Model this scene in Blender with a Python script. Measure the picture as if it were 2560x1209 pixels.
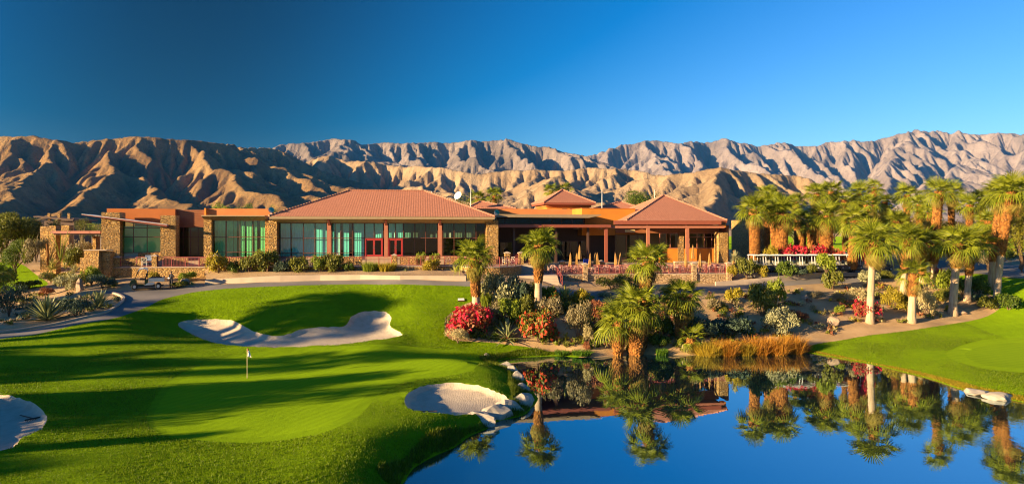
import bpy, bmesh, math, random
import numpy as np
from mathutils import Vector, Matrix, Euler, noise as mnoise
from mathutils.geometry import delaunay_2d_cdt

for _o in list(bpy.data.objects):
    bpy.data.objects.remove(_o)
SC = bpy.context.scene
COL = SC.collection
random.seed(7)

# ---------------------------------------------------------------- camera
F = 1707.0          # focal length in photo pixels (2560 wide)
H = 10.8            # camera height above the water
Y0 = 575.0          # horizon row of the photo
cam_d = bpy.data.cameras.new('camera')
cam = bpy.data.objects.new('camera', cam_d)
COL.objects.link(cam)
cam.location = (0, 0, H)
cam.rotation_euler = (math.radians(90), 0, 0)
cam_d.sensor_width = 36.0
cam_d.lens = 36.0 * F / 2560.0
cam_d.shift_y = -(604.5 - Y0) / 2560.0
cam_d.clip_start = 0.5
cam_d.clip_end = 60000
SC.camera = cam

# ---------------------------------------------------------------- sky, sun, exposure
SUN_AZ = math.radians(28.5)      # travel direction of the light, from +X towards +Y
SUN_EL = math.radians(11.5)
LDIR = Vector((math.cos(SUN_AZ) * math.cos(SUN_EL), math.sin(SUN_AZ) * math.cos(SUN_EL), -math.sin(SUN_EL)))
world = bpy.data.worlds.new('World')
SC.world = world
world.use_nodes = True
wn = world.node_tree
wn.nodes.clear()
w_out = wn.nodes.new('ShaderNodeOutputWorld')
w_bg = wn.nodes.new('ShaderNodeBackground')
w_sky = wn.nodes.new('ShaderNodeTexSky')
w_sky.sky_type = 'NISHITA'
w_sky.sun_disc = False
w_sky.sun_elevation = SUN_EL
w_sky.sun_rotation = math.atan2(-LDIR.x, -LDIR.y)
w_sky.altitude = 100
w_sky.air_density = 1.0
w_sky.dust_density = 0.2
w_sky.ozone_density = 4.0
w_hsv = wn.nodes.new('ShaderNodeHueSaturation')
w_hsv.inputs['Saturation'].default_value = 1.36
w_hsv.inputs['Hue'].default_value = 0.509
w_bg.inputs['Strength'].default_value = 0.066
# the lens filter: skylight is polarised at right angles to the sun and comes out darker there
w_tc = wn.nodes.new('ShaderNodeTexCoord')
w_dot = wn.nodes.new('ShaderNodeVectorMath'); w_dot.operation = 'DOT_PRODUCT'
w_dot.inputs[1].default_value = tuple(-LDIR)
wn.links.new(w_tc.outputs['Generated'], w_dot.inputs[0])
def _wm(op, a, b):
    n = wn.nodes.new('ShaderNodeMath'); n.operation = op
    for i, v in enumerate((a, b)):
        if isinstance(v, (int, float)): n.inputs[i].default_value = v
        else: wn.links.new(v, n.inputs[i])
    return n.outputs[0]
_sq = _wm('MULTIPLY', w_dot.outputs['Value'], w_dot.outputs['Value'])
_pol = _wm('DIVIDE', _wm('SUBTRACT', 1.0, _sq), _wm('ADD', 1.0, _sq))
_fac = _wm('SUBTRACT', 1.0, _wm('MULTIPLY', _wm('POWER', _pol, 3.0), 0.87))
w_mul = wn.nodes.new('ShaderNodeVectorMath'); w_mul.operation = 'SCALE'
wn.links.new(w_sky.outputs[0], w_mul.inputs[0]); wn.links.new(_fac, w_mul.inputs['Scale'])
wn.links.new(w_mul.outputs[0], w_hsv.inputs['Color'])
wn.links.new(_wm('ADD', 1.2, _wm('MULTIPLY', _wm('POWER', _pol, 2.0), 0.36)), w_hsv.inputs['Saturation'])
wn.links.new(w_hsv.outputs[0], w_bg.inputs['Color'])
wn.links.new(w_bg.outputs[0], w_out.inputs['Surface'])

sun_d = bpy.data.lights.new('sun', 'SUN')
sun_d.energy = 5.0
sun_d.angle = math.radians(0.5)
sun_d.color = (1.0, 0.71, 0.37)
sun = bpy.data.objects.new('sun', sun_d)
COL.objects.link(sun)
sun.rotation_euler = LDIR.to_track_quat('-Z', 'Y').to_euler()
sun.location = (-60, -40, 40)

SC.view_settings.view_transform = 'Standard'
SC.view_settings.look = 'None'
SC.view_settings.gamma = 1.0
SC.view_settings.exposure = 1.8
SC.view_settings.use_curve_mapping = False
SC.cycles.max_bounces = 8
SC.cycles.transparent_max_bounces = 12
SC.cycles.diffuse_bounces = 3
SC.cycles.glossy_bounces = 4
SC.cycles.transmission_bounces = 6
SC.cycles.use_adaptive_sampling = False
SC.cycles.filter_width = 1.15
SC.cycles.caustics_reflective = False
SC.cycles.caustics_refractive = False

# ---------------------------------------------------------------- photo pixel -> place helpers
def P(px, py, d):
    return Vector(((px - 1280.0) * d / F, d, H - (py - Y0) * d / F))
def G(px, py, z):
    return P(px, py, (H - z) * F / (py - Y0))
def PX(x, d):
    return x * F / d + 1280.0

def tag(o, label=None, cat=None, group=None, kind=None):
    if label: o['label'] = label
    if cat: o['category'] = cat
    if group: o['group'] = group
    if kind: o['kind'] = kind
    return o
def empty(name, loc, rz=0.0, label=None, cat=None, group=None, parent=None):
    o = bpy.data.objects.new(name, None)
    o.empty_display_size = 0.3
    COL.objects.link(o)
    o.location = loc
    o.rotation_euler = (0, 0, rz)
    if parent: o.parent = parent
    return tag(o, label, cat, group)
def link_mesh(name, me, parent=None, loc=None):
    o = bpy.data.objects.new(name, me)
    COL.objects.link(o)
    if parent: o.parent = parent
    if loc is not None: o.location = loc
    return o
def clone(o, parent=None):
    c = o.copy()
    COL.objects.link(c)
    if parent is not None: c.parent = parent
    for ch in o.children:
        clone(ch, c)
    return c

class MB:
    """collects geometry, then builds ONE mesh object"""
    def __init__(s):
        s.v = []; s.f = []; s.m = []; s.mats = []
        s.cur = 0
    def mat(s, m):
        if m not in s.mats: s.mats.append(m)
        s.cur = s.mats.index(m); return s
    def face(s, pts):
        n = len(s.v); s.v.extend([tuple(p) for p in pts])
        s.f.append(tuple(range(n, n + len(pts)))); s.m.append(s.cur); return s
    def quadmesh(s, vs, fs):
        n = len(s.v); s.v.extend([tuple(p) for p in vs])
        for f in fs:
            s.f.append(tuple(n + i for i in f)); s.m.append(s.cur)
        return s
    def box(s, x0, x1, y0, y1, z0, z1):
        vs = [(x0,y0,z0),(x1,y0,z0),(x1,y1,z0),(x0,y1,z0),(x0,y0,z1),(x1,y0,z1),(x1,y1,z1),(x0,y1,z1)]
        s.quadmesh(vs, [(3,2,1,0),(4,5,6,7),(0,1,5,4),(1,2,6,5),(2,3,7,6),(3,0,4,7)]); return s
    def prism(s, pts, z0, z1):
        n = len(pts)
        vs = [(p[0], p[1], z0) for p in pts] + [(p[0], p[1], z1) for p in pts]
        s.quadmesh(vs, [tuple(reversed(range(n))), tuple(range(n, 2*n))] + [(i, (i+1) % n, n+(i+1) % n, n+i) for i in range(n)]); return s
    def prism_xz(s, pts, y0, y1):
        n = len(pts)
        vs = [(p[0], y0, p[1]) for p in pts] + [(p[0], y1, p[1]) for p in pts]
        s.quadmesh(vs, [tuple(range(n)), tuple(reversed(range(n, 2*n)))] + [(i, n+i, n+(i+1) % n, (i+1) % n) for i in range(n)]); return s
    def prism_yz(s, pts, x0, x1):
        n = len(pts)
        vs = [(x0, p[0], p[1]) for p in pts] + [(x1, p[0], p[1]) for p in pts]
        s.quadmesh(vs, [tuple(reversed(range(n))), tuple(range(n, 2*n))] + [(i, (i+1) % n, n+(i+1) % n, n+i) for i in range(n)]); return s
    def tube(s, pts, radii, n=8, cap=True):
        pts = [Vector(p) for p in pts]
        rings = []
        for i, p in enumerate(pts):
            a = pts[max(i-1, 0)]; b = pts[min(i+1, len(pts)-1)]
            t = (b - a).normalized() if (b - a).length > 1e-9 else Vector((0,0,1))
            u = t.cross(Vector((0,0,1)))
            if u.length < 1e-3: u = t.cross(Vector((1,0,0)))
            u.normalize(); w = u.cross(t)
            r = radii[i] if hasattr(radii, '__len__') else radii
            rings.append([p + (u*math.cos(2*math.pi*k/n) + w*math.sin(2*math.pi*k/n))*r for k in range(n)])
        vs = [q for r_ in rings for q in r_]
        fs = []
        for i in range(len(pts)-1):
            for k in range(n):
                fs.append((i*n+k, i*n+(k+1) % n, (i+1)*n+(k+1) % n, (i+1)*n+k))
        if cap:
            fs.append(tuple(reversed(range(n)))); fs.append(tuple(range((len(pts)-1)*n, len(pts)*n)))
        s.quadmesh(vs, fs); return s
    def bar(s, a, b, w, h=None):
        a = Vector(a); b = Vector(b); h = h or w
        t = (b-a).normalized()
        u = t.cross(Vector((0,0,1)))
        if u.length < 1e-3: u = Vector((1,0,0))
        u.normalize(); q = u.cross(t)
        vs = []
        for p in (a, b):
            for su, sq in ((-1,-1),(1,-1),(1,1),(-1,1)):
                vs.append(p + u*su*w/2 + q*sq*h/2)
        s.quadmesh(vs, [(0,1,2,3),(7,6,5,4),(0,4,5,1),(1,5,6,2),(2,6,7,3),(3,7,4,0)]); return s
    def mesh(s, name, smooth=False):
        me = bpy.data.meshes.new(name)
        me.from_pydata(s.v, [], s.f)
        for m in s.mats: me.materials.append(m)
        if len(s.mats) > 1: me.polygons.foreach_set('material_index', s.m)
        if smooth: me.polygons.foreach_set('use_smooth', [True]*len(me.polygons))
        me.update(); return me
    def build(s, name, parent=None, mat=None, smooth=False, loc=None):
        if mat is not None and not s.mats: s.mats.append(mat)
        return link_mesh(name, s.mesh(name, smooth), parent, loc)
def fixnormals(me):
    bm = bmesh.new(); bm.from_mesh(me)
    bmesh.ops.recalc_face_normals(bm, faces=bm.faces[:])
    bm.to_mesh(me); bm.free()

# ---------------------------------------------------------------- materials
class NT:
    def __init__(s, name):
        s.m = bpy.data.materials.new(name); s.m.use_nodes = True
        s.t = s.m.node_tree; s.n = s.t.nodes; s.l = s.t.links
        s.b = s.n['Principled BSDF']; s.o = s.n['Material Output']
    def new(s, typ, **kw):
        n = s.n.new(typ)
        for k, v in kw.items():
            if k.startswith('i_'):
                n.inputs[int(k[2:]) if k[2:].isdigit() else k[2:]].default_value = v
            else: setattr(n, k, v)
        return n
    def link(s, a, b): s.l.new(a, b)
    def coord(s, which='Object', scale=(1,1,1), loc=(0,0,0)):
        tc = s.new('ShaderNodeTexCoord'); mp = s.new('ShaderNodeMapping')
        mp.inputs['Scale'].default_value = scale; mp.inputs['Location'].default_value = loc
        s.link(tc.outputs[which], mp.inputs[0]); return mp.outputs[0]
    def geo(s, scale=(1,1,1)):
        g = s.new('ShaderNodeNewGeometry'); mp = s.new('ShaderNodeMapping'); mp.inputs['Scale'].default_value = scale
        s.link(g.outputs['Position'], mp.inputs[0]); return mp.outputs[0]
    def noise(s, vec, scale, detail=4, rough=0.55, dist=0.0):
        n = s.new('ShaderNodeTexNoise'); n.inputs['Scale'].default_value = scale
        n.inputs['Detail'].default_value = detail; n.inputs['Roughness'].default_value = rough
        n.inputs['Distortion'].default_value = dist
        if vec is not None: s.link(vec, n.inputs['Vector'])
        return n.outputs['Fac']
    def ramp(s, fac, stops):
        r = s.new('ShaderNodeValToRGB'); e = r.color_ramp.elements
        while len(e) > 1: e.remove(e[0])
        e[0].position = stops[0][0]; e[0].color = (*stops[0][1], 1)
        for p, c in stops[1:]:
            x = e.new(p); x.color = (*c, 1)
        s.link(fac, r.inputs[0]); return r.outputs[0]
    def mix(s, fac, a, b, mode='MIX'):
        n = s.new('ShaderNodeMix', data_type='RGBA', blend_type=mode)
        for sock, v in ((n.inputs[0], fac), (n.inputs[6], a), (n.inputs[7], b)):
            if hasattr(v, 'default_value') or hasattr(v, 'is_output'): s.link(v, sock)
            elif isinstance(v, (int, float)): sock.default_value = v
            else: sock.default_value = (*v, 1)
        return n.outputs[2]
    def math(s, op, a, b=0.0):
        n = s.new('ShaderNodeMath', operation=op)
        for sock, v in ((n.inputs[0], a), (n.inputs[1], b)):
            if isinstance(v, (int, float)): sock.default_value = v
            else: s.link(v, sock)
        return n.outputs[0]
    def bump(s, h, strength=0.4, dist=0.05):
        b = s.new('ShaderNodeBump'); b.inputs['Strength'].default_value = strength; b.inputs['Distance'].default_value = dist
        s.link(h, b.inputs['Height']); s.link(b.outputs[0], s.b.inputs['Normal']); return b
    def col(s, c):
        if isinstance(c, tuple): s.b.inputs['Base Color'].default_value = (*c, 1)
        else: s.link(c, s.b.inputs['Base Color'])
    def rough(s, r): s.b.inputs['Roughness'].default_value = r
    def rand(s):
        return s.new('ShaderNodeObjectInfo').outputs['Random']

def plain(name, c, rough=0.6, metal=0.0, var=0.12, scale=3.0, bump=0.0):
    t = NT(name)
    n = t.noise(t.coord('Object'), scale, 5)
    t.col(t.ramp(n, [(0.25, tuple(x*(1-var) for x in c)), (0.75, tuple(min(1, x*(1+var)) for x in c))]))
    t.rough(rough); t.b.inputs['Metallic'].default_value = metal
    if bump: t.bump(n, bump, 0.02)
    return t.m

def leafmat(name, c1, c2, trans=0.35, spread=0.5, rough=0.5):
    """foliage: colour differs leaf by leaf (island random) and plant by plant"""
    t = NT(name)
    g = t.new('ShaderNodeNewGeometry')
    isl = g.outputs['Random Per Island']
    mixf = t.math('ADD', t.math('MULTIPLY', isl, 1.0 - spread*0.4), t.math('MULTIPLY', t.rand(), spread*0.4))
    c = t.mix(mixf, c1, c2)
    t.col(c); t.rough(rough)
    t.b.inputs['Specular IOR Level'].default_value = 0.25
    tr = t.new('ShaderNodeBsdfTranslucent')
    tc = t.mix(1.0, c, (1.0, 1.0, 0.55), 'MULTIPLY')
    t.link(tc, tr.inputs['Color'])
    mx = t.new('ShaderNodeMixShader'); mx.inputs[0].default_value = trans
    t.link(t.b.outputs[0], mx.inputs[1]); t.link(tr.outputs[0], mx.inputs[2]); t.link(mx.outputs[0], t.o.inputs['Surface'])
    return t.m

M = {}
def turf(name, c_dark, c_light, stripe=None, bumps=0.6, bscale=14.0):
    t = NT(name)
    p = t.geo()
    big = t.noise(p, 0.12, 4); mid = t.noise(p, 1.3, 5, 0.65); fine = t.noise(p, 22.0, 3, 0.7)
    f = t.math('ADD', t.math('MULTIPLY', big, 0.45), t.math('ADD', t.math('MULTIPLY', mid, 0.35), t.math('MULTIPLY', fine, 0.35)))
    c = t.ramp(f, [(0.38, c_dark), (0.74, c_light)])
    if stripe:
        w = t.new('ShaderNodeTexWave', wave_type='BANDS', bands_direction='X')
        mp = t.geo((1, 1, 1)); 
        rot = t.new('ShaderNodeVectorRotate', rotation_type='Z_AXIS'); rot.inputs['Angle'].default_value = stripe[0]
        t.link(mp, rot.inputs['Vector']); t.link(rot.outputs[0], w.inputs['Vector'])
        w.inputs['Scale'].default_value = stripe[1]; w.inputs['Distortion'].default_value = 0.6
        w.inputs['Detail'].default_value = 1.0
        c = t.mix(t.math('MULTIPLY', w.outputs['Fac'], stripe[2]), c, tuple(x*1.35 for x in c_light))
    t.col(c); t.rough(0.85)
    t.b.inputs['Specular IOR Level'].default_value = 0.02
    t.b.inputs['Sheen Weight'].default_value = 0.2
    t.b.inputs['Sheen Roughness'].default_value = 0.5
    t.b.inputs['Sheen Tint'].default_value = (0.50, 0.85, 0.03, 1)
    hh = t.math('ADD', t.noise(p, bscale, 4, 0.7), t.math('MULTIPLY', t.noise(p, 2.2, 3, 0.6), 1.5))
    t.bump(hh, bumps, 0.07)
    return t.m
M['turf'] = turf('rough_turf', (0.068, 0.135, 0.0012), (0.20, 0.315, 0.003), None, 0.85)
M['green'] = turf('short_turf', (0.122, 0.205, 0.0015), (0.178, 0.28, 0.003), (0.4, 0.55, 0.25), 0.35, 30.0)
M['collar'] = turf('collar_turf', (0.088, 0.158, 0.0012), (0.158, 0.255, 0.003), (0.4, 0.4, 0.2), 0.5, 20.0)

M['green2'] = turf('right_green_turf', (0.060, 0.105, 0.0012), (0.11, 0.165, 0.003), (1.2, 0.5, 0.2), 0.4, 26.0)
M['collar2'] = turf('right_collar_turf', (0.070, 0.122, 0.0012), (0.15, 0.225, 0.003), (1.2, 0.4, 0.15), 0.5, 20.0)
def m_sand():
    t = NT('bunker_sand'); p = t.geo()
    t.col(t.ramp(t.noise(p, 2.0, 6), [(0.3, (0.46, 0.37, 0.265)), (0.7, (0.57, 0.47, 0.345))])); t.rough(0.95)
    w = t.new('ShaderNodeTexWave', wave_type='BANDS'); w.inputs['Scale'].default_value = 2.2
    w.inputs['Distortion'].default_value = 7.0; w.inputs['Detail'].default_value = 2; t.link(p, w.inputs['Vector'])
    t.bump(t.math('ADD', t.noise(p, 7.0, 5, 0.7), t.math('MULTIPLY', w.outputs['Fac'], 0.12)), 0.6, 0.06)
    return t.m
M['sand'] = m_sand()
def m_desert():
    t = NT('desert_ground'); p = t.geo()
    a = t.noise(p, 0.35, 5, 0.6); b = t.noise(p, 9.0, 5, 0.7)
    c = t.ramp(a, [(0.3, (0.40, 0.25, 0.115)), (0.5, (0.55, 0.36, 0.17)), (0.7, (0.62, 0.44, 0.235))])
    c = t.mix(t.math('MULTIPLY', b, 0.5), c, (0.25, 0.16, 0.085))
    v = t.new('ShaderNodeTexVoronoi'); v.inputs['Scale'].default_value = 4.0; t.link(p, v.inputs['Vector'])
    c = t.mix(t.math('LESS_THAN', v.outputs['Distance'], 0.13), c, (0.45, 0.38, 0.30))
    t.col(c); t.rough(0.95)
    t.bump(t.math('ADD', b, t.math('MULTIPLY', a, 2.0)), 0.5, 0.10)
    return t.m
M['desert'] = m_desert()
def m_path():
    t = NT('path_surface'); p = t.geo()
    a = t.noise(p, 0.25, 4); b = t.noise(p, 30.0, 3, 0.7)
    t.col(t.mix(t.math('MULTIPLY', b, 0.5), t.ramp(a, [(0.35, (0.17, 0.155, 0.145)), (0.65, (0.27, 0.24, 0.215))]), (0.12, 0.11, 0.10)))
    t.rough(0.8); t.bump(b, 0.3, 0.01); return t.m
M['path'] = m_path()
def m_water():
    t = NT('pond_water'); p = t.geo((1, 0.55, 1))
    t.col((0.004, 0.014, 0.022)); t.rough(0.0)
    t.b.inputs['IOR'].default_value = 1.33
    gl = t.new('ShaderNodeBsdfGlossy'); gl.inputs['Roughness'].default_value = 0.008
    gl.inputs['Color'].default_value = (0.80, 0.95, 1.0, 1)
    # patches of faint ripple on otherwise still water
    amp = t.ramp(t.noise(t.geo((0.05, 0.09, 1)), 1.0, 3), [(0.42, (0.10,)*3), (0.66, (1.0,)*3)])
    h = t.math('MULTIPLY', t.noise(p, 2.6, 3, 0.5), amp)
    b = t.bump(h, 0.10, 0.035); t.link(b.outputs[0], gl.inputs['Normal'])
    fr = t.new('ShaderNodeFresnel'); fr.inputs['IOR'].default_value = 7.0
    t.link(b.outputs[0], fr.inputs['Normal'])
    mx = t.new('ShaderNodeMixShader'); t.link(fr.outputs[0], mx.inputs[0])
    t.link(t.b.outputs[0], mx.inputs[1]); t.link(gl.outputs[0], mx.inputs[2]); t.link(mx.outputs[0], t.o.inputs['Surface'])
    return t.m
M['water'] = m_water()
def m_mountain(name, base, light, dark, scale, green=0.0):
    t = NT(name); p = t.geo()
    a = t.noise(p, 1.0*scale, 6, 0.65); b = t.noise(p, 9.0*scale, 6, 0.7)
    c = t.ramp(a, [(0.3, dark), (0.5, base), (0.72, light)])
    c = t.mix(t.math('MULTIPLY', t.math('GREATER_THAN', b, 0.57), 0.45), c, dark)
    if green:
        g = t.noise(p, 40.0*scale, 3, 0.8)
        c = t.mix(t.math('MULTIPLY', t.math('GREATER_THAN', g, 0.56), green), c, (0.10, 0.10, 0.06))
    t.col(c); t.rough(1.0); t.b.inputs['Specular IOR Level'].default_value = 0.0
    t.bump(t.math('ADD', b, t.math('MULTIPLY', t.noise(p, 30*scale, 4, 0.7), 0.5)), 0.8, 0.05/scale)
    return t.m
# ================================================================ ground heights
_cp = []
def cp(*rows):
    for px, py, z in rows:
        v = G(px, py, z); _cp.append((v.x, v.y, z))
SHORE_PX = [(985,1209),(1060,1160),(1120,1118),(1165,1092),(1210,1072),(1260,1060),(1300,1042),(1313,1015),(1303,975),(1292,940),(1272,920),
            (1240,903),(1300,891),(1400,886),(1485,883),(1560,884),(1640,885),(1740,886),(1800,887),(1880,884),(1950,882),(2012,879),(2060,888),
            (2150,903),(2250,928),(2350,953),(2430,977),(2500,993),(2560,1006)]
cp(*[(x, y, 0.0) for x, y in SHORE_PX])
cp((618,943,1.1),(385,1060,1.1),(500,1085,1.05),(700,1090,1.0),(870,1030,.95),(1000,950,1.0),(1165,905,1.0),(1000,872,1.15),(700,886,1.2),(560,908,1.25),(430,965,1.2),
   (800,980,1.05),(1120,925,1.0),
   (1010,990,.95),(1050,960,1.0),(1180,955,.95),(1255,975,.85),(1040,1028,.9),(1120,1040,.75),(1180,1030,.7),(1270,985,.8),(1285,960,.7),(1250,925,.8),
   (940,1130,1.08),(800,1150,1.1),(1100,1075,.9),(980,1060,1.08),(1150,1058,.75),(760,1209,1.1),(880,1209,1.0),(1010,1130,.98),(1090,1165,-.5),(1025,1209,-.5),(1160,1118,-.5),(1250,1078,-.5),(950,1150,.95),(1030,1098,.9),(1010,1205,-.25),(1045,1185,-.35),
   (0,1209,1.3),(300,1209,1.2),(600,1209,1.1),(0,1140,1.35),(200,1100,1.25),(118,1045,1.35),(60,1000,1.5),(0,985,1.6),(200,960,1.45),(0,905,2.0),(200,885,1.8),(350,905,1.6),
   (0,838,2.8),(100,822,3.0),(200,795,3.5),(300,756,4.2),(350,738,4.6),(430,722,4.92),(600,712,5.25),(900,705,5.5),(1200,709,5.4),(1420,718,4.8),(1290,712,5.2),
   (450,740,4.5),(450,760,4.0),(450,780,3.4),(450,800,2.8),(445,815,2.3),(450,860,1.9),(450,905,1.45),
   (300,800,3.4),(300,850,2.3),(150,850,2.5),
   (800,707,5.42),(1000,708,5.5),(1000,722,5.0),(1000,742,4.35),(800,722,5.0),(800,750,4.2),(800,785,3.25),(1100,722,5.0),(560,745,4.4),(560,780,3.3),(700,722,5.0),(700,750,4.2),(700,790,3.15),(700,832,2.1),(700,868,1.5),(580,808,2.5),(560,850,1.75),
   (860,780,3.3),(940,778,3.2),(990,838,1.8),(960,862,1.5),(860,826,2.1),
   (900,740,4.4),(900,712,5.3),(1100,740,4.35),(1100,800,2.7),(1060,850,1.35),(1180,724,4.9),(1190,790,2.75),(1190,852,1.0),
   (1345,790,2.8),(1230,862,.85),(1330,868,.6),(1450,852,1.1),(1500,865,.7),(1400,830,1.6),(1480,765,3.2),(1420,728,4.6),(1560,735,4.2),(1700,730,4.3),(1650,800,2.2),(1700,850,.95),(1560,800,2.2),(1560,852,.9),
   (1850,762,3.2),(1850,822,1.3),(1950,715,4.5),(1950,790,2.2),(2050,832,1.0),(2080,802,1.85),(2175,806,1.64),(2280,798,1.85),(2380,782,2.15),(2495,750,3.2),(1900,860,.5),(2020,860,.45),
   (2100,851,.6),(2250,842,.9),(2400,818,1.4),(2500,782,2.2),(2560,722,4.3),(2560,692,5.2),(2560,762,3.0),(2560,850,.9),(2560,930,.5),(2400,900,.6),(2250,882,.5),(2450,960,.35),(2140,880,.4),
   (2100,702,4.8),(2200,687,5.2),(2400,668,5.5),(2300,720,4.2),(2450,700,4.7),
   (200,705,5.1),(260,702,5.5),(100,742,4.2),(50,792,3.4),(120,705,5.1),(20,722,4.6),(50,662,6.4),(150,652,6.7),(0,690,5.4))
_cp += [(-60,18,2.2),(-62,40,3.0),(-75,70,4.8),(-60,0,1.6),(-30,5,1.3),(-14,12,1.1),(-90,40,3.4),(-90,0,2.0),(-8,22,.7),
        (8,20,-1.4),(25,20,-1.4),(42,22,-1.3),(10,40,-1.4),(20,48,-1.4),(16,55,-1.0),(28,38,-1.3),(2,35,-1.2),(6,48,-1.0),(5,0,-1.4),(30,0,-1.4),(60,0,-1.2),(0,-25,-1.2),(40,-25,-1.2),
        (58,34,.4),(70,45,1.2),(75,70,3.8),(85,95,6.3),(-80,105,7.0),(-50,100,7.0),(0,100,7.0),(40,105,7.0),(-20,112,7.0),(20,112,7.0),(70,112,7.0),(0,88,6.3),(-25,88,6.3),(-40,84,6.3),(-20,80,6.1),(-8,80,6.1),(-34,79,6.0),
        (20,86,5.1),(10,86,5.2),(15,80,4.7),(24,80,4.6),(6,78,5.0),(28,92,5.6),(32,82,5.6),(38,82.5,5.7),(46,84,5.65),(24,90,5.3)]
_cp = np.array(_cp)
_cx = _cp[:, :2] / 20.0
def _phi(r2):
    return np.where(r2 > 1e-12, 0.5 * r2 * np.log(np.maximum(r2, 1e-12)), 0.0)
_n = len(_cp)
_A = np.zeros((_n+3, _n+3))
_d2 = ((_cx[:, None, :] - _cx[None, :, :])**2).sum(-1)
_A[:_n, :_n] = _phi(_d2) + np.eye(_n) * 0.006
_A[:_n, _n] = 1; _A[:_n, _n+1:] = _cx
_A[_n, :_n] = 1; _A[_n+1:, :_n] = _cx.T
_w = np.linalg.solve(_A, np.concatenate([_cp[:, 2], np.zeros(3)]))
def plainz(y):
    return np.interp(y, [110, 130, 160, 260, 400, 1500, 40000], [7.0, 7.2, 7.7, 8.7, 9.2, 9.6, 9.6])
def h0(x, y):
    x = np.atleast_1d(np.asarray(x, float)); y = np.atleast_1d(np.asarray(y, float))
    out = np.empty_like(x)
    for i in range(0, len(x), 8000):
        q = np.stack([np.clip(x[i:i+8000], -95, 95), np.clip(y[i:i+8000], -30, 114)], 1) / 20.0
        d2 = ((q[:, None, :] - _cx[None])**2).sum(-1)
        out[i:i+8000] = _phi(d2) @ _w[:_n] + _w[_n] + q @ _w[_n+1:]
    t = np.clip((y - 98) / 16.0, 0, 1); t = t*t*(3-2*t)
    return out*(1-t) + plainz(y)*t
_ds = np.concatenate([np.arange(18, 130, 0.1), np.arange(130, 400, 1.0)])
def hit(px, py):
    """first place where the line of sight of a photo pixel meets the bare ground"""
    zr = H - (py - Y0) * _ds / F
    hh = h0((px - 1280.0) * _ds / F, _ds)
    k = np.argmax(hh >= zr)
    if k == 0: k = 1
    a = zr[k-1] - hh[k-1]; b = hh[k] - zr[k]
    d = _ds[k-1] + (_ds[k] - _ds[k-1]) * (a / (a + b) if a + b > 1e-9 else 0)
    return P(px, py, d)
def gz(x, y): return float(hfin(np.array([x]), np.array([y]))[0])

def smooth_loop(pts, n=6, closed=True):
    out = []; m = len(pts)
    rng = range(m) if closed else range(m-1)
    for i in rng:
        p0 = pts[(i-1) % m] if closed or i > 0 else pts[0]
        p1 = pts[i]; p2 = pts[(i+1) % m]; p3 = pts[(i+2) % m] if closed or i+2 < m else pts[-1]
        for k in range(n):
            t = k/n
            out.append(tuple(0.5*((2*p1[j]) + (-p0[j]+p2[j])*t + (2*p0[j]-5*p1[j]+4*p2[j]-p3[j])*t*t + (-p0[j]+3*p1[j]-3*p2[j]+p3[j])*t**3) for j in range(2)))
    if not closed: out.append(tuple(pts[-1][:2]))
    return out
def loop_from_px(pts, n=5):
    w = [tuple(hit(x, y)[:2]) for x, y in pts]
    return smooth_loop(w, n)
def inside(poly, x, y):
    poly = np.asarray(poly); res = np.zeros(len(x), bool)
    j = len(poly)-1
    for i in range(len(poly)):
        xi, yi = poly[i]; xj, yj = poly[j]
        c = ((yi > y) != (yj > y)) & (x < (xj-xi)*(y-yi)/((yj-yi) if yj != yi else 1e-12) + xi)
        res ^= c; j = i
    return res
def dist_poly(poly, x, y):
    poly = np.asarray(poly); best = np.full(len(x), 1e9)
    for i in range(len(poly)):
        a = poly[i-1]; b = poly[i]; ab = b-a; L = max((ab**2).sum(), 1e-12)
        t = np.clip(((x-a[0])*ab[0]+(y-a[1])*ab[1])/L, 0, 1)
        best = np.minimum(best, (x-a[0]-t*ab[0])**2+(y-a[1]-t*ab[1])**2)
    return np.sqrt(best)

GREEN = loop_from_px([(384,1050),(400,1005),(440,958),(520,918),(620,893),(760,880),(900,871),(1030,874),(1120,885),(1163,900),(1160,916),(1090,930),(1000,943),(940,965),(905,1000),(860,1040),(800,1068),(700,1086),(600,1092),(500,1086),(420,1074)])
COLLAR = loop_from_px([(368,1052),(385,1000),(425,950),(510,908),(615,883),(760,870),(905,863),(1040,866),(1140,878),(1195,897),(1185,922),(1110,940),(1030,952),(965,972),(930,1005),(885,1048),(810,1080),(700,1100),(600,1106),(490,1100),(405,1084)])
BUNK = [loop_from_px([(445,812),(480,800),(540,797),(585,803),(620,822),(660,836),(710,837),(760,822),(820,818),(862,815),(882,790),(920,778),(960,780),(978,795),(975,815),(1000,830),(1002,840),(940,850),(860,860),(780,865),(700,869),(620,867),(540,858),(490,840)]),
        loop_from_px([(1012,998),(1034,974),(1080,961),(1140,959),(1195,965),(1235,978),(1262,990),(1272,1005),(1245,1018),(1215,1030),(1170,1037),(1110,1035),(1060,1030),(1020,1020)]),
        loop_from_px([(-90,1000),(-20,986),(30,990),(75,1003),(108,1028),(118,1048),(100,1075),(60,1092),(38,1115),(0,1130),(-70,1135),(-120,1080)])]
GREEN2 = loop_from_px([(2412,885),(2440,868),(2500,858),(2580,858),(2680,880),(2690,905),(2600,918),(2500,916),(2440,905)])
COLLAR2 = loop_from_px([(2365,888),(2395,864),(2470,848),(2580,846),(2730,875),(2740,915),(2620,932),(2500,926),(2420,912)])
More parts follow.
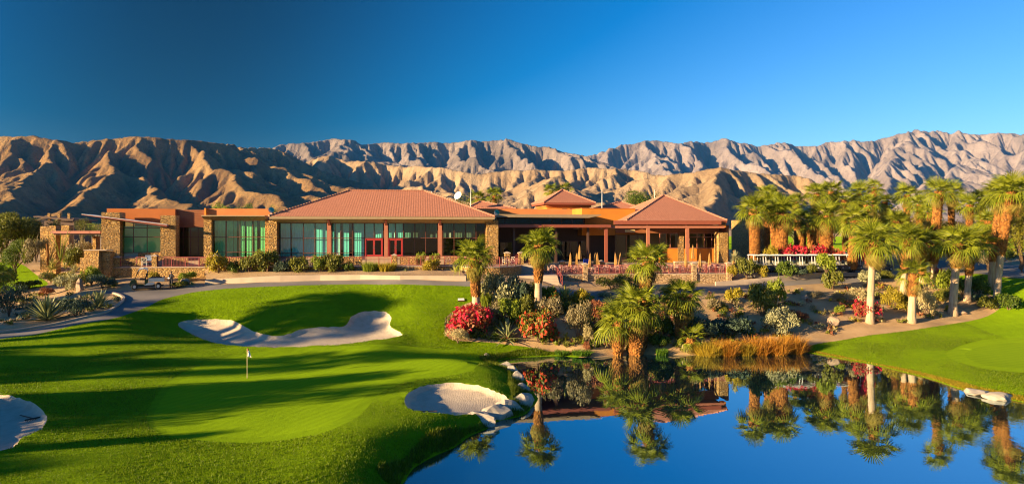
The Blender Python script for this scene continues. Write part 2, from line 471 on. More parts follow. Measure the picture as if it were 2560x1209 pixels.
PATH = loop_from_px([(-160,880),(0,847),(86,836),(182,813),(273,798),(328,782),(373,764),(410,747),(480,731),(560,722),(700,715),(860,710),(1000,710),(1150,714),(1215,722),(1300,732),(1400,742),(1480,748),(1600,746),(1700,738),(1790,727),(1860,722),(1950,716),(2100,708),(2200,699),(2330,689),(2420,681),(2520,690),
                     (2640,700),(2640,672),(2500,660),(2420,653),(2330,652),(2240,665),(2150,681),(2060,693),(1950,703),(1790,714),(1700,722),(1640,730),(1560,729),(1480,726),(1400,718),(1300,706),(1180,702),(1050,699),(900,699),(760,702),(600,708),(520,713),(430,721),(330,726),(235,728),(235,732),(283,734),(302,741),(309,750),(293,767),(255,787),(182,803),(100,820),(0,834),(-160,858)], 3)
LAWN = loop_from_px([(-160,874),(0,841),(86,830),(182,808),(273,792),(328,776),(373,758),(410,741),(480,726),(560,718),(700,711),(860,707),(1000,706),(1150,710),(1203,718),(1195,745),(1150,765),(1118,790),(1112,825),(1130,848),(1190,854),(1260,860),(1330,868),(1440,880),(1475,886),(1440,893),(1350,905),(1345,960),(1360,1030),(1300,1090),(1190,1150),(1060,1260),(600,1420),(-400,1420),(-900,1150)], 3)
LAWN2 = loop_from_px([(2005,872),(2060,856),(2150,841),(2260,827),(2360,812),(2450,796),(2500,770),(2520,752),(2480,738),(2420,712),(2350,697),(2440,684),(2520,694),(2640,704),(2900,760),(3300,1000),(3300,1200),(2800,1120),(2560,1025),(2430,995),(2330,965),(2230,940),(2130,915),(2050,900),(2005,887)], 3)
LAWN3 = loop_from_px([(-120,660),(-40,655),(30,656),(58,662),(80,678),(108,698),(118,712),(60,724),(-60,735),(-160,740)], 3)
LAWN4 = [(40,118),(120,118),(150,150),(160,240),(70,250),(44,170)]
REG = [('putting_green', GREEN, 'green'), ('putting_green', GREEN2, 'green2'), ('green_collar', COLLAR, 'collar'), ('green_collar', COLLAR2, 'collar2'),
       ('sand_bunker', BUNK[0], 'sand'), ('sand_bunker', BUNK[1], 'sand'), ('sand_bunker', BUNK[2], 'sand'),
       ('cart_path', PATH, 'path'), ('lawn', LAWN, 'turf'), ('lawn', LAWN2, 'turf'), ('lawn', LAWN3, 'turf'), ('lawn', LAWN4, 'turf')]

def fbm(x, y, s, oct=4, seed=0):
    return np.array([mnoise.fractal(Vector((a*s, b*s, seed*7.3)), 0.9, 2.0, oct) for a, b in zip(x, y)])
def hfin(x, y):
    x = np.atleast_1d(np.asarray(x, float)); y = np.atleast_1d(np.asarray(y, float))
    z = h0(x, y)
    for k, b in enumerate(BUNK):
        bb = np.asarray(b); lo = bb.min(0)-1; hi = bb.max(0)+1
        m = (x > lo[0]) & (x < hi[0]) & (y > lo[1]) & (y < hi[1])
        if not m.any(): continue
        xi, yi = x[m], y[m]
        ins = inside(b, xi, yi); dd = dist_poly(b, xi, yi)
        depth = 0.20*np.clip(dd/0.20, 0, 1) + 0.38*(1-np.exp(-dd/1.6))
        lip = 0.06*np.exp(-dd/0.8)
        z[m] += np.where(ins, -depth, lip)
    return z

def build_ground():
    xs = []
    def grid(x0, x1, y0, y1, s, jit=0.3):
        gx, gy = np.meshgrid(np.arange(x0, x1, s), np.arange(y0, y1, s))
        gx = gx.ravel(); gy = gy.ravel()
        gx = gx + (np.random.rand(len(gx))-.5)*s*jit; gy = gy + (np.random.rand(len(gy))-.5)*s*jit
        return np.stack([gx, gy], 1)
    np.random.seed(3)
    g = np.concatenate([grid(-62, 62, 20, 98, 1.0), grid(-120, 120, -40, 140, 6.0)])
    g = g[~((np.abs(g[:, 0]) > 1.02*0.78*np.maximum(g[:, 1], 0)+4) & (np.arange(len(g)) < 124*78) & (np.arange(len(g)) % 3 > 0))]
    fine = np.concatenate([grid(*(np.asarray(b).min(0)[0]-.6, np.asarray(b).max(0)[0]+.6, np.asarray(b).min(0)[1]-.6, np.asarray(b).max(0)[1]+.6), 0.4) for b in BUNK])
    far = []
    for r in (160, 220, 320, 500, 900, 1700, 3500, 8000, 11500):
        for a in range(0, 360, 10):
            far.append((r*math.cos(math.radians(a)), r*math.sin(math.radians(a))))
    pts = [Vector(p) for p in np.concatenate([g, fine, np.array(far)])]
    edges = []
    loops = [r[1] for r in REG]
    for b in BUNK:   # a second ring just inside each bunker edge holds the lip
        bb = np.asarray(b); n = len(bb); nx = []
        area = sum(bb[i-1][0]*bb[i][1]-bb[i][0]*bb[i-1][1] for i in range(n))
        for i in range(n):
            t = bb[(i+1) % n]-bb[i-1]; t = t/max(np.hypot(*t), 1e-9)
            nn = np.array([-t[1], t[0]]) * (1 if area > 0 else -1)
            nx.append(tuple(bb[i]+nn*0.2)); nx.append(tuple(bb[i]-nn*0.3))
        pts += [Vector(p) for p in nx]
    for lp in loops:
        n0 = len(pts); pts += [Vector(p) for p in lp]
        edges += [(n0+i, n0+(i+1) % len(lp)) for i in range(len(lp))]
    vs, _e, fs, _1, _2, _3 = delaunay_2d_cdt(pts, edges, [], 0, 1e-4, False)
    V = np.array([(v.x, v.y) for v in vs])
    Z = hfin(V[:, 0], V[:, 1])
    T = np.array(fs)
    c = V[T].mean(1)
    region = np.full(len(T), -1)
    for k, r in reversed(list(enumerate(REG))):
        region[inside(r[1], c[:, 0], c[:, 1])] = k
    # roughness of the open desert
    des = np.zeros(len(V), bool); des[T[region == -1].ravel()] = True
    oth = np.zeros(len(V), bool); oth[T[region != -1].ravel()] = True
    m = des & ~oth & (V[:, 1] < 100) & (V[:, 1] > 25)
    Z[m] += 0.16*fbm(V[m, 0], V[m, 1], 0.45, 4, 1) * np.clip(Z[m]/0.6, 0, 1)
    mt = oth & (V[:, 1] < 75)
    Z[mt] += 0.05*fbm(V[mt, 0], V[mt, 1], 0.25, 3, 2) * np.clip(Z[mt]/0.6, 0, 1)
    def emit(name, sel, mat):
        tt = T[sel]; used, inv = np.unique(tt.ravel(), return_inverse=True)
        me = bpy.data.meshes.new(name)
        me.from_pydata(np.column_stack([V[used], Z[used]]).tolist(), [], inv.reshape(-1, 3).tolist())
        me.materials.append(M[mat])
        me.polygons.foreach_set('use_smooth', [True]*len(me.polygons))
        me.update()
        o = link_mesh(name, me); o['kind'] = 'structure'; return o
    emit('ground', region == -1, 'desert')
    for k, r in enumerate(REG):
        if (region == k).any(): emit(r[0], region == k, r[2])
build_ground()

# ---------------------------------------------------------------- pond
def build_pond():
    w = [tuple(G(x, y, 0)[:2]) for x, y in SHORE_PX]
    w = [(-2, -40), (-3, 10)] + w + [(60, 30), (75, -40)]
    pl = np.array(w); c = pl.mean(0)
    out = []
    n = len(pl); area = sum(pl[i-1][0]*pl[i][1]-pl[i][0]*pl[i-1][1] for i in range(n))
    for i in range(n):
        t = pl[(i+1) % n]-pl[i-1]; t = t/np.hypot(*t)
        nn = np.array([t[1], -t[0]])*(1 if area > 0 else -1)
        out.append(tuple(pl[i]+nn*0.9))
    mb = MB(); mb.mat(M['water']); mb.face([(x, y, 0) for x, y in out])
    o = mb.build('pond'); fixnormals(o.data)
    if o.data.polygons[0].normal.z < 0: o.data.flip_normals()
    o['kind'] = 'structure'
build_pond()
# ================================================================ mountains: crest lines, then stream erosion
def erode(hh, upl, cell, iters, K, m=0.45, talus=None):
    ny, nx = hh.shape; N = nx*ny
    idx = np.arange(N).reshape(ny, nx)
    offs = [(-1,0),(1,0),(0,-1),(0,1),(-1,-1),(-1,1),(1,-1),(1,1)]
    for it in range(iters):
        pad = np.pad(hh, 1, mode='edge')
        best = np.zeros_like(hh); rec = idx.copy(); dist = np.full_like(hh, cell)
        for dy, dx in offs:
            L = cell*math.hypot(dx, dy)
            s = (hh - pad[1+dy:1+dy+ny, 1+dx:1+dx+nx])/L
            ii = np.clip(np.arange(ny)+dy, 0, ny-1)[:, None]*nx + np.clip(np.arange(nx)+dx, 0, nx-1)[None, :]
            better = s > best
            best = np.where(better, s, best); rec = np.where(better, ii, rec); dist = np.where(better, L, dist)
        hf = hh.ravel(); order = np.argsort(-hf); ol = order.tolist(); rl = rec.ravel().tolist()
        A = [cell*cell]*N
        for i in ol:
            r = rl[i]
            if r != i: A[r] += A[i]
        fac = (K*np.power(np.array(A), m)/dist.ravel()).tolist()
        h2 = (hf + upl.ravel()).tolist()
        for i in reversed(ol):
            r = rl[i]
            if r != i:
                f = fac[i]; v = (h2[i] + f*h2[r])/(1+f)
                h2[i] = v if v > h2[r] else h2[r]
        hh = np.array(h2).reshape(ny, nx)
        if talus:   # let over-steep faces slump
            for _ in range(2):
                p = np.pad(hh, 1, mode='edge')
                lap = (p[:-2,1:-1]+p[2:,1:-1]+p[1:-1,:-2]+p[1:-1,2:])/4 - hh
                hh = hh + lap*talus
    return hh
def upsample(a, ny, nx):
    y = np.linspace(0, a.shape[0]-1, ny); x = np.linspace(0, a.shape[1]-1, nx)
    y0 = np.minimum(y.astype(int), a.shape[0]-2); x0 = np.minimum(x.astype(int), a.shape[1]-2)
    fy = (y-y0)[:, None]; fx = (x-x0)[None]
    A = a[y0][:, x0]; B = a[y0][:, x0+1]; C = a[y0+1][:, x0]; D = a[y0+1][:, x0+1]
    return (A*(1-fx)+B*fx)*(1-fy)+(C*(1-fx)+D*fx)*fy
def ngrid(X, Y, scale, octv=5, seed=0, ridged=False):
    rng = np.random.RandomState(seed); out = np.zeros_like(X); amp = 1.0; tot = 0
    for o in range(octv):
        fx = X/scale*2**o; fy = Y/scale*2**o
        fx = fx-fx.min()+rng.rand()*5; fy = fy-fy.min()+rng.rand()*5
        g = rng.rand(int(fy.max())+3, int(fx.max())+3)
        ix = fx.astype(int); iy = fy.astype(int); tx = fx-ix; ty = fy-iy
        tx = tx*tx*(3-2*tx); ty = ty*ty*(3-2*ty)
        v = (g[iy, ix]*(1-tx)+g[iy, ix+1]*tx)*(1-ty)+(g[iy+1, ix]*(1-tx)+g[iy+1, ix+1]*tx)*ty
        v = 1-np.abs(v*2-1) if ridged else v*2-1
        out += amp*v; tot += amp; amp *= 0.5
    return out/tot
def jag(cr, seed):
    """break the crest into a ragged line"""
    rng = random.Random(seed); pts = [tuple(map(float, c)) for c in cr]; amp = 7.0
    for _ in range(2):
        out = []
        for a, b in zip(pts[:-1], pts[1:]):
            out.append(a); out.append(((a[0]+b[0])/2+rng.uniform(-6, 6), (a[1]+b[1])/2+rng.uniform(-amp, amp*.8), (a[2]+b[2])/2*(1+rng.uniform(-.012, .012))))
        out.append(pts[-1]); pts = out; amp *= .55
    return pts
def mountain(name, crests, pxr, dr, cell, slope, mat, seed, K=0.2, base=9.0, pert=0.30, iters=(30, 6), power=1.0, talus=0.045):
    """crests: polylines of (px, py, distance); the land falls away from them at the given slopes"""
    x0 = (pxr[0]-1280)*dr[1]/F; x1 = (pxr[1]-1280)*dr[1]/F
    x0 = min(x0, (pxr[0]-1280)*dr[0]/F); x1 = max(x1, (pxr[1]-1280)*dr[0]/F)
    nx = int((x1-x0)/cell); ny = int((dr[1]-dr[0])/cell)
    def field(nx_, ny_):
        X, Y = np.meshgrid(np.linspace(x0, x1, nx_), np.linspace(dr[0], dr[1], ny_))
        wob = (dr[1]-dr[0])*0.08
        Xw = X + wob*ngrid(X, Y, (dr[1]-dr[0])*0.3, 3, seed+11); Yw = Y + wob*ngrid(X, Y, (dr[1]-dr[0])*0.3, 3, seed+12)
        hh = np.full(X.shape, base-30.0)
        for ci, (cr, sl) in enumerate(crests):
            pts = [np.array(P(*c)) for c in jag(cr, seed*10+ci)]
            for a, b in zip(pts[:-1], pts[1:]):
                ab = b[:2]-a[:2]; L = (ab**2).sum()
                t = np.clip(((Xw-a[0])*ab[0]+(Yw-a[1])*ab[1])/L, 0, 1)
                dd = np.hypot(Xw-a[0]-t*ab[0], Yw-a[1]-t*ab[1])
                z = a[2]+t*(b[2]-a[2])
                # concave flanks: steep near the crest, easing towards the foot
                rel = np.maximum(z-base, 1.0)
                hh = np.maximum(hh, base + rel*np.exp(-dd*sl/rel) - 0.06*rel)
        return X, Y, hh
    nxa, nya = max(nx//3, 24), max(ny//3, 24)
    X, Y, hh = field(nxa, nya)
    hmax = hh.max()-base
    lift = np.clip(hh-base, 0, None)
    D_ = dr[1]-dr[0]
    rug = .55*ngrid(X, Y, D_*.16, 5, seed, True) + .45*ngrid(X+Y*.6, Y, D_*.07, 4, seed+2, True)
    hh = hh + pert*lift*(rug*2-1.1) + hmax*0.012*ngrid(X, Y, D_*0.03, 2, seed+5)
    ca = cell*3
    hh = erode(hh, lift*0.020, ca, iters[0], K, talus=talus)
    hh = upsample(hh, ny, nx)
    X, Y, full = field(nx, ny)
    lift = np.clip(full-base, 0, None)
    hh = hh + lift*(.12*ngrid(X+.5*Y, Y, cell*26, 5, seed+3, True)+.05*ngrid(X, Y, cell*8, 4, seed+4, True))
    hh = erode(hh, lift*0.012, cell, iters[1], K*0.8, talus=talus*0.12)
    # bring the skyline back to the crest lines
    el = (hh-H)/Y; elt = (full-H)/Y
    ang = (X/Y)
    bins = np.clip(((ang-(pxr[0]-1280)/F)/((pxr[1]-pxr[0])/F)*240).astype(int), 0, 239)
    s1 = np.full(240, -1.0); s2 = np.full(240, -1.0)
    np.maximum.at(s1, bins.ravel(), el.ravel()); np.maximum.at(s2, bins.ravel(), elt.ravel())
    ratio = np.where((s1 > 0.003) & (s2 > 0.003), s2/np.maximum(s1, 1e-4), 1.0)
    ratio = np.convolve(np.pad(np.clip(ratio, 0.5, 2.2), 1, mode='edge'), np.ones(3)/3, 'valid')
    r = np.interp((ang-(pxr[0]-1280)/F)/((pxr[1]-pxr[0])/F)*240-0.5, np.arange(240), ratio)
    hh = base + (hh-base)*r
    ft = np.clip((Y-dr[0])/((dr[1]-dr[0])*0.30), 0, 1); ft = ft*ft*(3-2*ft)
    hh = (base-6) + (hh-base+6)*ft
    v = np.stack([X.ravel(), Y.ravel(), hh.ravel()], 1)
    i = np.arange(ny*nx).reshape(ny, nx)
    q = np.stack([i[:-1, :-1], i[:-1, 1:], i[1:, 1:], i[1:, :-1]], -1).reshape(-1, 4)
    # leave out the far flanks that no eye near the camera can see
    elv = (hh-H)/Y; bn = np.clip(((ang*F+1280+300)/3160*500).astype(int), 0, 499); run = np.full(500, -1.0); vis = np.zeros(hh.shape, bool)
    inside_px = (ang*F+1280 > -330) & (ang*F+1280 < 2860)
    for j in range(ny):
        vis[j] = elv[j] > run[bn[j]]-.022
        np.maximum.at(run, bn[j], elv[j])
    vis &= inside_px
    keep = (hh.ravel()[q].max(1) > base-4) & vis.ravel()[q].any(1)
    q = q[keep]
    used, inv = np.unique(q.ravel(), return_inverse=True)
    me = bpy.data.meshes.new(name)
    vv = v[used]; qq = inv.reshape(-1, 4)
    me.vertices.add(len(vv)); me.vertices.foreach_set('co', vv.ravel())
    me.loops.add(len(qq)*4); me.loops.foreach_set('vertex_index', qq.ravel().astype(np.int32))
    me.polygons.add(len(qq)); me.polygons.foreach_set('loop_start', np.arange(0, len(qq)*4, 4, dtype=np.int32))
    me.polygons.foreach_set('loop_total', np.full(len(qq), 4, np.int32))
    me.polygons.foreach_set('use_smooth', np.ones(len(qq), bool))
    me.update(calc_edges=True); me.validate()
    me.materials.append(mat)
    o = link_mesh(name, me); o['kind'] = 'structure'; return o

mountain('foothills', [
    ([(-500,330,3300),(-200,345,3200),(0,338,3000),(65,331,3000),(130,340,3050),(200,352,3100),(270,345,3150),(340,335,3200),(430,342,3250),(535,347,3300),(600,358,3600),(690,362,4000)], 0.50),
    ([(440,343,3250),(500,395,2750),(560,440,2400),(600,478,2100)], 0.62),
    ([(250,350,3100),(230,410,2500),(170,470,2000),(60,505,1650)], 0.5),
    ([(340,400,2700),(360,460,2150),(430,495,1800)], 0.5),
    ([(30,400,2500),(-40,470,1900),(-120,520,1500)], 0.5),
    ([(640,480,2000),(685,490,1950)], 0.7)],
    (-500, 860), (900, 4300), 6.5, 0.5, m_mountain('foothill_rock', (0.25,0.15,0.062), (0.36,0.235,0.105), (0.10,0.058,0.030), 0.004, 0.5), 5)
mountain('badlands', [
    ([(700,400,4300),(770,378,4400),(840,392,4300),(960,405,4300),(1060,410,4200),(1180,428,4000),(1320,415,3900),(1420,410,3900),(1540,425,3800)], 0.55),
    ([(1000,445,3100),(1100,455,2800),(1180,470,2600),(1290,478,2400)], 0.6),
    ([(1280,430,3300),(1380,440,2900),(1480,490,2300)], 0.6),
    ([(1540,440,3200),(1600,425,3100),(1660,420,3000),(1740,406,2900),(1800,420,2950),(1880,425,3000),(1960,440,3000),(2010,478,3000)], 0.75),
    ([(1740,406,2900),(1700,460,2500),(1660,500,2200)], 0.8),
    ([(1880,425,3000),(1850,470,2500),(1830,505,2200)], 0.8),
    ([(900,470,2600),(1000,490,2400)], 0.6)],
    (640, 2080), (1400, 4700), 7.0, 0.6, m_mountain('badland_rock', (0.32,0.225,0.128), (0.41,0.30,0.185), (0.19,0.125,0.070), 0.004, 0.12), 21, pert=0.45, K=0.22)
mountain('mountain_range', [
    ([(620,380,6500),(700,362,6600),(745,340,6600),(835,328,6700),(900,345,6800),(960,340,6900),(1060,337,7000),(1120,338,7000),(1200,337,7000),(1275,333,7000),(1340,345,7000),(1410,352,6900),(1480,372,6800),(1540,395,6500),(1600,430,6200)], 0.55),
    ([(835,328,6700),(820,370,6000),(800,410,5400)], 0.6),
    ([(1100,338,7000),(1150,370,6200),(1220,405,5600)], 0.6),
    ([(1275,335,7000),(1320,380,6200),(1380,415,5500)], 0.6)],
    (560, 1700), (3600, 7900), 11.0, 0.55, m_mountain('range_rock', (0.20,0.158,0.132), (0.31,0.25,0.215), (0.095,0.078,0.068), 0.0022, 0.5), 33, K=0.25)
mountain('mountain_range_far', [
    ([(1380,420,9000),(1500,385,9200),(1600,355,9300),(1650,345,9400),(1710,352,9400),(1760,345,9400),(1830,337,9400),(1890,347,9400),(1940,352,9400),(1985,340,9400),(2060,350,9500),(2140,337,9500),(2200,338,9500),(2270,320,9600),(2310,307,9600),(2380,312,9600),(2440,317,9600),(2520,314,9600),(2600,318,9600),(2750,330,9600),(2900,360,9600)], 0.55),
    ([(1830,337,9400),(1900,390,8200),(1960,430,7200)], 0.6),
    ([(1985,340,9400),(2060,400,8200),(2110,440,7300)], 0.6),
    ([(2310,307,9600),(2280,360,8400),(2190,420,7200),(2110,465,6300)], 0.6),
    ([(2470,316,9600),(2440,360,8400),(2330,400,7200),(2250,450,6200)], 0.6),
    ([(1650,345,9400),(1640,380,8400),(1600,420,7400)], 0.6),
    ([(2640,320,9600),(2600,400,7600),(2540,450,6400)], 0.55)],
    (1340, 2900), (4000, 10600), 15.0, 0.55, m_mountain('far_rock', (0.245,0.198,0.178), (0.35,0.295,0.27), (0.135,0.11,0.10), 0.0018, 0.3), 47, K=0.25)
# ================================================================ building materials
def m_stone(name, cols, sx=3.4, sz=9.0, bump=0.9):
    t = NT(name)
    tc = t.new('ShaderNodeTexCoord'); sp = t.new('ShaderNodeSeparateXYZ'); t.link(tc.outputs['Object'], sp.inputs[0])
    u = t.math('ADD', sp.outputs[0], sp.outputs[1])
    cb = t.new('ShaderNodeCombineXYZ'); t.link(t.math('MULTIPLY', u, sx), cb.inputs[0]); t.link(t.math('MULTIPLY', sp.outputs[2], sz), cb.inputs[1])
    v = t.new('ShaderNodeTexVoronoi', distance='CHEBYCHEV'); v.inputs['Scale'].default_value = 1.0; v.inputs['Randomness'].default_value = 0.85
    t.link(cb.outputs[0], v.inputs['Vector'])
    ve = t.new('ShaderNodeTexVoronoi', feature='DISTANCE_TO_EDGE'); ve.inputs['Scale'].default_value = 1.0; ve.inputs['Randomness'].default_value = 0.85
    t.link(cb.outputs[0], ve.inputs['Vector'])
    sc = t.new('ShaderNodeSeparateColor'); t.link(v.outputs['Color'], sc.inputs[0])
    n = len(cols)
    c = t.ramp(sc.outputs[0], [(i/(n-1), cols[i]) for i in range(n)])
    c = t.mix(t.math('MULTIPLY', t.noise(tc.outputs['Object'], 9.0, 5, 0.7), 0.4), c, tuple(x*0.5 for x in cols[0]))
    joint = t.math('LESS_THAN', ve.outputs['Distance'], 0.055)
    t.col(t.mix(joint, c, (0.16, 0.09, 0.04))); t.rough(0.9)
    hgt = t.math('ADD', t.math('MINIMUM', t.math('MULTIPLY', ve.outputs['Distance'], 5.0), 1.0), t.math('MULTIPLY', sc.outputs[1], 0.9))
    t.bump(hgt, bump, 0.06)
    return t.m
M['stone'] = m_stone('gold_ledge_stone', [(0.44,0.23,0.06),(0.68,0.40,0.11),(0.76,0.48,0.16),(0.62,0.34,0.09),(0.78,0.56,0.26)])
M['stone2'] = m_stone('pale_ledge_stone', [(0.42,0.29,0.15),(0.55,0.40,0.23),(0.50,0.34,0.18),(0.62,0.47,0.30)], 2.0, 6.0, 0.5)
def m_stucco(name, c):
    t = NT(name); p = t.coord('Object')
    a = t.noise(p, 0.7, 5); b = t.noise(p, 40.0, 3)
    t.col(t.ramp(a, [(0.3, tuple(x*0.86 for x in c)), (0.7, tuple(min(1, x*1.08) for x in c))])); t.rough(0.9); t.bump(b, 0.15, 0.01); return t.m
M['orange'] = m_stucco('orange_stucco', (0.62, 0.22, 0.022))
M['rust'] = m_stucco('rust_stucco', (0.50, 0.155, 0.035))
M['pink'] = m_stucco('terracotta_parapet', (0.58, 0.20, 0.06))
M['tan'] = m_stucco('tan_plaster', (0.50, 0.36, 0.20))
M['concrete'] = m_stucco('path_concrete', (0.46, 0.36, 0.27))
M['paving'] = m_stucco('terrace_paving', (0.42, 0.31, 0.21))
M['soffit'] = plain('cream_soffit', (0.62, 0.50, 0.24), 0.7)
M['fascia'] = plain('taupe_fascia', (0.33, 0.24, 0.14), 0.6)
M['beam'] = plain('red_brown_steel', (0.28, 0.080, 0.045), 0.45)
M['post'] = plain('rose_brown_post', (0.40, 0.15, 0.085), 0.5)
M['rail'] = plain('burgundy_rail', (0.33, 0.075, 0.065), 0.45)
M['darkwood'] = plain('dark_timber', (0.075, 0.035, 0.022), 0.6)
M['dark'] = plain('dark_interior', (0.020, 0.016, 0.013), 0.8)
M['mullion'] = plain('bronze_mullion', (0.13, 0.045, 0.025), 0.4)
M['doorframe'] = plain('crimson_door_frame', (0.35, 0.035, 0.03), 0.4)
M['blind'] = plain('pale_blind', (0.74, 0.82, 0.76), 0.9, var=0.06)
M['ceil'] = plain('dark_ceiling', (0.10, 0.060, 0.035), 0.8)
M['white'] = plain('white_paint', (0.78, 0.77, 0.74), 0.45, var=0.04)
M['metal'] = plain('dull_metal', (0.45, 0.45, 0.43), 0.35, metal=0.8)
M['black'] = plain('black_rubber', (0.016, 0.016, 0.016), 0.7)
def m_siding():
    t = NT('board_siding'); p = t.coord('Object')
    t.col(t.ramp(t.noise(p, 1.2, 5), [(0.3, (0.24,0.08,0.028)), (0.7, (0.32,0.115,0.042))])); t.rough(0.7); return t.m
M['siding'] = m_siding()
def m_tile():
    t = NT('clay_roof_tile'); p = t.coord('Object')
    br = t.new('ShaderNodeTexNoise'); 
    a = t.noise(t.coord('Object', (3.2, 1.2, 1.2)), 2.0, 2); b = t.noise(p, 0.25, 4)
    c = t.ramp(a, [(0.25, (0.32,0.125,0.075)), (0.5, (0.42,0.175,0.105)), (0.75, (0.50,0.23,0.145))])
    c = t.mix(t.math('MULTIPLY', b, 0.4), c, (0.36,0.16,0.11))
    t.n.remove(br); t.col(c); t.rough(0.75)
    w = t.new('ShaderNodeTexWave', wave_type='BANDS', bands_direction='X'); w.inputs['Scale'].default_value = 1.1
    t.link(p, w.inputs['Vector']); t.bump(w.outputs['Fac'], 0.35, 0.03)
    return t.m
M['tile'] = m_tile()
def m_glass(name, tint, refl=0.10):
    t = NT(name)
    tr = t.new('ShaderNodeBsdfTransparent'); tr.inputs[0].default_value = (*tint, 1)
    gl = t.new('ShaderNodeBsdfGlossy'); gl.inputs['Roughness'].default_value = 0.02
    lw_ = t.new('ShaderNodeLayerWeight'); lw_.inputs['Blend'].default_value = 0.5
    f = t.math('ADD', t.math('MULTIPLY', t.math('POWER', lw_.outputs['Facing'], 5.0), 0.9), refl)
    mx = t.new('ShaderNodeMixShader'); t.link(f, mx.inputs[0]); t.link(tr.outputs[0], mx.inputs[1]); t.link(gl.outputs[0], mx.inputs[2])
    t.link(mx.outputs[0], t.o.inputs['Surface'])
    return t.m
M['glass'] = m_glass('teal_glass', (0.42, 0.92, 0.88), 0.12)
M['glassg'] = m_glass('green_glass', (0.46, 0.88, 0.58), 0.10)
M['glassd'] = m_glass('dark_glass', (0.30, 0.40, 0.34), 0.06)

class Fac:
    """a facade plane from (pxA, dA) to (pxB, dB); pixel -> (u along, v into, z up)"""
    def __init__(s, pxA, dA, pxB, dB, z0):
        s.A = Vector(((pxA-1280)*dA/F, dA)); B = Vector(((pxB-1280)*dB/F, dB))
        s.L = (B-s.A).length; s.u = (B-s.A)/s.L; s.n = Vector((-s.u.y, s.u.x)); s.z0 = z0
        s.rz = math.atan2(s.u.y, s.u.x)
    def uz(s, px, py=575, v=0.0):
        o = s.A + s.n*v
        dx = (px-1280)/F
        # (t*dx, t) on the plane: ((t*dx,t)-o).n = 0
        t = (o.dot(s.n))/(dx*s.n.x + s.n.y)
        p = Vector((t*dx, t))
        return (p-s.A).dot(s.u), H-(py-Y0)*t/F - s.z0
    def root(s, name, label, cat, group=None):
        return empty(name, (s.A.x, s.A.y, s.z0), s.rz, label, cat, group)
    def world(s, u, v, z):
        p = s.A + s.u*u + s.n*v
        return Vector((p.x, p.y, z+s.z0))
    def bx(s, name, root, px0, px1, py0, py1, v0, v1, mat, z0=None, z1=None):
        u0, za = s.uz(px0, py1, v0); u1, zb = s.uz(px1, py0, v0)
        mb = MB().mat(mat); mb.box(u0, u1, v0, v1, za if z0 is None else z0, zb if z1 is None else z1)
        return mb.build(name, root)
def ubox(name, root, u0, u1, v0, v1, z0, z1, mat):
    return MB().mat(mat).box(u0, u1, v0, v1, z0, z1).build(name, root)
def window(root, us, zs, v, glass, frame_mat=None, bar=0.07, name='window', skip=()):
    """frame with bars on the grid lines; every pane is a piece of its own"""
    fm = frame_mat or M['mullion']
    mb = MB().mat(fm)
    for i, u in enumerate(us): mb.box(u-bar/2, u+bar/2, v-0.05, v+0.05, zs[0], zs[-1])
    for j, z in enumerate(zs):
        for i in range(len(us)-1): mb.box(us[i]+bar/2, us[i+1]-bar/2, v-0.047, v+0.047, z-bar/2, z+bar/2)
    w = mb.build(name, root)
    for i in range(len(us)-1):
        for j in range(len(zs)-1):
            if (i, j) in skip: continue
            b = MB().mat(glass)
            b.face([(us[i]+bar/2, v+0.01, zs[j]+bar/2), (us[i+1]-bar/2, v+0.01, zs[j]+bar/2), (us[i+1]-bar/2, v+0.01, zs[j+1]-bar/2), (us[i]+bar/2, v+0.01, zs[j+1]-bar/2)])
            b.build('pane', w)
    return w
def slope(name, root, E0, E1, R0, R1, n, mat, step=0.05):
    E0, E1, R0, R1 = map(Vector, (E0, E1, R0, R1))
    mb = MB().mat(mat)
    def pt(t, s_): return (E0.lerp(R0, t)).lerp(E1.lerp(R1, t), s_)
    up = Vector((0, 0, step))
    for i in range(n):
        a, b = i/n, (i+1)/n
        p = [pt(a, 0), pt(a, 1), pt(b, 1), pt(b, 0)]
        if (p[2]-p[3]).length < 1e-4: mb.face([p[0]+up, p[1]+up, p[2]])
        else: mb.face([p[0]+up, p[1]+up, p[2], p[3]])
        mb.face([p[0]-up*0.2, p[1]-up*0.2, p[1]+up, p[0]+up])
    return mb.build(name, root)
def cap_line(name, root, a, b, mat, r=0.11):
    a = Vector(a); b = Vector(b); n = max(2, int((b-a).length/0.45))
    mb = MB().mat(mat)
    for i in range(n):
        p = a.lerp(b, i/n); q = a.lerp(b, (i+1.12)/n)
        mb.tube([p+Vector((0,0,.07)), q+Vector((0,0,.02))], [r*1.15, r*0.9], 6)
    return mb.build(name, root)
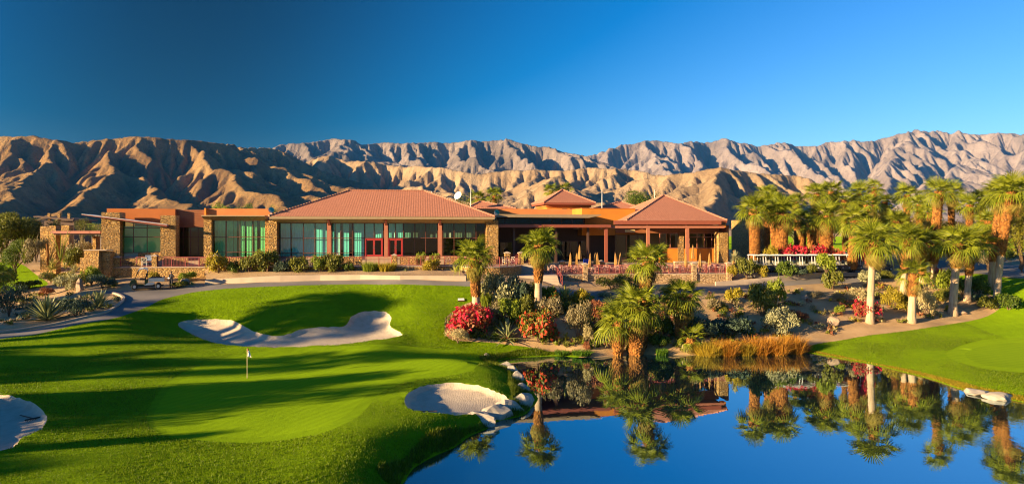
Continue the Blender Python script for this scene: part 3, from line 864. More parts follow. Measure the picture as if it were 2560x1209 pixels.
def hip_roof(root, u0, u1, v0, v1, ze, zr, r0, r1, n=26, fascia=0.34, overhang_mat=None, back=True, soffit_in=None):
    vm = (v0+v1)/2
    rf = empty('roof', (0, 0, 0), parent=root)
    slope('tile_slope', rf, (u0,v0,ze), (u1,v0,ze), (r0,vm,zr), (r1,vm,zr), n, M['tile'])
    slope('tile_slope', rf, (u0,v1,ze), (u0,v0,ze), (r0,vm,zr), (r0,vm,zr), n, M['tile'])
    slope('tile_slope', rf, (u1,v0,ze), (u1,v1,ze), (r1,vm,zr), (r1,vm,zr), n, M['tile'])
    slope('tile_slope', rf, (u1,v1,ze), (u0,v1,ze), (r1,vm,zr), (r0,vm,zr), n, M['tile'])
    if r1-r0 > 0.3: cap_line('ridge_cap', rf, (r0,vm,zr), (r1,vm,zr), M['tile'])
    for a, b in (((u0,v0),(r0,vm)), ((u1,v0),(r1,vm)), ((u0,v1),(r0,vm)), ((u1,v1),(r1,vm))):
        cap_line('hip_cap', rf, (a[0],a[1],ze), (b[0],b[1],zr), M['tile'])
    m = overhang_mat or M['fascia']
    MB().mat(m).box(u0+.05, u1-.05, v0+.05, v0+.17, ze-fascia, ze-.012).build('fascia', rf)
    MB().mat(m).box(u0+.05, u1-.05, v1-.17, v1-.05, ze-fascia, ze-.012).build('fascia', rf)
    MB().mat(m).box(u0+.05, u0+.17, v0+.175, v1-.175, ze-fascia, ze-.012).build('fascia', rf)
    MB().mat(m).box(u1-.17, u1-.05, v0+.175, v1-.175, ze-fascia, ze-.012).build('fascia', rf)
    return rf

ZT = 6.85     # lower terrace
ZP = 7.65     # podium of the hall
# ================================================================ main hall
f1 = Fac(667, 79.0, 1245, 82.5, ZP)
hall = f1.root('main_hall', 'long hall with teal glass front under a wide hipped red tile roof', 'building')
uL, _ = f1.uz(667); uR, _ = f1.uz(1243)
zE = f1.uz(950, 541, -2.2)[1]           # eave
zG = f1.uz(950, 558)[1]                 # glass head
ue0 = f1.uz(672, 540, -2.4)[0]; ue1 = f1.uz(1238, 540, -2.4)[0]
hip_roof(hall, ue0, ue1, -2.4, 19.0, zE, zE+3.55, ue0+7.8, ue1-8.2, 34, 0.30)
mb = MB().mat(M['soffit']); mb.quadmesh([(ue0+.2,-2.2,zE-.30),(ue1-.2,-2.2,zE-.30),(ue1-.2,-.12,zG+.05),(ue0+.2,-.12,zG+.05)], [(3,2,1,0)])
mb.quadmesh([(ue0+.2,-2.2,zE-.26),(ue1-.2,-2.2,zE-.26),(ue1-.2,-.12,zG+.1),(ue0+.2,-.12,zG+.1)], [(0,1,2,3)]); mb.build('soffit', hall)
ubox('wall', hall, uL+.3, uR-.3, -.10, .30, zG+.04, zE+.3, M['tan'])
ubox('floor', hall, uL+.1, uR-.1, -.05, 15, -.25, .0, M['paving'])
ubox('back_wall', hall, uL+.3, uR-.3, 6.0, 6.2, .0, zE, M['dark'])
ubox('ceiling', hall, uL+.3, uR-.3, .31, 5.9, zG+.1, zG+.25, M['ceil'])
ubox('side_wall', hall, uL+.15, uL+.35, .35, 16, .0, zE-.3, M['stone'])
ubox('side_wall', hall, uR-.35, uR-.15, .35, 16, .0, zE-.3, M['stone'])
for a, b in ((665, 676), (676.5, 697)): 
    u0, u1 = f1.uz(a)[0], f1.uz(b)[0]
    ubox('stone_pier', hall, u0, u1, -1.1 if a > 670 else -.5, .5, -.8, zG+.3, M['stone'])
u0 = f1.uz(1214)[0]; ubox('stone_pier', hall, u0, uR, -1.2, .6, -.8, zG+.35, M['stone'])
zr = [0.05, f1.uz(760, 632)[1], f1.uz(760, 595)[1], zG]
def pus(*px): return [f1.uz(p)[0] for p in px]
window(hall, pus(698, 727, 758, 787, 817), zr, 0, M['glass'])
window(hall, pus(829, 852, 881, 911), zr, 0, M['glass'])
window(hall, pus(911.5, 935, 958), [zr[2], zG], 0, M['glass'])
window(hall, pus(970, 988, 1008), [zr[2], zG], 0, M['glass'])
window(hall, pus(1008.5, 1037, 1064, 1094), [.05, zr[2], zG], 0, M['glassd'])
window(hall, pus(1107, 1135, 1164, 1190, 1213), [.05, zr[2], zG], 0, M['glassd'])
for a, b in ((913, 957), (971, 1007)):
    ua, ub = f1.uz(a)[0], f1.uz(b)[0]; um = (ua+ub)/2; zt = zr[2]-.06
    d = MB().mat(M['doorframe']).box(ua, ua+.09, -.09, .09, .02, zt).box(ub-.09, ub, -.09, .09, .02, zt).box(ua+.09, ub-.09, -.09, .09, zt-.09, zt).build('door_frame', hall)
    for p, q in ((ua+.1, um-.01), (um+.01, ub-.1)):
        lf = MB().mat(M['doorframe']).box(p, p+.10, -.05, .05, .04, zt-.1).box(q-.10, q, -.05, .05, .04, zt-.1).box(p+.1, q-.1, -.05, .05, zt-.22, zt-.1).box(p+.1, q-.1, -.05, .05, .04, .26).build('door', hall)
        MB().mat(M['glassd']).face([(p+.1,.0,.26),(q-.1,.0,.26),(q-.1,.0,zt-.22),(p+.1,.0,zt-.22)]).build('pane', lf)
        hx = q-.06 if p < um-.05 and q < um+.01 else p+.06
        MB().mat(M['metal']).tube([(hx,-.06,.95),(hx,-.12,1.0),(hx,-.12,1.25),(hx,-.06,1.3)], .022, 6).build('handle', lf)
# roller blinds hang behind the glass, some stop half way
bl = [(699,727,0),(728,757,0),(758,787,0),(788,817,0),(830,836,0),(838,852,0),(856,872,0),(884,910,0),(912,934,.62),(936,957,.62),(971,987,.62),(989,1007,.62),(1009,1036,.62),(1038,1063,.62),(1065,1093,.62),(1108,1134,.62),(1136,1163,.62),(1165,1189,.62)]
rng = random.Random(4)
for a, b, lo in bl:
    z0 = .08 if not lo else zr[2]+.02
    ua, ub = f1.uz(a)[0]+.03, f1.uz(b)[0]-.03
    mb = MB().mat(M['blind']); n = 8; v0 = .35 + rng.random()*.1
    for i in range(n):
        mb.face([(ua+(ub-ua)*i/n, v0+.03*(i % 2), z0), (ua+(ub-ua)*(i+1)/n, v0+.03*((i+1) % 2), z0), (ua+(ub-ua)*(i+1)/n, v0+.03*((i+1) % 2), zG), (ua+(ub-ua)*i/n, v0+.03*(i % 2), zG)])
    mb.build('blind', hall)
for pxc in (823, 965, 1100):
    uc = f1.uz(pxc, 600, -1.3)[0]
    mb = MB().mat(M['post']); mb.box(uc-.21, uc+.21, -1.5, -1.1, 0, zG+.1)
    col_ = mb.build('column', hall)
    MB().mat(M['beam']).prism_yz([(-1.52, zG-.25), (-1.1, zG-.25), (-1.1, zG+.25), (-2.25, zE-.12), (-2.25, zE-.32)], uc-.12, uc+.12).build('bracket', col_)
for i in range(7):
    uc = uL+3+i*3.6
    mb = MB().mat(M['darkwood']).box(uc-.7, uc+.7, 2.2, 3.4, .70, .75); 
    for sx in (-.6, .6):
        for vy in (2.3, 3.3): mb.box(uc+sx-.04, uc+sx+.04, vy-.04, vy+.04, 0, .695)
    mb.build('dining_table', hall)
def floodlight(px, py, d, label, flip=1):
    c = P(px, py, d); r = empty('roof_floodlight', c - Vector((0, 0, .45)), 0, label, 'floodlight')
    mb = MB().mat(M['metal']).box(-.06, .06, -.06, .06, -.1, .45); mb.build('mount', r)
    pts = [(0, 0, .45), (.02*flip, -.05, .47), (.12*flip, -.32, .52)]
    MB().mat(M['metal']).tube([(0,.02,.42),(.04*flip,-.12,.47),(.16*flip,-.42,.55)], [.14, .24, .33], 12).build('lamp_housing', r, smooth=False)
    MB().mat(M['glass']).tube([(.162*flip,-.425,.551),(.166*flip,-.44,.553)], [.30, .30], 12).build('lens', r)
floodlight(678, 527, 78.0, 'round metal floodlight on the left corner of the big tile roof')
floodlight(1239, 533, 80.5, 'round metal floodlight on the right corner of the big tile roof', 1)

# ================================================================ glass link wing with flat roof (left of the hall)
f2 = Fac(510, 78.0, 668, 79.0, ZP)
lw = f2.root('glass_wing', 'flat roofed wing with green tinted glass wall beside a stone pier', 'building')
zh = f2.uz(600, 551)[1]; ze2 = f2.uz(600, 538, -1.4)[1]
ua, ub = f2.uz(533)[0], f2.uz(664)[0]
window(lw, [ua, f2.uz(566)[0], f2.uz(600)[0], f2.uz(632)[0], ub], [.05, f2.uz(600, 630)[1], f2.uz(600, 592)[1], zh], 0, M['glassg'])
u0, u1 = f2.uz(513)[0], f2.uz(533)[0]
ubox('stone_pier', lw, u0, u1-.03, -.6, .6, -.8, zh+.15, M['stone'])
mb = MB().mat(M['fascia']); us, ue = f2.uz(503, 540, -1.6)[0], f2.uz(664, 540, -1.6)[0]
mb.prism_yz([(-1.6, ze2), (-1.6, ze2-.12), (-.2, zh+.02), (9, zh+.02), (9, ze2)], us, ue-.1); mb.build('flat_roof', lw)
ubox('soffit', lw, u1, ub, -.19, .12, zh-.015, zh+.012, M['soffit'])
ubox('parapet', lw, f2.uz(517, 530, 2.0)[0], f2.uz(680, 530, 2.0)[0], 2.0, 2.3, ze2-.1, f2.uz(600, 521.5, 2.0)[1], M['pink'])
ubox('parapet_end', lw, f2.uz(512.5, 530, 1.9)[0], f2.uz(516.8, 530, 1.9)[0], 1.6, 4.0, ze2+.01, f2.uz(600, 520.5, 1.9)[1], M['orange'])
ubox('back_wall', lw, u0, ub, 5.0, 5.2, 0, zh, M['tan'])
ubox('floor', lw, u0, ub, -.05, 5, -.2, 0, M['paving'])
ubox('side_wall', lw, u0+.05, u0+.3, .62, 5.0, 0, zh, M['tan'])
rng = random.Random(9)
for a, b in ((535,560),(562,580),(581,590),(594,608),(613,628),(633,640),(648,663)):
    mb = MB().mat(M['blind']); n = 8; pa, pb = f2.uz(a)[0], f2.uz(b)[0]
    for i in range(n):
        x, y = pa+(pb-pa)*i/n, pa+(pb-pa)*(i+1)/n
        mb.face([(x, .5+.06*(i % 2), .05), (y, .5+.06*((i+1) % 2), .05), (y, .5+.06*((i+1) % 2), zh-.02), (x, .5+.06*(i % 2), zh-.02)])
    mb.build('curtain', lw)

# ================================================================ west lounge wing with the slanted canopy
f3 = Fac(250, 75.5, 512, 78.0, ZP)
ww = f3.root('lounge_wing', 'rust coloured wing with stone piers and a slanted canopy over tall glass', 'building')
def pier(fr, root, a, b, top, v0=-.8, v1=.5, zb=-.9, m='stone'):
    u0, u1 = fr.uz(a, 575, v0)[0], fr.uz(b, 575, v0)[0]
    return ubox('stone_pier', root, u0, u1, v0, v1, zb, fr.uz((a+b)/2, top, v0)[1], M[m])
pier(f3, ww, 253, 300, 530.5, -.9, 1.0)
pier(f3, ww, 401, 439, 538, -.9, .9)
u0, u1 = f3.uz(302)[0], f3.uz(402)[0]
zt0 = f3.uz(302, 553)[1]; zt1 = f3.uz(402, 564)[1]; zb = f3.uz(350, 622)[1]
us = [u0, f3.uz(334)[0], f3.uz(368)[0], u1]
window(ww, us, [zb-.4, f3.uz(350, 592)[1], zt1-.25], 0, M['glassg'])
mb = MB().mat(M['mullion'])
for i, u in enumerate(us):
    zz = zt0+(zt1-zt0)*(u-u0)/(u1-u0); mb.box(u-.034, u+.034, -.045, .045, zt1-.2, zz)
cw = mb.build('window', ww)
for i in range(3):
    a, b = us[i]+.035, us[i+1]-.035
    za = zt0+(zt1-zt0)*(a-u0)/(u1-u0); zb_ = zt0+(zt1-zt0)*(b-u0)/(u1-u0)
    MB().mat(M['glassg']).face([(a,.01,zt1-.2),(b,.01,zt1-.2),(b,.01,zb_),(a,.01,za)]).build('pane', cw)
ubox('low_wall', ww, f3.uz(346)[0], f3.uz(402)[0], -.12, .10, -.9, zb-.45, M['stone'])
ubox('low_wall', ww, f3.uz(300)[0], f3.uz(345.5)[0], -.11, .10, -.9, -.02, M['stone'])
ubox('inner_wall', ww, u0+.2, u1-.05, .55, .65, -.3, zt1-.05, M['blind'])
# slanted canopy slab
p0 = f3.uz(203, 535.5, -1.9); p1 = f3.uz(417, 562, -1.9)
mb = MB().mat(M['beam']); mb.prism_xz([(p0[0], p0[1]-.07), (p1[0], p1[1]-.22), (p1[0], p1[1]), (p0[0], p0[1])], -1.9, 1.6); mb.build('canopy', ww)
mb = MB().mat(M['white']); mb.prism_xz([(p0[0]+.02, p0[1]+.004), (p1[0]-.02, p1[1]+.004), (p1[0]-.02, p1[1]+.05), (p0[0]+.02, p0[1]+.05)], -1.86, 1.55); mb.build('canopy_membrane', ww)
zp = f3.uz(350, 521.5, .9)[1]
ubox('parapet', ww, f3.uz(267, 530, 1.7)[0], f3.uz(438, 530, 1.7)[0], 1.7, 2.1, zt1-.6, f3.uz(350, 521.5, 1.7)[1], M['rust'])
ubox('parapet_return', ww, f3.uz(436, 530, 1.7)[0]-.4, f3.uz(438, 530, 1.7)[0], 2.11, 7, zt1-.6, f3.uz(350, 521.5, 1.7)[1]-.004, M['rust'])
# recessed entrance
ua, ub = f3.uz(441, 600, 2.2)[0], f3.uz(513, 600, 2.2)[0]
zs0, zs1 = f3.uz(480, 568, 2.2)[1], f3.uz(480, 524.5, 2.2)[1]
nb = 9
for i in range(nb):
    za = zs0+(zs1-zs0)*i/nb; zb2 = zs0+(zs1-zs0)*(i+1)/nb
    MB().mat(M['siding']).prism_yz([(2.2, za+.01), (2.4, za+.01), (2.4, zb2), (2.25, zb2)], ua, ub).build('board', ww)
window(ww, [ua, f3.uz(458, 600, 2.2)[0], f3.uz(476, 600, 2.2)[0], f3.uz(495, 600, 2.2)[0], ub], [.04, f3.uz(480, 592, 2.2)[1], zs0], 2.3, M['glassd'])
ubox('back_wall', ww, u0-2, ub, 6.5, 6.7, -.2, zp, M['tan'])
ubox('floor', ww, u0-2.1, ub, .12, 6.4, -.6, -.3, M['paving'])
ubox('ceiling', ww, u0-2, ub, 2.5, 6.4, zt1-.25, zt1-.1, M['ceil'])
ubox('side_wall', ww, f3.uz(253, 600, 1.0)[0]+.1, f3.uz(253, 600, 1.0)[0]+.4, 1.1, 6.4, -.6, zt0-.2, M['stone'])
# ================================================================ dining pavilion, right
ZR = 6.6
f5 = Fac(1540, 87.0, 1822, 88.8, ZR)
pv = f5.root('dining_pavilion', 'open dining pavilion with hipped red tile roof above red posts', 'building')
zE5 = f5.uz(1700, 551, -1.5)[1]
a0, a1 = f5.uz(1566, 551, -1.5)[0], f5.uz(1819, 551, -1.5)[0]
hip_roof(pv, a0, a1, -1.5, 14.0, zE5, zE5+3.55, (a0+a1)/2-.1+1.0, (a0+a1)/2+.1+1.0, 26, .3, M['beam'])
zb1 = f5.uz(1650, 551, -1.7)[1]; zb2 = f5.uz(1650, 561, -1.7)[1]
ubox('fascia_beam', pv, f5.uz(1535, 560, -1.7)[0], f5.uz(1803, 560, -1.7)[0], -1.75, -1.52, zb2, zb1-.02, M['beam'])
zc1 = f5.uz(1650, 564.5, -1.9)[1]; zc2 = f5.uz(1650, 570, -1.9)[1]
ubox('lower_beam', pv, f5.uz(1526, 566, -1.9)[0], f5.uz(1810, 566, -1.9)[0], -2.05, -1.8, zc2, zc1, M['post'])
ubox('ceiling', pv, a0+.3, a1-.3, -1.5, 6.5, zb2+.02, zb2+.15, M['ceil'])
for px_, w_ in ((1515, .19), (1620, .2), (1718, .2)):
    uc = f5.uz(px_, 600, -1.9)[0]
    cc = MB().mat(M['beam'] if px_ == 1515 else M['post']).box(uc-w_, uc+w_, -2.04, -1.81, -.9, zc2-.01).build('column', pv)
    MB().mat(M['beam']).bar((uc, -1.7, zc2-1.0), (uc, -1.55, zb2), .1).build('brace', cc)
ubox('eave_block', pv, a1-.75, a1-.18, -1.42, -.6, zb2-.35, zE5-.31, M['orange'])
pier(f5, pv, 1797, 1820, 580, -1.0, .4, -.9)
pier(f5, pv, 1699, 1710, 590, -.3, .3, -.9)
# rear wall with windows over an orange dado
ubox('dado', pv, f5.uz(1648, 600, 1.5)[0], f5.uz(1797, 600, 1.5)[0], 1.5, 1.7, -.1, f5.uz(1750, 621, 1.5)[1], M['orange'])
zw0, zw1 = f5.uz(1750, 620, 1.5)[1]+.05, f5.uz(1750, 583, 1.5)[1]
window(pv, [f5.uz(p, 600, 1.5)[0] for p in (1650, 1676, 1698)], [zw0, zw1], 1.6, M['glassd'], M['post'])
window(pv, [f5.uz(p, 600, 1.5)[0] for p in (1724, 1743, 1762, 1780, 1796)], [zw0, zw1-.5, zw1], 1.6, M['glassd'], M['post'])
window(pv, [f5.uz(p, 600, 1.5)[0] for p in (1542, 1570, 1600, 1616)], [.5, zw1-.2], 2.4, M['glassd'], M['darkwood'])
ubox('wall', pv, f5.uz(1540, 600, 1.5)[0], f5.uz(1797, 600, 1.5)[0], 1.48, 1.75, zw1+.05, zb2, M['siding'])
ubox('wall', pv, f5.uz(1540, 600, 1.5)[0], f5.uz(1646, 600, 1.5)[0], 2.5, 2.7, -.1, .45, M['darkwood'])
ubox('back_wall', pv, f5.uz(1540, 600, 1.5)[0], f5.uz(1797, 600, 1.5)[0], 7.0, 7.2, -.1, zb2, M['tan'])
ubox('floor', pv, f5.uz(1500, 600, -3)[0], f5.uz(1822, 600, -3)[0], -3.2, 7.0, -.45, -.02, M['paving'])
# shaded right flank
ubox('side_wall', pv, f5.uz(1822, 600, .5)[0]-.4, f5.uz(1822, 600, .5)[0], .5, 13, -1.2, zb2-.05, M['siding'])
ubox('stone_pier', pv, f5.uz(1822, 600, .5)[0]+.01, f5.uz(1822, 600, .5)[0]+.9, 4.0, 9.0, -1.2, f5.uz(1850, 566, 4.0)[1], M['stone'])
ubox('heater', pv, f5.uz(1563, 577, -.5)[0], f5.uz(1587, 577, -.5)[0], -.6, -.4, f5.uz(1575, 580, -.5)[1], f5.uz(1575, 574, -.5)[1], M['soffit'])
ubox('rear_block', pv, f5.uz(1880, 600, 9.2)[0], f5.uz(1925, 600, 9.2)[0], 9.2, 16, -1.4, f5.uz(1900, 549, 9.2)[1], M['stone'])

# ================================================================ shaded patio hall between, with flat canopy and clerestory
f4 = Fac(1243, 84.0, 1545, 87.0, ZR+.25)
ch = f4.root('patio_hall', 'dark open patio hall under a long flat canopy with clerestory windows', 'building')
z1 = f4.uz(1350, 535.5, -1.0)[1]; z2 = f4.uz(1350, 543, -1.0)[1]
cu0, cu1 = f4.uz(1215, 540, -1.0)[0], f4.uz(1503, 537, -1.0)[0]
MB().mat(M['fascia']).prism_xz([(cu0, z2), (cu1-1.6, z2-.05), (cu1, z1-.10), (cu1, z1), (cu0, z1)], -1.0, 6).build('flat_canopy', ch)
zc0, zc1 = f4.uz(1350, 560, .6)[1], f4.uz(1350, 546, .6)[1]
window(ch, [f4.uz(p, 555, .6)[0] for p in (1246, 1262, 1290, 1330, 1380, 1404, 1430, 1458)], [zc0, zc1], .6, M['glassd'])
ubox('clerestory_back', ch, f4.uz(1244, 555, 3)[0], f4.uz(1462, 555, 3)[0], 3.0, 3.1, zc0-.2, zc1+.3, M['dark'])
zl1, zl2 = f4.uz(1350, 560.5, -2.0)[1], f4.uz(1350, 571, -2.0)[1]
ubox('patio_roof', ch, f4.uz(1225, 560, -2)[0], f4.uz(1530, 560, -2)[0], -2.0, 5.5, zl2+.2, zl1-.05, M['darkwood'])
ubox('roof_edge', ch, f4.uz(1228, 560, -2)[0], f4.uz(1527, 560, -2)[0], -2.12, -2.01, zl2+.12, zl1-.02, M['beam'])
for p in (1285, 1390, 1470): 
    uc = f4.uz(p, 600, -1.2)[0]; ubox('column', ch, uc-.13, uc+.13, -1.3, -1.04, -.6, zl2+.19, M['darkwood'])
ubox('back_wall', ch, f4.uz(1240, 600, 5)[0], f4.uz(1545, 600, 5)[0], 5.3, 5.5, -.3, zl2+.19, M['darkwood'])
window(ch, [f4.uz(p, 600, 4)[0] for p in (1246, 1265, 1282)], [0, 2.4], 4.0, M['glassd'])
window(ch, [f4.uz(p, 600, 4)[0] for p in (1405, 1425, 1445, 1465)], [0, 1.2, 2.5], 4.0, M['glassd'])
ubox('floor', ch, f4.uz(1240, 600, -2)[0], f4.uz(1530, 600, -2)[0], -2.6, 5.3, -.6, -.05, M['paving'])
for p in (1445, 1503):
    uc = f4.uz(p, 580, .5)[0]; zz = f4.uz(p, 572.5, .5)[1]
    mb = MB().mat(M['metal'])
    mb.tube([(uc, .5, zz+.3), (uc, .5, zz)], .04, 6)
    for k in range(4):
        a = k*math.pi/2+.4; mb.bar((uc+.1*math.cos(a), .5+.1*math.sin(a), zz), (uc+.75*math.cos(a), .5+.75*math.sin(a), zz), .16, .02)
    mb.build('ceiling_fan', ch)

# ================================================================ orange block, parapet band, tower, small roofs
f6 = Fac(1460, 89.5, 1590, 90.8, ZR)
ob = f6.root('orange_block', 'bright orange stucco block left of the dining pavilion roof', 'building')
zt = f6.uz(1530, 521.5)[1]
ubox('wall', ob, f6.uz(1455)[0], f6.uz(1588)[0], 0, 9, zc0-1.2, zt, M['orange'])
ubox('coping', ob, f6.uz(1455)[0]-.05, f6.uz(1588)[0]+.05, -.05, 9.05, zt+.003, zt+.07, M['rust'])
f7 = Fac(1240, 93, 1480, 94.5, 7.0)
pb = f7.root('parapet_block', 'long terracotta parapet behind the flat canopy', 'building')
ubox('wall', pb, f7.uz(1180)[0], f7.uz(1462)[0], 0, 8, 0, f7.uz(1350, 522)[1], M['pink'])
MB().mat(M['rust']).box(f7.uz(1440)[0], f7.uz(1472)[0], -.4, 0, 3, f7.uz(1450, 524)[1]).build('stub_wall', pb)
f8 = Fac(1357, 101, 1482, 102.5, 7.0)
tw = f8.root('roof_tower', 'square orange lantern tower with red tile cap above the parapets', 'building')
tz = f8.uz(1420, 507)[1]
tu0, tu1 = f8.uz(1368)[0], f8.uz(1474)[0]; tdp = tu1-tu0
ubox('wall', tw, tu0, tu1, 0, tdp, 0, tz-.4, M['orange'])
ubox('cornice', tw, tu0-.2, tu1+.2, -.2, tdp+.2, tz-.62, tz-.3, M['rust'])
hip_roof(tw, tu0-.75, tu1+.75, -.75, tdp+.75, tz, tz+2.1, (tu0+tu1)/2-.05, (tu0+tu1)/2+.05, 16, .3, M['beam'])
for p in (1411, 1430):
    uc = f8.uz(p)[0]; ubox('window', tw, uc-.35, uc+.35, -.06, .05, f8.uz(p, 534)[1], f8.uz(p, 521)[1], M['dark'])
def small_roof(px0, px1, pxr, pyr, pye, d, label):
    f = Fac(px0, d, px1, d+.5, 7.0)
    r = f.root('tile_roof_block', label, 'building')
    z0, z1_ = f.uz((px0+px1)/2, pye)[1], f.uz((px0+px1)/2, pyr, 4.0)[1]
    w = f.uz(px1)[0]
    hip_roof(r, 0, w, 0, 8, z0, z1_, f.uz(pxr, pyr, 4)[0]-.2, f.uz(pxr, pyr, 4)[0]+.2, 14, .3, M['beam'])
    ubox('wall', r, .6, w-.6, .6, 7.4, 0, z0-.02, M['rust'])
small_roof(1165, 1290, 1203, 504, 521, 98, 'small red hipped roof peeking out right of the big roof')
small_roof(1488, 1610, 1552, 505, 522, 104, 'small red hipped roof behind the orange block')
# antenna masts and dish on the roofs
def mast(px, y0, y1, d, label):
    a = P(px, y1, d); b = P(px, y0, d)
    o = MB().mat(M['white']).tube([(0,0,0), (0,0,(b-a).z*.6), (0,0,(b-a).z)], [.05,.04,.025], 6).build('antenna_mast', loc=a)
    tag(o, label, 'antenna')
mast(1177, 470, 520, 96, 'thin white mast beside the dish behind the big roof')
mast(1505, 474, 520, 100, 'thin white mast between the tower and the green round tree')
mast(1636, 474, 520, 97, 'thin white mast in front of the green round tree')
mast(1079, 478, 492, 97, 'short thin aerial above the right end of the big roof ridge')
c = P(1147, 491, 97)
dr_ = empty('satellite_dish', P(1139, 508, 97), 0, 'white satellite dish on a short post behind the big roof', 'dish')
MB().mat(M['white']).tube([(0,0,-.3),(0,0,.7),(.3,0,.95)], .05, 6).build('post', dr_)
mb = MB().mat(M['white'])
ring = []
for k in range(16):
    a = 2*math.pi*k/16; ring.append((.62*math.cos(a), .62*math.sin(a)))
ax = Vector((-.5, -.75, .45)).normalized(); uu = ax.cross(Vector((0,0,1))).normalized(); vv = ax.cross(uu)
ctr = Vector((.42, 0, 1.0))
for k in range(16):
    p, q = ring[k], ring[(k+1) % 16]
    mid = lambda r_: ctr + uu*r_[0]*.5 + vv*r_[1]*.5 + ax*.06
    out = lambda r_: ctr + uu*r_[0] + vv*r_[1] + ax*.24
    mb.face([ctr, mid(p), mid(q)]); mb.face([mid(p), out(p), out(q), mid(q)])
mb.build('reflector', dr_)
# ================================================================ terraces, walls, rails, steps
def wall_run(name, pts, z0, z1, thick, mat, label, cat='wall', cap=None, group=None):
    """a wall along a polyline of (x, y); faces the camera with its first side"""
    o = empty(name, (pts[0][0], pts[0][1], z0 if not hasattr(z0, '__len__') else z0[0]), 0, label, cat, group)
    base = o.location.copy()
    n = len(pts); off = []
    for i in range(n):
        a = Vector(pts[max(i-1, 0)]); b = Vector(pts[min(i+1, n-1)]); t = (b-a).normalized(); off.append(Vector((-t.y, t.x)))
    Z0 = z0 if hasattr(z0, '__len__') else [z0]*n; Z1 = z1 if hasattr(z1, '__len__') else [z1]*n
    def strip(zlo, zhi, o0, o1, m, nm):
        mb = MB().mat(m); vs = []
        for i in range(n):
            p = Vector(pts[i]); f = p+off[i]*o0; bk = p+off[i]*o1
            for q, z in ((f, zlo[i]), (f, zhi[i]), (bk, zhi[i]), (bk, zlo[i])): vs.append((q.x-base.x, q.y-base.y, z-base.z))
        fs = []
        for i in range(n-1):
            for k in range(4): fs.append((i*4+k, (i+1)*4+k, (i+1)*4+(k+1) % 4, i*4+(k+1) % 4))
        fs += [(0, 1, 2, 3), ((n-1)*4+3, (n-1)*4+2, (n-1)*4+1, (n-1)*4)]
        mb.quadmesh(vs, fs); ob = mb.build(nm, o); fixnormals(ob.data); return ob
    strip(Z0, [z-.09 for z in Z1] if cap else Z1, 0, thick, mat, 'masonry')
    if cap: strip([z-.088 for z in Z1], Z1, -.05, thick+.05, cap, 'coping')
    return o
def xy(px, d): return ((px-1280)*d/F, d)
def lin(px0, d0, px1, d1, n=2):
    a = Vector(xy(px0, d0)); b = Vector(xy(px1, d1)); return [tuple(a.lerp(b, i/(n-1))) for i in range(n)]
FL = lin(262, 73.0, 1150, 75.6, 12)
wall_run('terrace_wall', lin(262, 73.0, 512, 73.75, 4), 4.6, ZT, .45, M['stone'], 'gold stone terrace wall behind the utility cart', cap=M['concrete'])
wall_run('terrace_wall', lin(512.5, 73.75, 1150, 75.6, 8), 5.2, ZT, .45, M['stone'], 'long low stone terrace wall behind the shrubs below the hall', cap=M['concrete'])
arc = []
c0 = Vector(xy(1222, 78.0)); R_ = 5.2
for k in range(15):
    a = math.radians(205 + k*150/14); arc.append((c0.x+R_*math.cos(a)*.72, c0.y+R_*math.sin(a)))
wall_run('bastion_wall', arc, 4.4, ZT+.02, .4, M['stone'], 'curved stone bastion wall behind the left lone palm', cap=M['concrete'])
def slab(name, pts, z0, z1, mat, kind='structure'):
    o = MB().mat(mat).prism(pts, z0, z1).build(name); fixnormals(o.data); o['kind'] = kind; return o
a = FL[0]; b = xy(1150, 75.6)
slab('terrace_floor', [(a[0]+.3, a[1]+.3), (b[0], b[1]+.3), (arc[2][0]+.2, arc[2][1]+.4)] + [(p[0]*1+.0, p[1]+.42) for p in arc[3:-1]] + [xy(1290, 84), xy(660, 80.5), xy(250, 80)], ZT-.35, ZT-.05, M['paving'])
# podium of the hall with stone face
fp = Fac(300, 75.2, 1245, 80.3, ZT)
pod = fp.root('podium', 'low stone faced podium under the glass front of the hall', 'podium')
for a, b in ((300, 352), (410, 470), (500, 528), (560, 690), (715, 760), (800, 905), (1000, 1060), (1110, 1240)):
    ubox('stone_face', pod, fp.uz(a)[0], fp.uz(b)[0], 0, .3, -.02, ZP-ZT+.06, M['stone'])
ubox('podium_slab', pod, fp.uz(300)[0]+.05, fp.uz(1245)[0], .32, 4.2, -.2, ZP-ZT-.26, M['paving'])
mb = MB().mat(M['paving'])
for a, b in ((352.5, 409), (470.5, 499.5), (528.5, 559.5), (690.5, 714.5), (760.5, 799.5), (905.5, 999.5), (1060.5, 1109.5)): mb.box(fp.uz(a)[0], fp.uz(b)[0], -.02, .3, -.02, ZP-ZT-.27)
mb.build('steps_infill', pod)

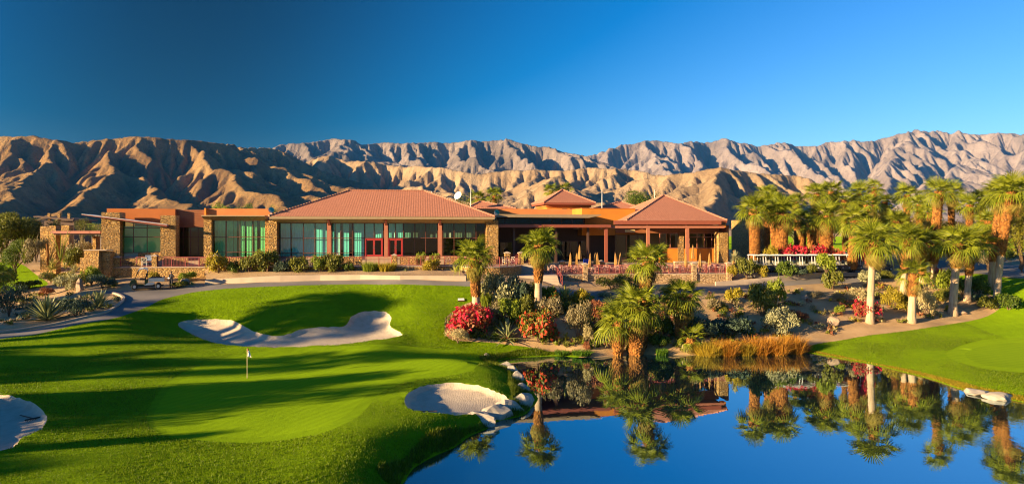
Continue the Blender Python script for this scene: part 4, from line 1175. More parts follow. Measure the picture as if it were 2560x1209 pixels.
def stone_post(x, y, z, h, label, w=.52, m='stone'):
    r = empty('stone_post', (x, y, z), f1.rz, label, 'post', 'stone posts along the terrace rails')
    MB().mat(M[m]).box(-w/2, w/2, -w/2, w/2, -.3, h).build('shaft', r)
    mb = MB().mat(M['concrete']); q = w*.62
    mb.quadmesh([(-q,-q,h+.002),(q,-q,h+.002),(q,q,h+.002),(-q,q,h+.002),(-q,-q,h+.07),(q,-q,h+.07),(q,q,h+.07),(-q,q,h+.07),(0,0,h+.24)], [(3,2,1,0),(0,1,5,4),(1,2,6,5),(2,3,7,6),(3,0,4,7),(4,5,8),(5,6,8),(6,7,8),(7,4,8)])
    mb.build('cap', r); return r
def railing(p, q, z, zq, label, h=1.05, baluster=True, spacing=.14, panel=1.3):
    p = Vector(p); q = Vector(q); L = (q-p).length; t = (q-p)/L
    r = empty('railing', (p.x, p.y, z), math.atan2(t.y, t.x), label, 'railing', 'burgundy rails round the terraces')
    dz = zq-z
    n = max(1, round(L/panel))
    for i in range(n+1):
        u = L*i/n; MB().mat(M['rail']).box(u-.03, u+.03, -.03, .03, dz*i/n, dz*i/n+h).build('post', r)
    MB().mat(M['rail']).bar((0, 0, h), (L, 0, h+dz), .06, .05).build('top_rail', r)
    MB().mat(M['rail']).bar((0, 0, .12), (L, 0, .12+dz), .04, .04).build('bottom_rail', r)
    if baluster:
        mb = MB().mat(M['rail'])
        for i in range(n):
            u0, u1 = L*i/n+.06, L*(i+1)/n-.06
            m = max(2, int((u1-u0)/spacing))
            for k in range(m+1):
                u = u0+(u1-u0)*k/m; zz = dz*u/L
                mb.box(u-.011, u+.011, -.011, .011, zz+.14, zz+h-.16)
            mb.bar((u0, 0, h-.15+dz*u0/L), (u1, 0, h-.15+dz*u1/L), .03, .03)
        mb.build('balusters', r)
    else:
        MB().mat(M['rail']).bar((0, 0, .55), (L, 0, .55+dz), .03, .03).build('mid_rail', r)
    return r
lab = ['beside the patio chairs left of the utility cart', 'above the person on the cart path', 'below the green glass wing', 'at the left stone pier of the hall', 'below the first red column of the hall', 'below the second red column of the hall']
pp = [(292, 73.2), (385, 73.5), (537, 74.0), (690, 74.45), (843, 74.9), (985, 75.3), (1148, 75.7)]
for i, (px, d) in enumerate(pp[:6]):
    x, y = xy(px, d); stone_post(x, y+.2, ZT-.02, 1.15 if i else 1.0, 'capped stone rail post ' + lab[i])
lab2 = ['in front of the blue backed chair on the left terrace', 'left of the post above the person', 'below the entrance and the green glass wing', 'in front of the planting below the teal glass', 'below the first pair of hall doors', 'below the lower right panes of the hall']
for i in range(6):
    a = xy(*pp[i]); b = xy(*pp[i+1])
    railing((a[0]+.3, a[1]+.2), (b[0]-.3, b[1]+.2), ZT, ZT, 'burgundy metal railing ' + lab2[i], baluster=i > 0)
for i in range(2, len(arc)-3, 3):
    j = min(i+3, len(arc)-2)
    if j > i: railing((arc[i][0], arc[i][1]+.2), (arc[j][0], arc[j][1]+.2), ZT, ZT, ['burgundy railing on the left curve of the bastion', 'burgundy railing on the middle of the bastion', 'burgundy railing on the right curve of the bastion by the steps', 'short burgundy railing at the end of the bastion'][min((i-2)//3, 3)])
# ---- retaining wall of the planting bed along the cart path
edge = [(512,709),(600,707),(700,704.5),(800,701),(900,699.5),(1000,699),(1100,700.5),(1165,702.5)]
ep = [hit(x, y) for x, y in edge]
tops = [6.05, 6.1, 6.12, 6.16, 6.2, 6.2, 6.18, 6.15]
tops[0] = ep[0].z+.42; tops[1] = ep[1].z+.55
wall_run('retaining_wall', [(p.x, p.y+.05) for p in ep], [p.z-.4 for p in ep], tops, .25, M['concrete'], 'low curved concrete retaining wall along the cart path below the hall')
vs = []; fs = []
for i, p in enumerate(ep):
    t = i/(len(ep)-1); bx, by = xy(512+(1150-512)*t, 73.75+(75.6-73.75)*t)
    for k in range(5):
        s_ = k/4; vs.append((p.x+(bx-p.x)*s_, p.y+.3+(by-.0-p.y-.3)*s_, tops[i]-.06+(6.42-tops[i]+.06)*s_+.05*math.sin(i*2.1+k*1.7)))
for i in range(len(ep)-1):
    for k in range(4): fs.append((i*5+k, (i+1)*5+k, (i+1)*5+k+1, i*5+k+1))
mb = MB().mat(M['desert']); mb.quadmesh(vs, fs); o = mb.build('planting_bed', smooth=True); fixnormals(o.data); o['kind'] = 'structure'
BED = lambda px: 6.3
# ---- right retaining wall along the path
edge = [(1790,714),(1860,711),(1950,703.5),(2040,695),(2122,688)]
ep2 = [hit(x, y) for x, y in edge]
wall_run('retaining_wall', [(p.x, p.y) for p in ep2], [p.z-.4 for p in ep2], [p.z+t for p, t in zip(ep2, (.45, .55, .62, .6, .58))], .25, M['concrete'], 'concrete retaining wall along the path below the row of golf carts')
# ---- kerb on the garden side of the cart path
kp = [hit(x, y) for x, y in [(-160,856),(0,832),(100,818),(182,801),(255,784.5),(291,766),(309,749),(302,740),(283,733)]]
kp = smooth_loop([(p.x, p.y) for p in kp], 6, False)
mb = MB().mat(M['concrete'])
for i in range(len(kp)-1):
    a = Vector((*kp[i], gz(*kp[i])+.05)); b = Vector((*kp[i+1], gz(*kp[i+1])+.05)); mb.bar(a, b+(b-a)*.05, .22, .2)
o = mb.build('kerb'); o['kind'] = 'structure'
# ---- front steps
st = empty('stone_steps', (*xy(1341, 71.6), 4.85), 0, 'wide flight of steps climbing from the cart path to the terrace', 'steps')
for k in range(7):
    MB().mat(M['concrete']).box(-2.35+.06*k, 2.5-.02*k, .42*k, .42*k+.47, -.4 if k == 0 else .14*k-.1, .14*(k+1)).build('step', st)
MB().mat(M['concrete']).box(-2.2, 2.4, .42*7+.05, 5.6, .5, .14*7+.015).build('landing', st)
for k in range(6): MB().mat(M['concrete']).box(-2.2, .9, 5.6+.4*k, 5.6+.4*k+.45, .6, .14*7+.015+.15*(k+1)).build('step', st)
# ---- right patio
ZQ = 5.72
FR = [xy(1395, 77.2), xy(1463, 78.0), xy(1535, 78.6), xy(1610, 79.0), xy(1735, 79.6), xy(1826, 80.2)]
wall_run('patio_wall', FR, 3.7, ZQ+.04, .4, M['stone2'], 'pale stone wall carrying the dining patio', cap=M['concrete'])
s0 = Vector(xy(1393, 77.4)); s1 = Vector((st.location.x+2.62, st.location.y+.1))
wall_run('stair_wall', [tuple(s1), tuple(s0)], [4.2, 4.4], [5.02, ZQ+.04], .35, M['stone2'], 'sloping stone cheek wall on the right of the steps', cap=M['concrete'])
slab('patio_floor', [(p[0], p[1]+.3) for p in FR] + [xy(1826, 86), xy(1540, 85.5), xy(1300, 84), xy(1345, 79.5)], ZQ-.4, ZQ, M['paving'])
wall_run('patio_wall', [xy(1826.5, 80.2), xy(1830, 86)], 3.9, ZQ+.03, .3, M['stone2'], 'short stone return wall at the right end of the patio')
names = ['right of the steps', 'behind the leaning thatched palm', 'right of the thatched palm crown', 'at the right end of the patio rail']
for (px, d), nm in zip(((1463, 78.0), (1610, 79.0), (1735, 79.6), (1822, 80.1)), names):
    x, y = xy(px, d); r = stone_post(x, y+.1, ZQ-.6, 1.75, 'pale stone post of the patio rail ' + nm, .55, 'stone2')
    if px in (1463, 1610): MB().mat(M['stone2']).box(-.3, .3, -.32, .3, -1.5, -.31).build('foot', r)
seg = [(1397, 77.3), (1463, 78.0), (1610, 79.0), (1735, 79.6), (1822, 80.1)]
rl = ['between the steps and the first patio post', 'in front of the X backed chairs', 'behind the leaning thatched palm crown', 'at the right end of the dining patio']
for i in range(4):
    a, b = xy(*seg[i]), xy(*seg[i+1])
    railing((a[0]+.3, a[1]+.12), (b[0]-.3, b[1]+.12), ZQ+.04, ZQ+.04, 'dusty rose patio railing ' + rl[i])
railing((s1.x+.1, s1.y-.05), (s0.x-.1, s0.y-.1), 5.05, ZQ+.04, 'slanting handrail beside the steps', .95, False)
# inner raised edge of the dining floor
IN = [xy(1300, 82.6), xy(1425, 83.2), xy(1500, 83.6)]
wall_run('inner_wall', IN, ZQ-.1, ZQ+.85, .3, M['stone2'], 'low stone wall between the patio and the dark patio hall', cap=M['concrete'])
wall_run('bar_counter', [xy(1688, 83.4), xy(1765, 83.8)], ZQ-.1, ZQ+1.25, .7, M['stone2'], 'pale stone counter under the dining pavilion', 'counter', cap=M['concrete'])
wall_run('inner_wall', [xy(1540, 83.6), xy(1680, 84.0)], ZQ-.1, ZQ+.9, .3, M['stone2'], 'low stone wall behind the thatched palm crown', cap=M['concrete'])
for px, d, nm in ((1268, 80.2, 'left of the gate at the head of the steps'), (1302, 80.4, 'middle of three at the head of the steps'), (1328, 80.6, 'right of three at the head of the steps, behind the tall palm'), (1405, 82.8, 'right of the tall palm, at the dark hall'), (1503, 83.0, 'among the closed umbrellas')):
    x, y = xy(px, d); stone_post(x, y, (ZT if px < 1350 else ZQ)-.02, 1.25, 'capped stone post ' + nm, .6, 'stone')
gx, gy = xy(1313, 80.3)
railing((xy(1275, 80.2)[0], 80.2), (xy(1298, 80.3)[0], 80.3), ZT, ZT, 'bright burgundy gate rail left of the middle post', 1.1, True)
railing((xy(1306, 80.3)[0], 80.35), (xy(1324, 80.5)[0], 80.5), ZT, ZT, 'bright burgundy gate rail right of the middle post', 1.1, True)
# ---- entry pedestal and garden pergola on the far left
ped = empty('stone_pedestal', (*xy(236, 72.3), 4.7), .05, 'stepped stone pedestal at the left end of the terrace', 'pedestal')
zq = lambda y, d: H-(y-Y0)*d/F-4.7
MB().mat(M['stone']).box(-1.15, .75, -.6, .8, -.4, zq(644, 71.7)).build('lower_block', ped)
MB().mat(M['stone']).box(-.80, .70, -.45, .9, zq(644, 71.7)+.002, zq(626, 71.9)).build('upper_block', ped)
MB().mat(M['concrete']).box(-.86, 1.5, -.5, 1.0, zq(626, 71.9)+.002, zq(626, 71.9)+.08).build('coping', ped)
MB().mat(M['stone']).box(.755, 1.6, .0, .9, -.4, zq(628, 72.2)).build('return_block', ped)
pg = empty('garden_pergola', (*xy(190, 82), 6.4), 0, 'stone pergola with a flat dark red roof left of the lounge wing', 'pergola')
zz = lambda y, d: H-(y-Y0)*d/F-6.4
for a, b, top, d in ((106, 127, 566, 82.5), (128, 145, 564, 80.5), (158, 178, 563, 86), (236, 244, 590, 84)):
    x0, x1 = xy(a, d)[0]-pg.location.x, xy(b, d)[0]-pg.location.x
    MB().mat(M['stone']).box(x0, x1, d-82-.4, d-82+.5, -1.2, zz(top, d)).build('stone_pier', pg)
x0, x1 = xy(129, 80)[0]-pg.location.x, xy(253, 80)[0]-pg.location.x
MB().mat(M['beam']).box(x0, x1, -2.2, 4.0, zz(583.5, 80), zz(577, 80)).build('flat_roof', pg)
ubox('beam', pg, x0+.2, x1-.1, -1.9, -1.7, zz(586.5, 80), zz(583.6, 80), M['darkwood'])
for a, b in ((182, 205), (207, 236)):
    xa, xb = xy(a, 86)[0]-pg.location.x, xy(b, 86)[0]-pg.location.x
    ubox('low_wall', pg, xa, xb, 3.9, 4.1, -1.0, zz(622, 86), M['stone'])
# far building behind the pergola
fb = empty('far_lodge', (*xy(160, 118), 7.0), .1, 'distant dark lodge roof above the pergola on the left', 'building')
zf = lambda y: H-(y-Y0)*118/F-7.0
MB().mat(M['darkwood']).box(-3.2, 1.6, 0, 6, -.5, zf(552)).build('wall', fb)
MB().mat(M['darkwood']).prism_xz([(-4.2, zf(543)), (2.2, zf(552)), (2.2, zf(548)), (-3.4, zf(540)), (-4.2, zf(540.5))], -1.4, 7).build('roof', fb)
for x in (-2.2, -.6, 1.0): MB().mat(M['stone']).box(x-.2, x+.2, -.5, -.1, zf(551), zf(533)).build('chimney', fb)
for x in (-2.4, -.8): ubox('window', fb, x, x+1.2, -.05, .02, .8, 2.2, M['dark'])
MB().mat(M['darkwood']).box(1.7, 1.95, -.6, -.3, -.5, zf(545)).build('post', fb)
# ================================================================ fan palms
M['frond'] = leafmat('palm_frond', (0.065, 0.11, 0.006), (0.33, 0.36, 0.026), 0.32, 0.6, 0.45)
M['frond_old'] = leafmat('old_frond', (0.20, 0.17, 0.025), (0.36, 0.28, 0.06), 0.3, 0.5, 0.6)
M['frond_dead'] = leafmat('dead_frond', (0.30, 0.13, 0.035), (0.48, 0.24, 0.075), 0.2, 0.5, 0.8)
def m_trunk():
    t = NT('palm_trunk'); p = t.coord('Object')
    a = t.noise(t.coord('Object', (6, 6, 0.7)), 1.0, 5, 0.6); b = t.noise(t.coord('Object', (2, 2, 14)), 1.0, 3)
    c = t.ramp(a, [(0.3, (0.30,0.19,0.11)), (0.5, (0.50,0.37,0.24)), (0.72, (0.60,0.48,0.34))])
    c = t.mix(t.math('MULTIPLY', b, 0.35), c, (0.26,0.15,0.08))
    t.col(c); t.rough(0.9); t.bump(t.math('ADD', a, b), 0.6, 0.03); return t.m
M['trunk'] = m_trunk()
M['boot'] = leafmat('palm_boots', (0.10, 0.036, 0.009), (0.46, 0.20, 0.045), 0.0, 0.3, 0.85)
M['bark'] = plain('brown_bark', (0.16, 0.10, 0.06), 0.9, var=.3, scale=8, bump=.5)

def frond_mesh(name, seed, droop, curl, mat, nseg=22, span=112, R=1.08, Lp=.95, fold=0.0):
    rng = random.Random(seed); mb = MB().mat(mat)
    pts = [(Lp*t, 0, .10*math.sin(t*math.pi)*Lp - .10*t*t*Lp) for t in (0, .35, .7, 1)]
    mb.tube(pts, [.045, .03, .022, .016], 4, False)
    hx, hz = Lp, -.10*Lp
    for k in range(nseg):
        a0 = math.radians(-span + 2*span*k/nseg); a1 = math.radians(-span + 2*span*(k+1)/nseg); ac = (a0+a1)/2
        L = R*(.82 + .18*math.cos(ac*.8))*(.92+.16*rng.random())
        def pt(r, a, dz=0.0):
            x = r*math.cos(a); y = r*math.sin(a)
            z = -curl*(max(x, 0)**2)*.5 - fold*abs(y)*.8 - droop*(r/R)**2.6*R*(1+.25*math.sin(k*1.9)) + dz
            y2 = y*(1-fold*.5)
            return (hx + x*(1-.12*droop), y2, hz + z)
        w = a1-a0
        vs = [pt(.07*R, a0), pt(.07*R, ac, .006), pt(.07*R, a1), pt(.42*L, a0+.02), pt(.42*L, ac, .035*R), pt(.42*L, a1-.02),
              pt(.80*L, ac-w*.20, -.02), pt(.80*L, ac+w*.20, -.02), pt(L, ac+rng.uniform(-.03,.03), -.05-.14*rng.random()*R)]
        mb.quadmesh(vs, [(0,1,4,3),(1,2,5,4),(3,4,6),(4,5,7),(4,7,6),(6,7,8)])
    return mb.mesh(name)
FR_YOUNG = [frond_mesh('frond', s_, .06, .10, M['frond'], 18, 95) for s_ in (1, 2)]
FR_MID = [frond_mesh('frond', s_, .24, .22, M['frond'], 18, 108) for s_ in (3, 4, 5)]
FR_LOW = [frond_mesh('frond', s_, .55, .42, M['frond'], 18, 112) for s_ in (6, 7)]
FR_OLD = [frond_mesh('frond', s_, .85, .70, M['frond_old'], 18, 100, .9, .9, .3) for s_ in (8, 9)]
FR_DEAD = [frond_mesh('frond', s_, .55, .6, M['frond_dead'], 14, 80, .9, .8, .7) for s_ in (10, 11)]

def trunk_mesh(h, lean, r, boots, rng, flare=1.5):
    """trunk with a smooth lower part and a sleeve of old leaf bases above `boots`"""
    if boots < .05: flare = 1.0
    mb = MB().mat(M['trunk'] if boots >= .05 else M['boot']); n = 14
    def axis(t): return Vector((lean.x*(t**1.5), lean.y*(t**1.5), h*t - (0.25 if t == 0 else 0)))
    pts = [axis(i/n) for i in range(n+1)]
    rad = [r*(1 + (flare-1)*math.exp(-i/n*h/.45))*(1+.05*rng.uniform(-1, 1)) for i in range(n+1)]
    mb.tube(pts, rad, 12)
    me = mb.mesh('trunk', True)
    bt = MB().mat(M['boot'])
    z = boots*h; row = 0
    while z < h+.12:
        t = z/h; c = axis(min(t, 1.0)); c.z = z
        grow = min(1.0, (z-boots*h)/.5)
        rr = r*(1.03+.14*grow)
        k = 11
        for i in range(k):
            a = 2*math.pi*(i+.5*(row % 2))/k + rng.uniform(-.08, .08)
            o = Vector((math.cos(a), math.sin(a), 0)); s_ = Vector((-math.sin(a), math.cos(a), 0))
            w = rr*.32; out = rng.uniform(.04, .14)*(1 if rng.random() < .85 else 1.8); up = rng.uniform(.14, .28)
            b0 = c+o*(rr*.82)-s_*w; b1 = c+o*(rr*.82)+s_*w; tp = c+o*(rr+out)+Vector((0, 0, up)); lo = c+o*(rr*1.05)+Vector((0,0,-.05))
            bt.quadmesh([b0, lo, b1, tp+s_*w*.35, tp-s_*w*.35], [(0,1,4),(1,3,4),(1,2,3),(0,4,3,2)])
        z += .13; row += 1
    return me, bt.mesh('leaf_bases')

def palm(label, base, hub, r=.26, crown=2.2, boots=.6, n=46, old=5, dead=3, group='fan palms', skirt=0, seed=0, up=.0):
    rng = random.Random(seed*31+5)
    root = empty('palm_tree', base, 0, label, 'palm tree', group)
    rel = Vector(hub)-Vector(base)
    tm, bm_ = trunk_mesh(rel.z, Vector((rel.x, rel.y)), r, boots, rng)
    link_mesh('trunk', tm, root)
    if boots < .99: link_mesh('leaf_bases', bm_, root)
    sc = crown/2.0
    def put(me, yaw, pitch, s_, dz):
        o = link_mesh('frond', me, root)
        o.location = rel + Vector((math.cos(yaw)*.12, math.sin(yaw)*.12, dz))
        o.rotation_euler = (rng.uniform(-.35, .35), -pitch, yaw)
        o.scale = (s_, s_, s_)
    g = 2.39996
    n = int(n*.66)
    for i in range(n):
        t = i/(n-1)
        pitch = math.radians(86 - 104*t**1.0 + rng.uniform(-9, 9)) + up
        me = rng.choice(FR_YOUNG if t < .28 else FR_MID if t < .68 else FR_LOW)
        put(me, i*g + rng.uniform(-.25, .25), pitch, sc*(.78 if t < .12 else 1.0)*rng.uniform(.80, 1.12), .15*(1-t))
    for i in range(old): put(rng.choice(FR_OLD), rng.uniform(0, 6.28), math.radians(rng.uniform(-62, -35)), sc*.95, -.12)
    for i in range(dead): put(rng.choice(FR_DEAD), rng.uniform(0, 6.28), math.radians(rng.uniform(-80, -60)), sc*.9, -.2)
    for i in range(skirt):
        put(rng.choice(FR_DEAD), i*g, math.radians(rng.uniform(-84, -70)), sc*.8, -.25-1.6*rng.random())
    return root

def palm_px(label, bpx, bpy, hpx, hpy, cpx, r=.26, boots_py=None, d=None, **kw):
    """base pixel on the ground, hub pixel, crown radius in pixels"""
    b = hit(bpx, bpy) if d is None else P(bpx, bpy, d)
    if d is None: b.z = gz(b.x, b.y)
    hb = P(hpx, hpy-4, b.y)
    bt = 1.0 if boots_py is None else max(0.0, min(1.0, (bpy-boots_py)/(bpy-hpy)))
    return palm(label, b, hb, r, cpx*(.86 if b.y < 80 else .80)*b.y/F, bt, **kw)
k = 0
def PP(*a, **kw):
    global k
    k += 1; kw.setdefault('seed', k); palm_px(*a, **kw)
# --- by the pond and the terrace steps
PP('tall lone palm with pale trunk in front of the steps', 1345, 792, 1348, 622, 66, .33, 708, n=50, old=9, dead=4)
PP('lone palm with mossy trunk left of the steps, beside the bougainvillea', 1191, 800, 1186, 650, 70, .36, 742, n=50, old=8, dead=6)
PP('thatched palm in front of the patio rail, middle of the bank', 1604, 868, 1622, 662, 68, .40, 868, n=52, old=8, dead=4)
PP('short waterside palm with red brown trunk beside the white rocks', 1545, 886, 1546, 812, 76, .36, 886, n=40, old=6, dead=4)
PP('waterside palm with a thick thatched trunk right of the white rocks', 1590, 887, 1594, 775, 84, .58, 887, n=46, old=8, dead=5)
PP('low bushy palm below the patio wall, left of the bare sand slope', 1703, 848, 1705, 752, 74, .42, 848, n=46, old=8, dead=4)
PP('small young palm at the waterline left of the orange reeds', 1725, 876, 1728, 852, 52, .28, 876, n=20, old=4, dead=6)
# --- right hand group
PP('palm with long pale trunk at the left of the sandy bank, beside red bougainvillea', 2175, 807, 2184, 612, 78, .33, 664, n=50, old=8, dead=4)
PP('short palm with ragged pale trunk in the middle of the sandy bank', 2279, 806, 2284, 694, 62, .35, 742, n=30, old=2, dead=2, up=.15)
PP('palm with dark thatch collar and thick white trunk on the sandy bank', 2382, 786, 2396, 618, 74, .38, 672, n=48, old=6, dead=8)
PP('slimmer palm right behind the thick white trunked one', 2418, 752, 2432, 610, 66, .32, 690, n=44, old=5, dead=3)
PP('tall leaning palm with red thatched trunk at the right edge', 2492, 752, 2528, 488, 72, .34, 640, n=50, old=8, dead=4)
PP('tall dark trunked palm just left of the leaning one at the right edge', 2478, 722, 2506, 492, 66, .34, 655, n=46, old=8, dead=4)
PP('very tall palm rising above the grove with thatched red trunk', 2333, 706, 2348, 486, 54, .38, 660, n=42, old=6, dead=2)
PP('palm half hidden behind the sandy bank, left of the short palm', 2258, 732, 2268, 605, 68, .30, 680, n=44, old=6, dead=3)
PP('palm in the middle of the right grove, right of the short palm', 2305, 705, 2310, 615, 64, .30, 690, n=42, old=6, dead=4)
# --- along the golf carts
PP('thatched palm at the right corner of the dining pavilion', 1887, 650, 1885, 532, 62, .48, 650, d=84.5, n=48, old=8, dead=2)
PP('thatched palm left of the bougainvillea behind the golf carts', 1953, 650, 1956, 540, 66, .58, 650, d=85, n=48, old=8, dead=2)
PP('slender thatched palm just behind, left of the bougainvillea palm', 1940, 640, 1930, 520, 56, .42, 640, d=90, n=44, old=6, dead=2)
PP('stout palm with a shaggy skirt of dead leaves behind the golf carts', 2066, 650, 2064, 548, 66, .55, 650, d=86, n=50, old=8, dead=6, skirt=26)
PP('short dark palm left of the shaggy skirted palm', 2006, 640, 2006, 560, 50, .36, 640, d=94, n=38, old=6, dead=4)
PP('small palm between the short dark palm and the shaggy skirted palm', 2030, 640, 2028, 566, 46, .42, 640, d=92, n=36, old=5, dead=4)
PP('thatched palm at the right end of the golf cart row', 2131, 668, 2140, 560, 62, .45, 668, d=82, n=48, old=8, dead=2)
for i, (px, py, d, nm) in enumerate(((1920, 497, 98, 'first palm crown from the left in the back row, over the pavilion corner'), (2042, 492, 100, 'back row palm crown above the short dark palm'), (2078, 486, 104, 'tallest back row crown above the shaggy skirted palm'),
        (2148, 492, 102, 'back row palm crown right of the shaggy skirted palm'), (2168, 520, 95, 'back row palm crown over the right end of the carts'), (2212, 512, 108, 'small far crown between the cart palms and the right grove'),
        (2268, 494, 102, 'back row palm crown left of the very tall palm'), (2300, 520, 96, 'lower back row crown left of the very tall palm'), (2380, 492, 98, 'dark back row crown right of the very tall palm'), (2425, 520, 94, 'back row crown over the white trunked palms'), (2240, 560, 90, 'lower crown in front of the feathery trees of the right grove'))):
    PP(nm, px-3, 630 if d < 100 else 622, px, py, 48 if d < 105 else 36, .32, 640, d=d, n=40, old=6, dead=2)
# --- behind the roofs
PP('palm behind the big roof, right of the satellite dish', 1240, 600, 1236, 494, 34, .3, 600, d=125, n=36, old=3, dead=1)
PP('lower palm behind the big roof, touching the dish mast', 1198, 600, 1194, 502, 34, .3, 600, d=125, n=34, old=3, dead=1)
PP('left of two palms behind the roof tower', 1378, 600, 1378, 484, 30, .3, 600, d=135, n=34, old=2, dead=1)
PP('right of two palms behind the roof tower', 1412, 600, 1412, 482, 32, .3, 600, d=135, n=34, old=2, dead=1)
PP('dark low palm in the shade at the left edge', -14, 770, -14, 700, 62, .3, 770, n=30, old=2, dead=2)
# --- more of the grove behind
for i, (px, py, d, nm) in enumerate(((1990, 512, 106, 'far crown between the pavilion palms and the shaggy palm'), (2110, 508, 100, 'slender far crown just right of the shaggy skirted palm'), (2185, 476, 112, 'tall slim far palm left of the right grove'), (2325, 540, 93, 'low crown tucked under the very tall palm'),
        (2455, 505, 100, 'far crown left of the two tall right edge palms'), (2470, 560, 92, 'lower crown between the white trunked palms and the right edge palms'), (2548, 520, 96, 'far crown cut by the right edge'))):
    PP(nm, px+2, 632 if d < 100 else 622, px, py, 46 if d < 105 else 36, .28, 640, d=d, n=38, old=6, dead=2)
# ================================================================ shrubs, succulents, trees
LM = {
 'olive':  leafmat('olive_foliage', (0.075,0.095,0.012), (0.24,0.24,0.035), .3),
 'feather': leafmat('feathery_foliage', (0.11,0.12,0.010), (0.34,0.31,0.03), .35),
 'yellow': leafmat('yellow_foliage', (0.20,0.17,0.012), (0.50,0.40,0.035), .3),
 'green':  leafmat('green_foliage', (0.045,0.085,0.010), (0.16,0.22,0.025), .3),
 'bright': leafmat('bright_foliage', (0.12,0.17,0.012), (0.34,0.40,0.040), .35),
 'sage':   leafmat('sage_foliage', (0.20,0.21,0.10), (0.46,0.44,0.24), .2),
 'grey':   leafmat('grey_foliage', (0.15,0.13,0.065), (0.36,0.29,0.15), .2),
 'blue':   leafmat('bluegreen_foliage', (0.035,0.060,0.040), (0.11,0.16,0.10), .2),
 'cream':  leafmat('cream_foliage', (0.32,0.27,0.12), (0.60,0.50,0.26), .2),
 'rust':   leafmat('rust_foliage', (0.20,0.06,0.03), (0.38,0.16,0.07), .25),
 'red':    leafmat('red_blossom', (0.45,0.012,0.025), (0.80,0.035,0.10), .3),
 'orangered': leafmat('orange_red_blossom', (0.55,0.06,0.02), (0.80,0.12,0.05), .3),
 'reed':   leafmat('orange_reed', (0.30,0.11,0.015), (0.72,0.38,0.05), .35),
 'reedy':  leafmat('yellow_reed', (0.28,0.20,0.02), (0.62,0.46,0.05), .35),
 'agave':  leafmat('agave_blade', (0.10,0.13,0.055), (0.34,0.36,0.16), .05),
 'agavey': leafmat('yellow_agave_blade', (0.26,0.24,0.05), (0.52,0.48,0.14), .1),
 'weed':   leafmat('shore_weed', (0.05,0.13,0.008), (0.16,0.30,0.02), .35),
}
def rdir(rng):
    z = rng.uniform(-1, 1); a = rng.uniform(0, 2*math.pi); r = math.sqrt(1-z*z); return Vector((r*math.cos(a), r*math.sin(a), z))
def leaf(mb, p, n, t, w, l):
    n = n.normalized(); s_ = n.cross(t)
    if s_.length < 1e-4: s_ = n.orthogonal()
    s_.normalize(); t = s_.cross(n)
    mb.quadmesh([p-s_*w*.5, p+t*l*.45+s_*w*.1-s_*w*.6, p+t*l, p+t*l*.45+s_*w*.5, p+n*.0], [(0,1,2,3)])
_cache = {}
def blob_mesh(kind, n, size, seed, lump=.28, hollow=.45, up=.35):
    """dome of small leaves over an uneven lumpy volume, unit radius"""
    key = (kind, n, size, seed, lump, up)
    if key in _cache: return _cache[key]
    # the same seed modulo ten gives blossoms the same lumps as their foliage
    rl = random.Random(seed % 10); mb = MB().mat(LM[kind]); rng = random.Random(seed+77)
    subs = [(Vector((0, 0, .35)), .55)]
    for i in range(7):
        a = i*2.4+rl.uniform(-.5, .5); e = rl.uniform(.35, .68); subs.append((Vector((math.cos(a)*e, math.sin(a)*e, rl.uniform(.12, .62))), rl.uniform(.26, .42)))
    flo = seed >= 20
    patch = [rdir(rng) for _ in range(5)]
    made = 0
    while made < n:
        c_, r_ = subs[rng.randrange(len(subs))]; d = rdir(rng)
        if d.z < -.35: continue
        if flo and max(d.dot(q) for q in patch) < .55 and rng.random() < .8: continue
        r = r_*(hollow + (1-hollow)*rng.random()**.5)*rng.uniform(.85, 1.15)
        p = c_+d*r
        if p.z < .01: p.z = rng.random()*.1
        nn = (d + rdir(rng)*.8).normalized(); t = (Vector((0,0,1))*up + d*.6 + rdir(rng)*.7)
        leaf(mb, p, nn, t, size*rng.uniform(.5, 1.0), size*rng.uniform(.8, 1.7)); made += 1
    va = np.array(mb.v); rr_ = np.percentile(np.hypot(va[:, 0], va[:, 1]), 98); zz_ = np.percentile(va[:, 2], 99)
    if flo: rr_, zz_ = _cache[('ext', seed % 10)]
    else: _cache[('ext', seed % 10)] = (rr_, zz_)
    va[:, :2] /= rr_; va[:, 2] /= zz_; mb.v = [tuple(q) for q in va]
    me = mb.mesh('foliage'); _cache[key] = me; return me
def stems_mesh(seed, n=7):
    key = ('stems', seed, n)
    if key in _cache: return _cache[key]
    rng = random.Random(seed); mb = MB().mat(M['bark'])
    for i in range(n):
        a = rng.uniform(0, 6.28); e = rng.uniform(.3, .8)
        mb.tube([(0,0,-.08), (math.cos(a)*e*.35, math.sin(a)*e*.35, .35), (math.cos(a)*e*.75, math.sin(a)*e*.75, .72)], [.035, .022, .008], 5, False)
    _cache[key] = mb.mesh('stems'); return _cache[key]
def blades_mesh(kind, n, seed, w=.035, spread=.8, lean=.5, h0_=.55):
    key = ('blades', kind, n, seed, w, spread, lean)
    if key in _cache: return _cache[key]
    rng = random.Random(seed); mb = MB().mat(LM[kind])
    for i in range(n):
        a = rng.uniform(0, 6.28); r = spread*math.sqrt(rng.random()); b = rng.uniform(0, 6.28)
        p = Vector((r*math.cos(a), r*math.sin(a), -.05)); L = rng.uniform(h0_, 1.0); ln = lean*rng.random()
        d = Vector((math.cos(b), math.sin(b), 0))*ln + Vector((math.cos(a), math.sin(a), 0))*r*.3*lean*2
        s_ = Vector((-math.sin(b+.7), math.cos(b+.7), 0))*w
        q = p + d*.35 + Vector((0,0,L*.6)); t = p + d + Vector((0,0,L*(1-.25*ln)))
        mb.quadmesh([p-s_, p+s_, q+s_*.7, q-s_*.7, t], [(0,1,2,3),(3,2,4)])
    _cache[key] = mb.mesh('foliage'); return _cache[key]
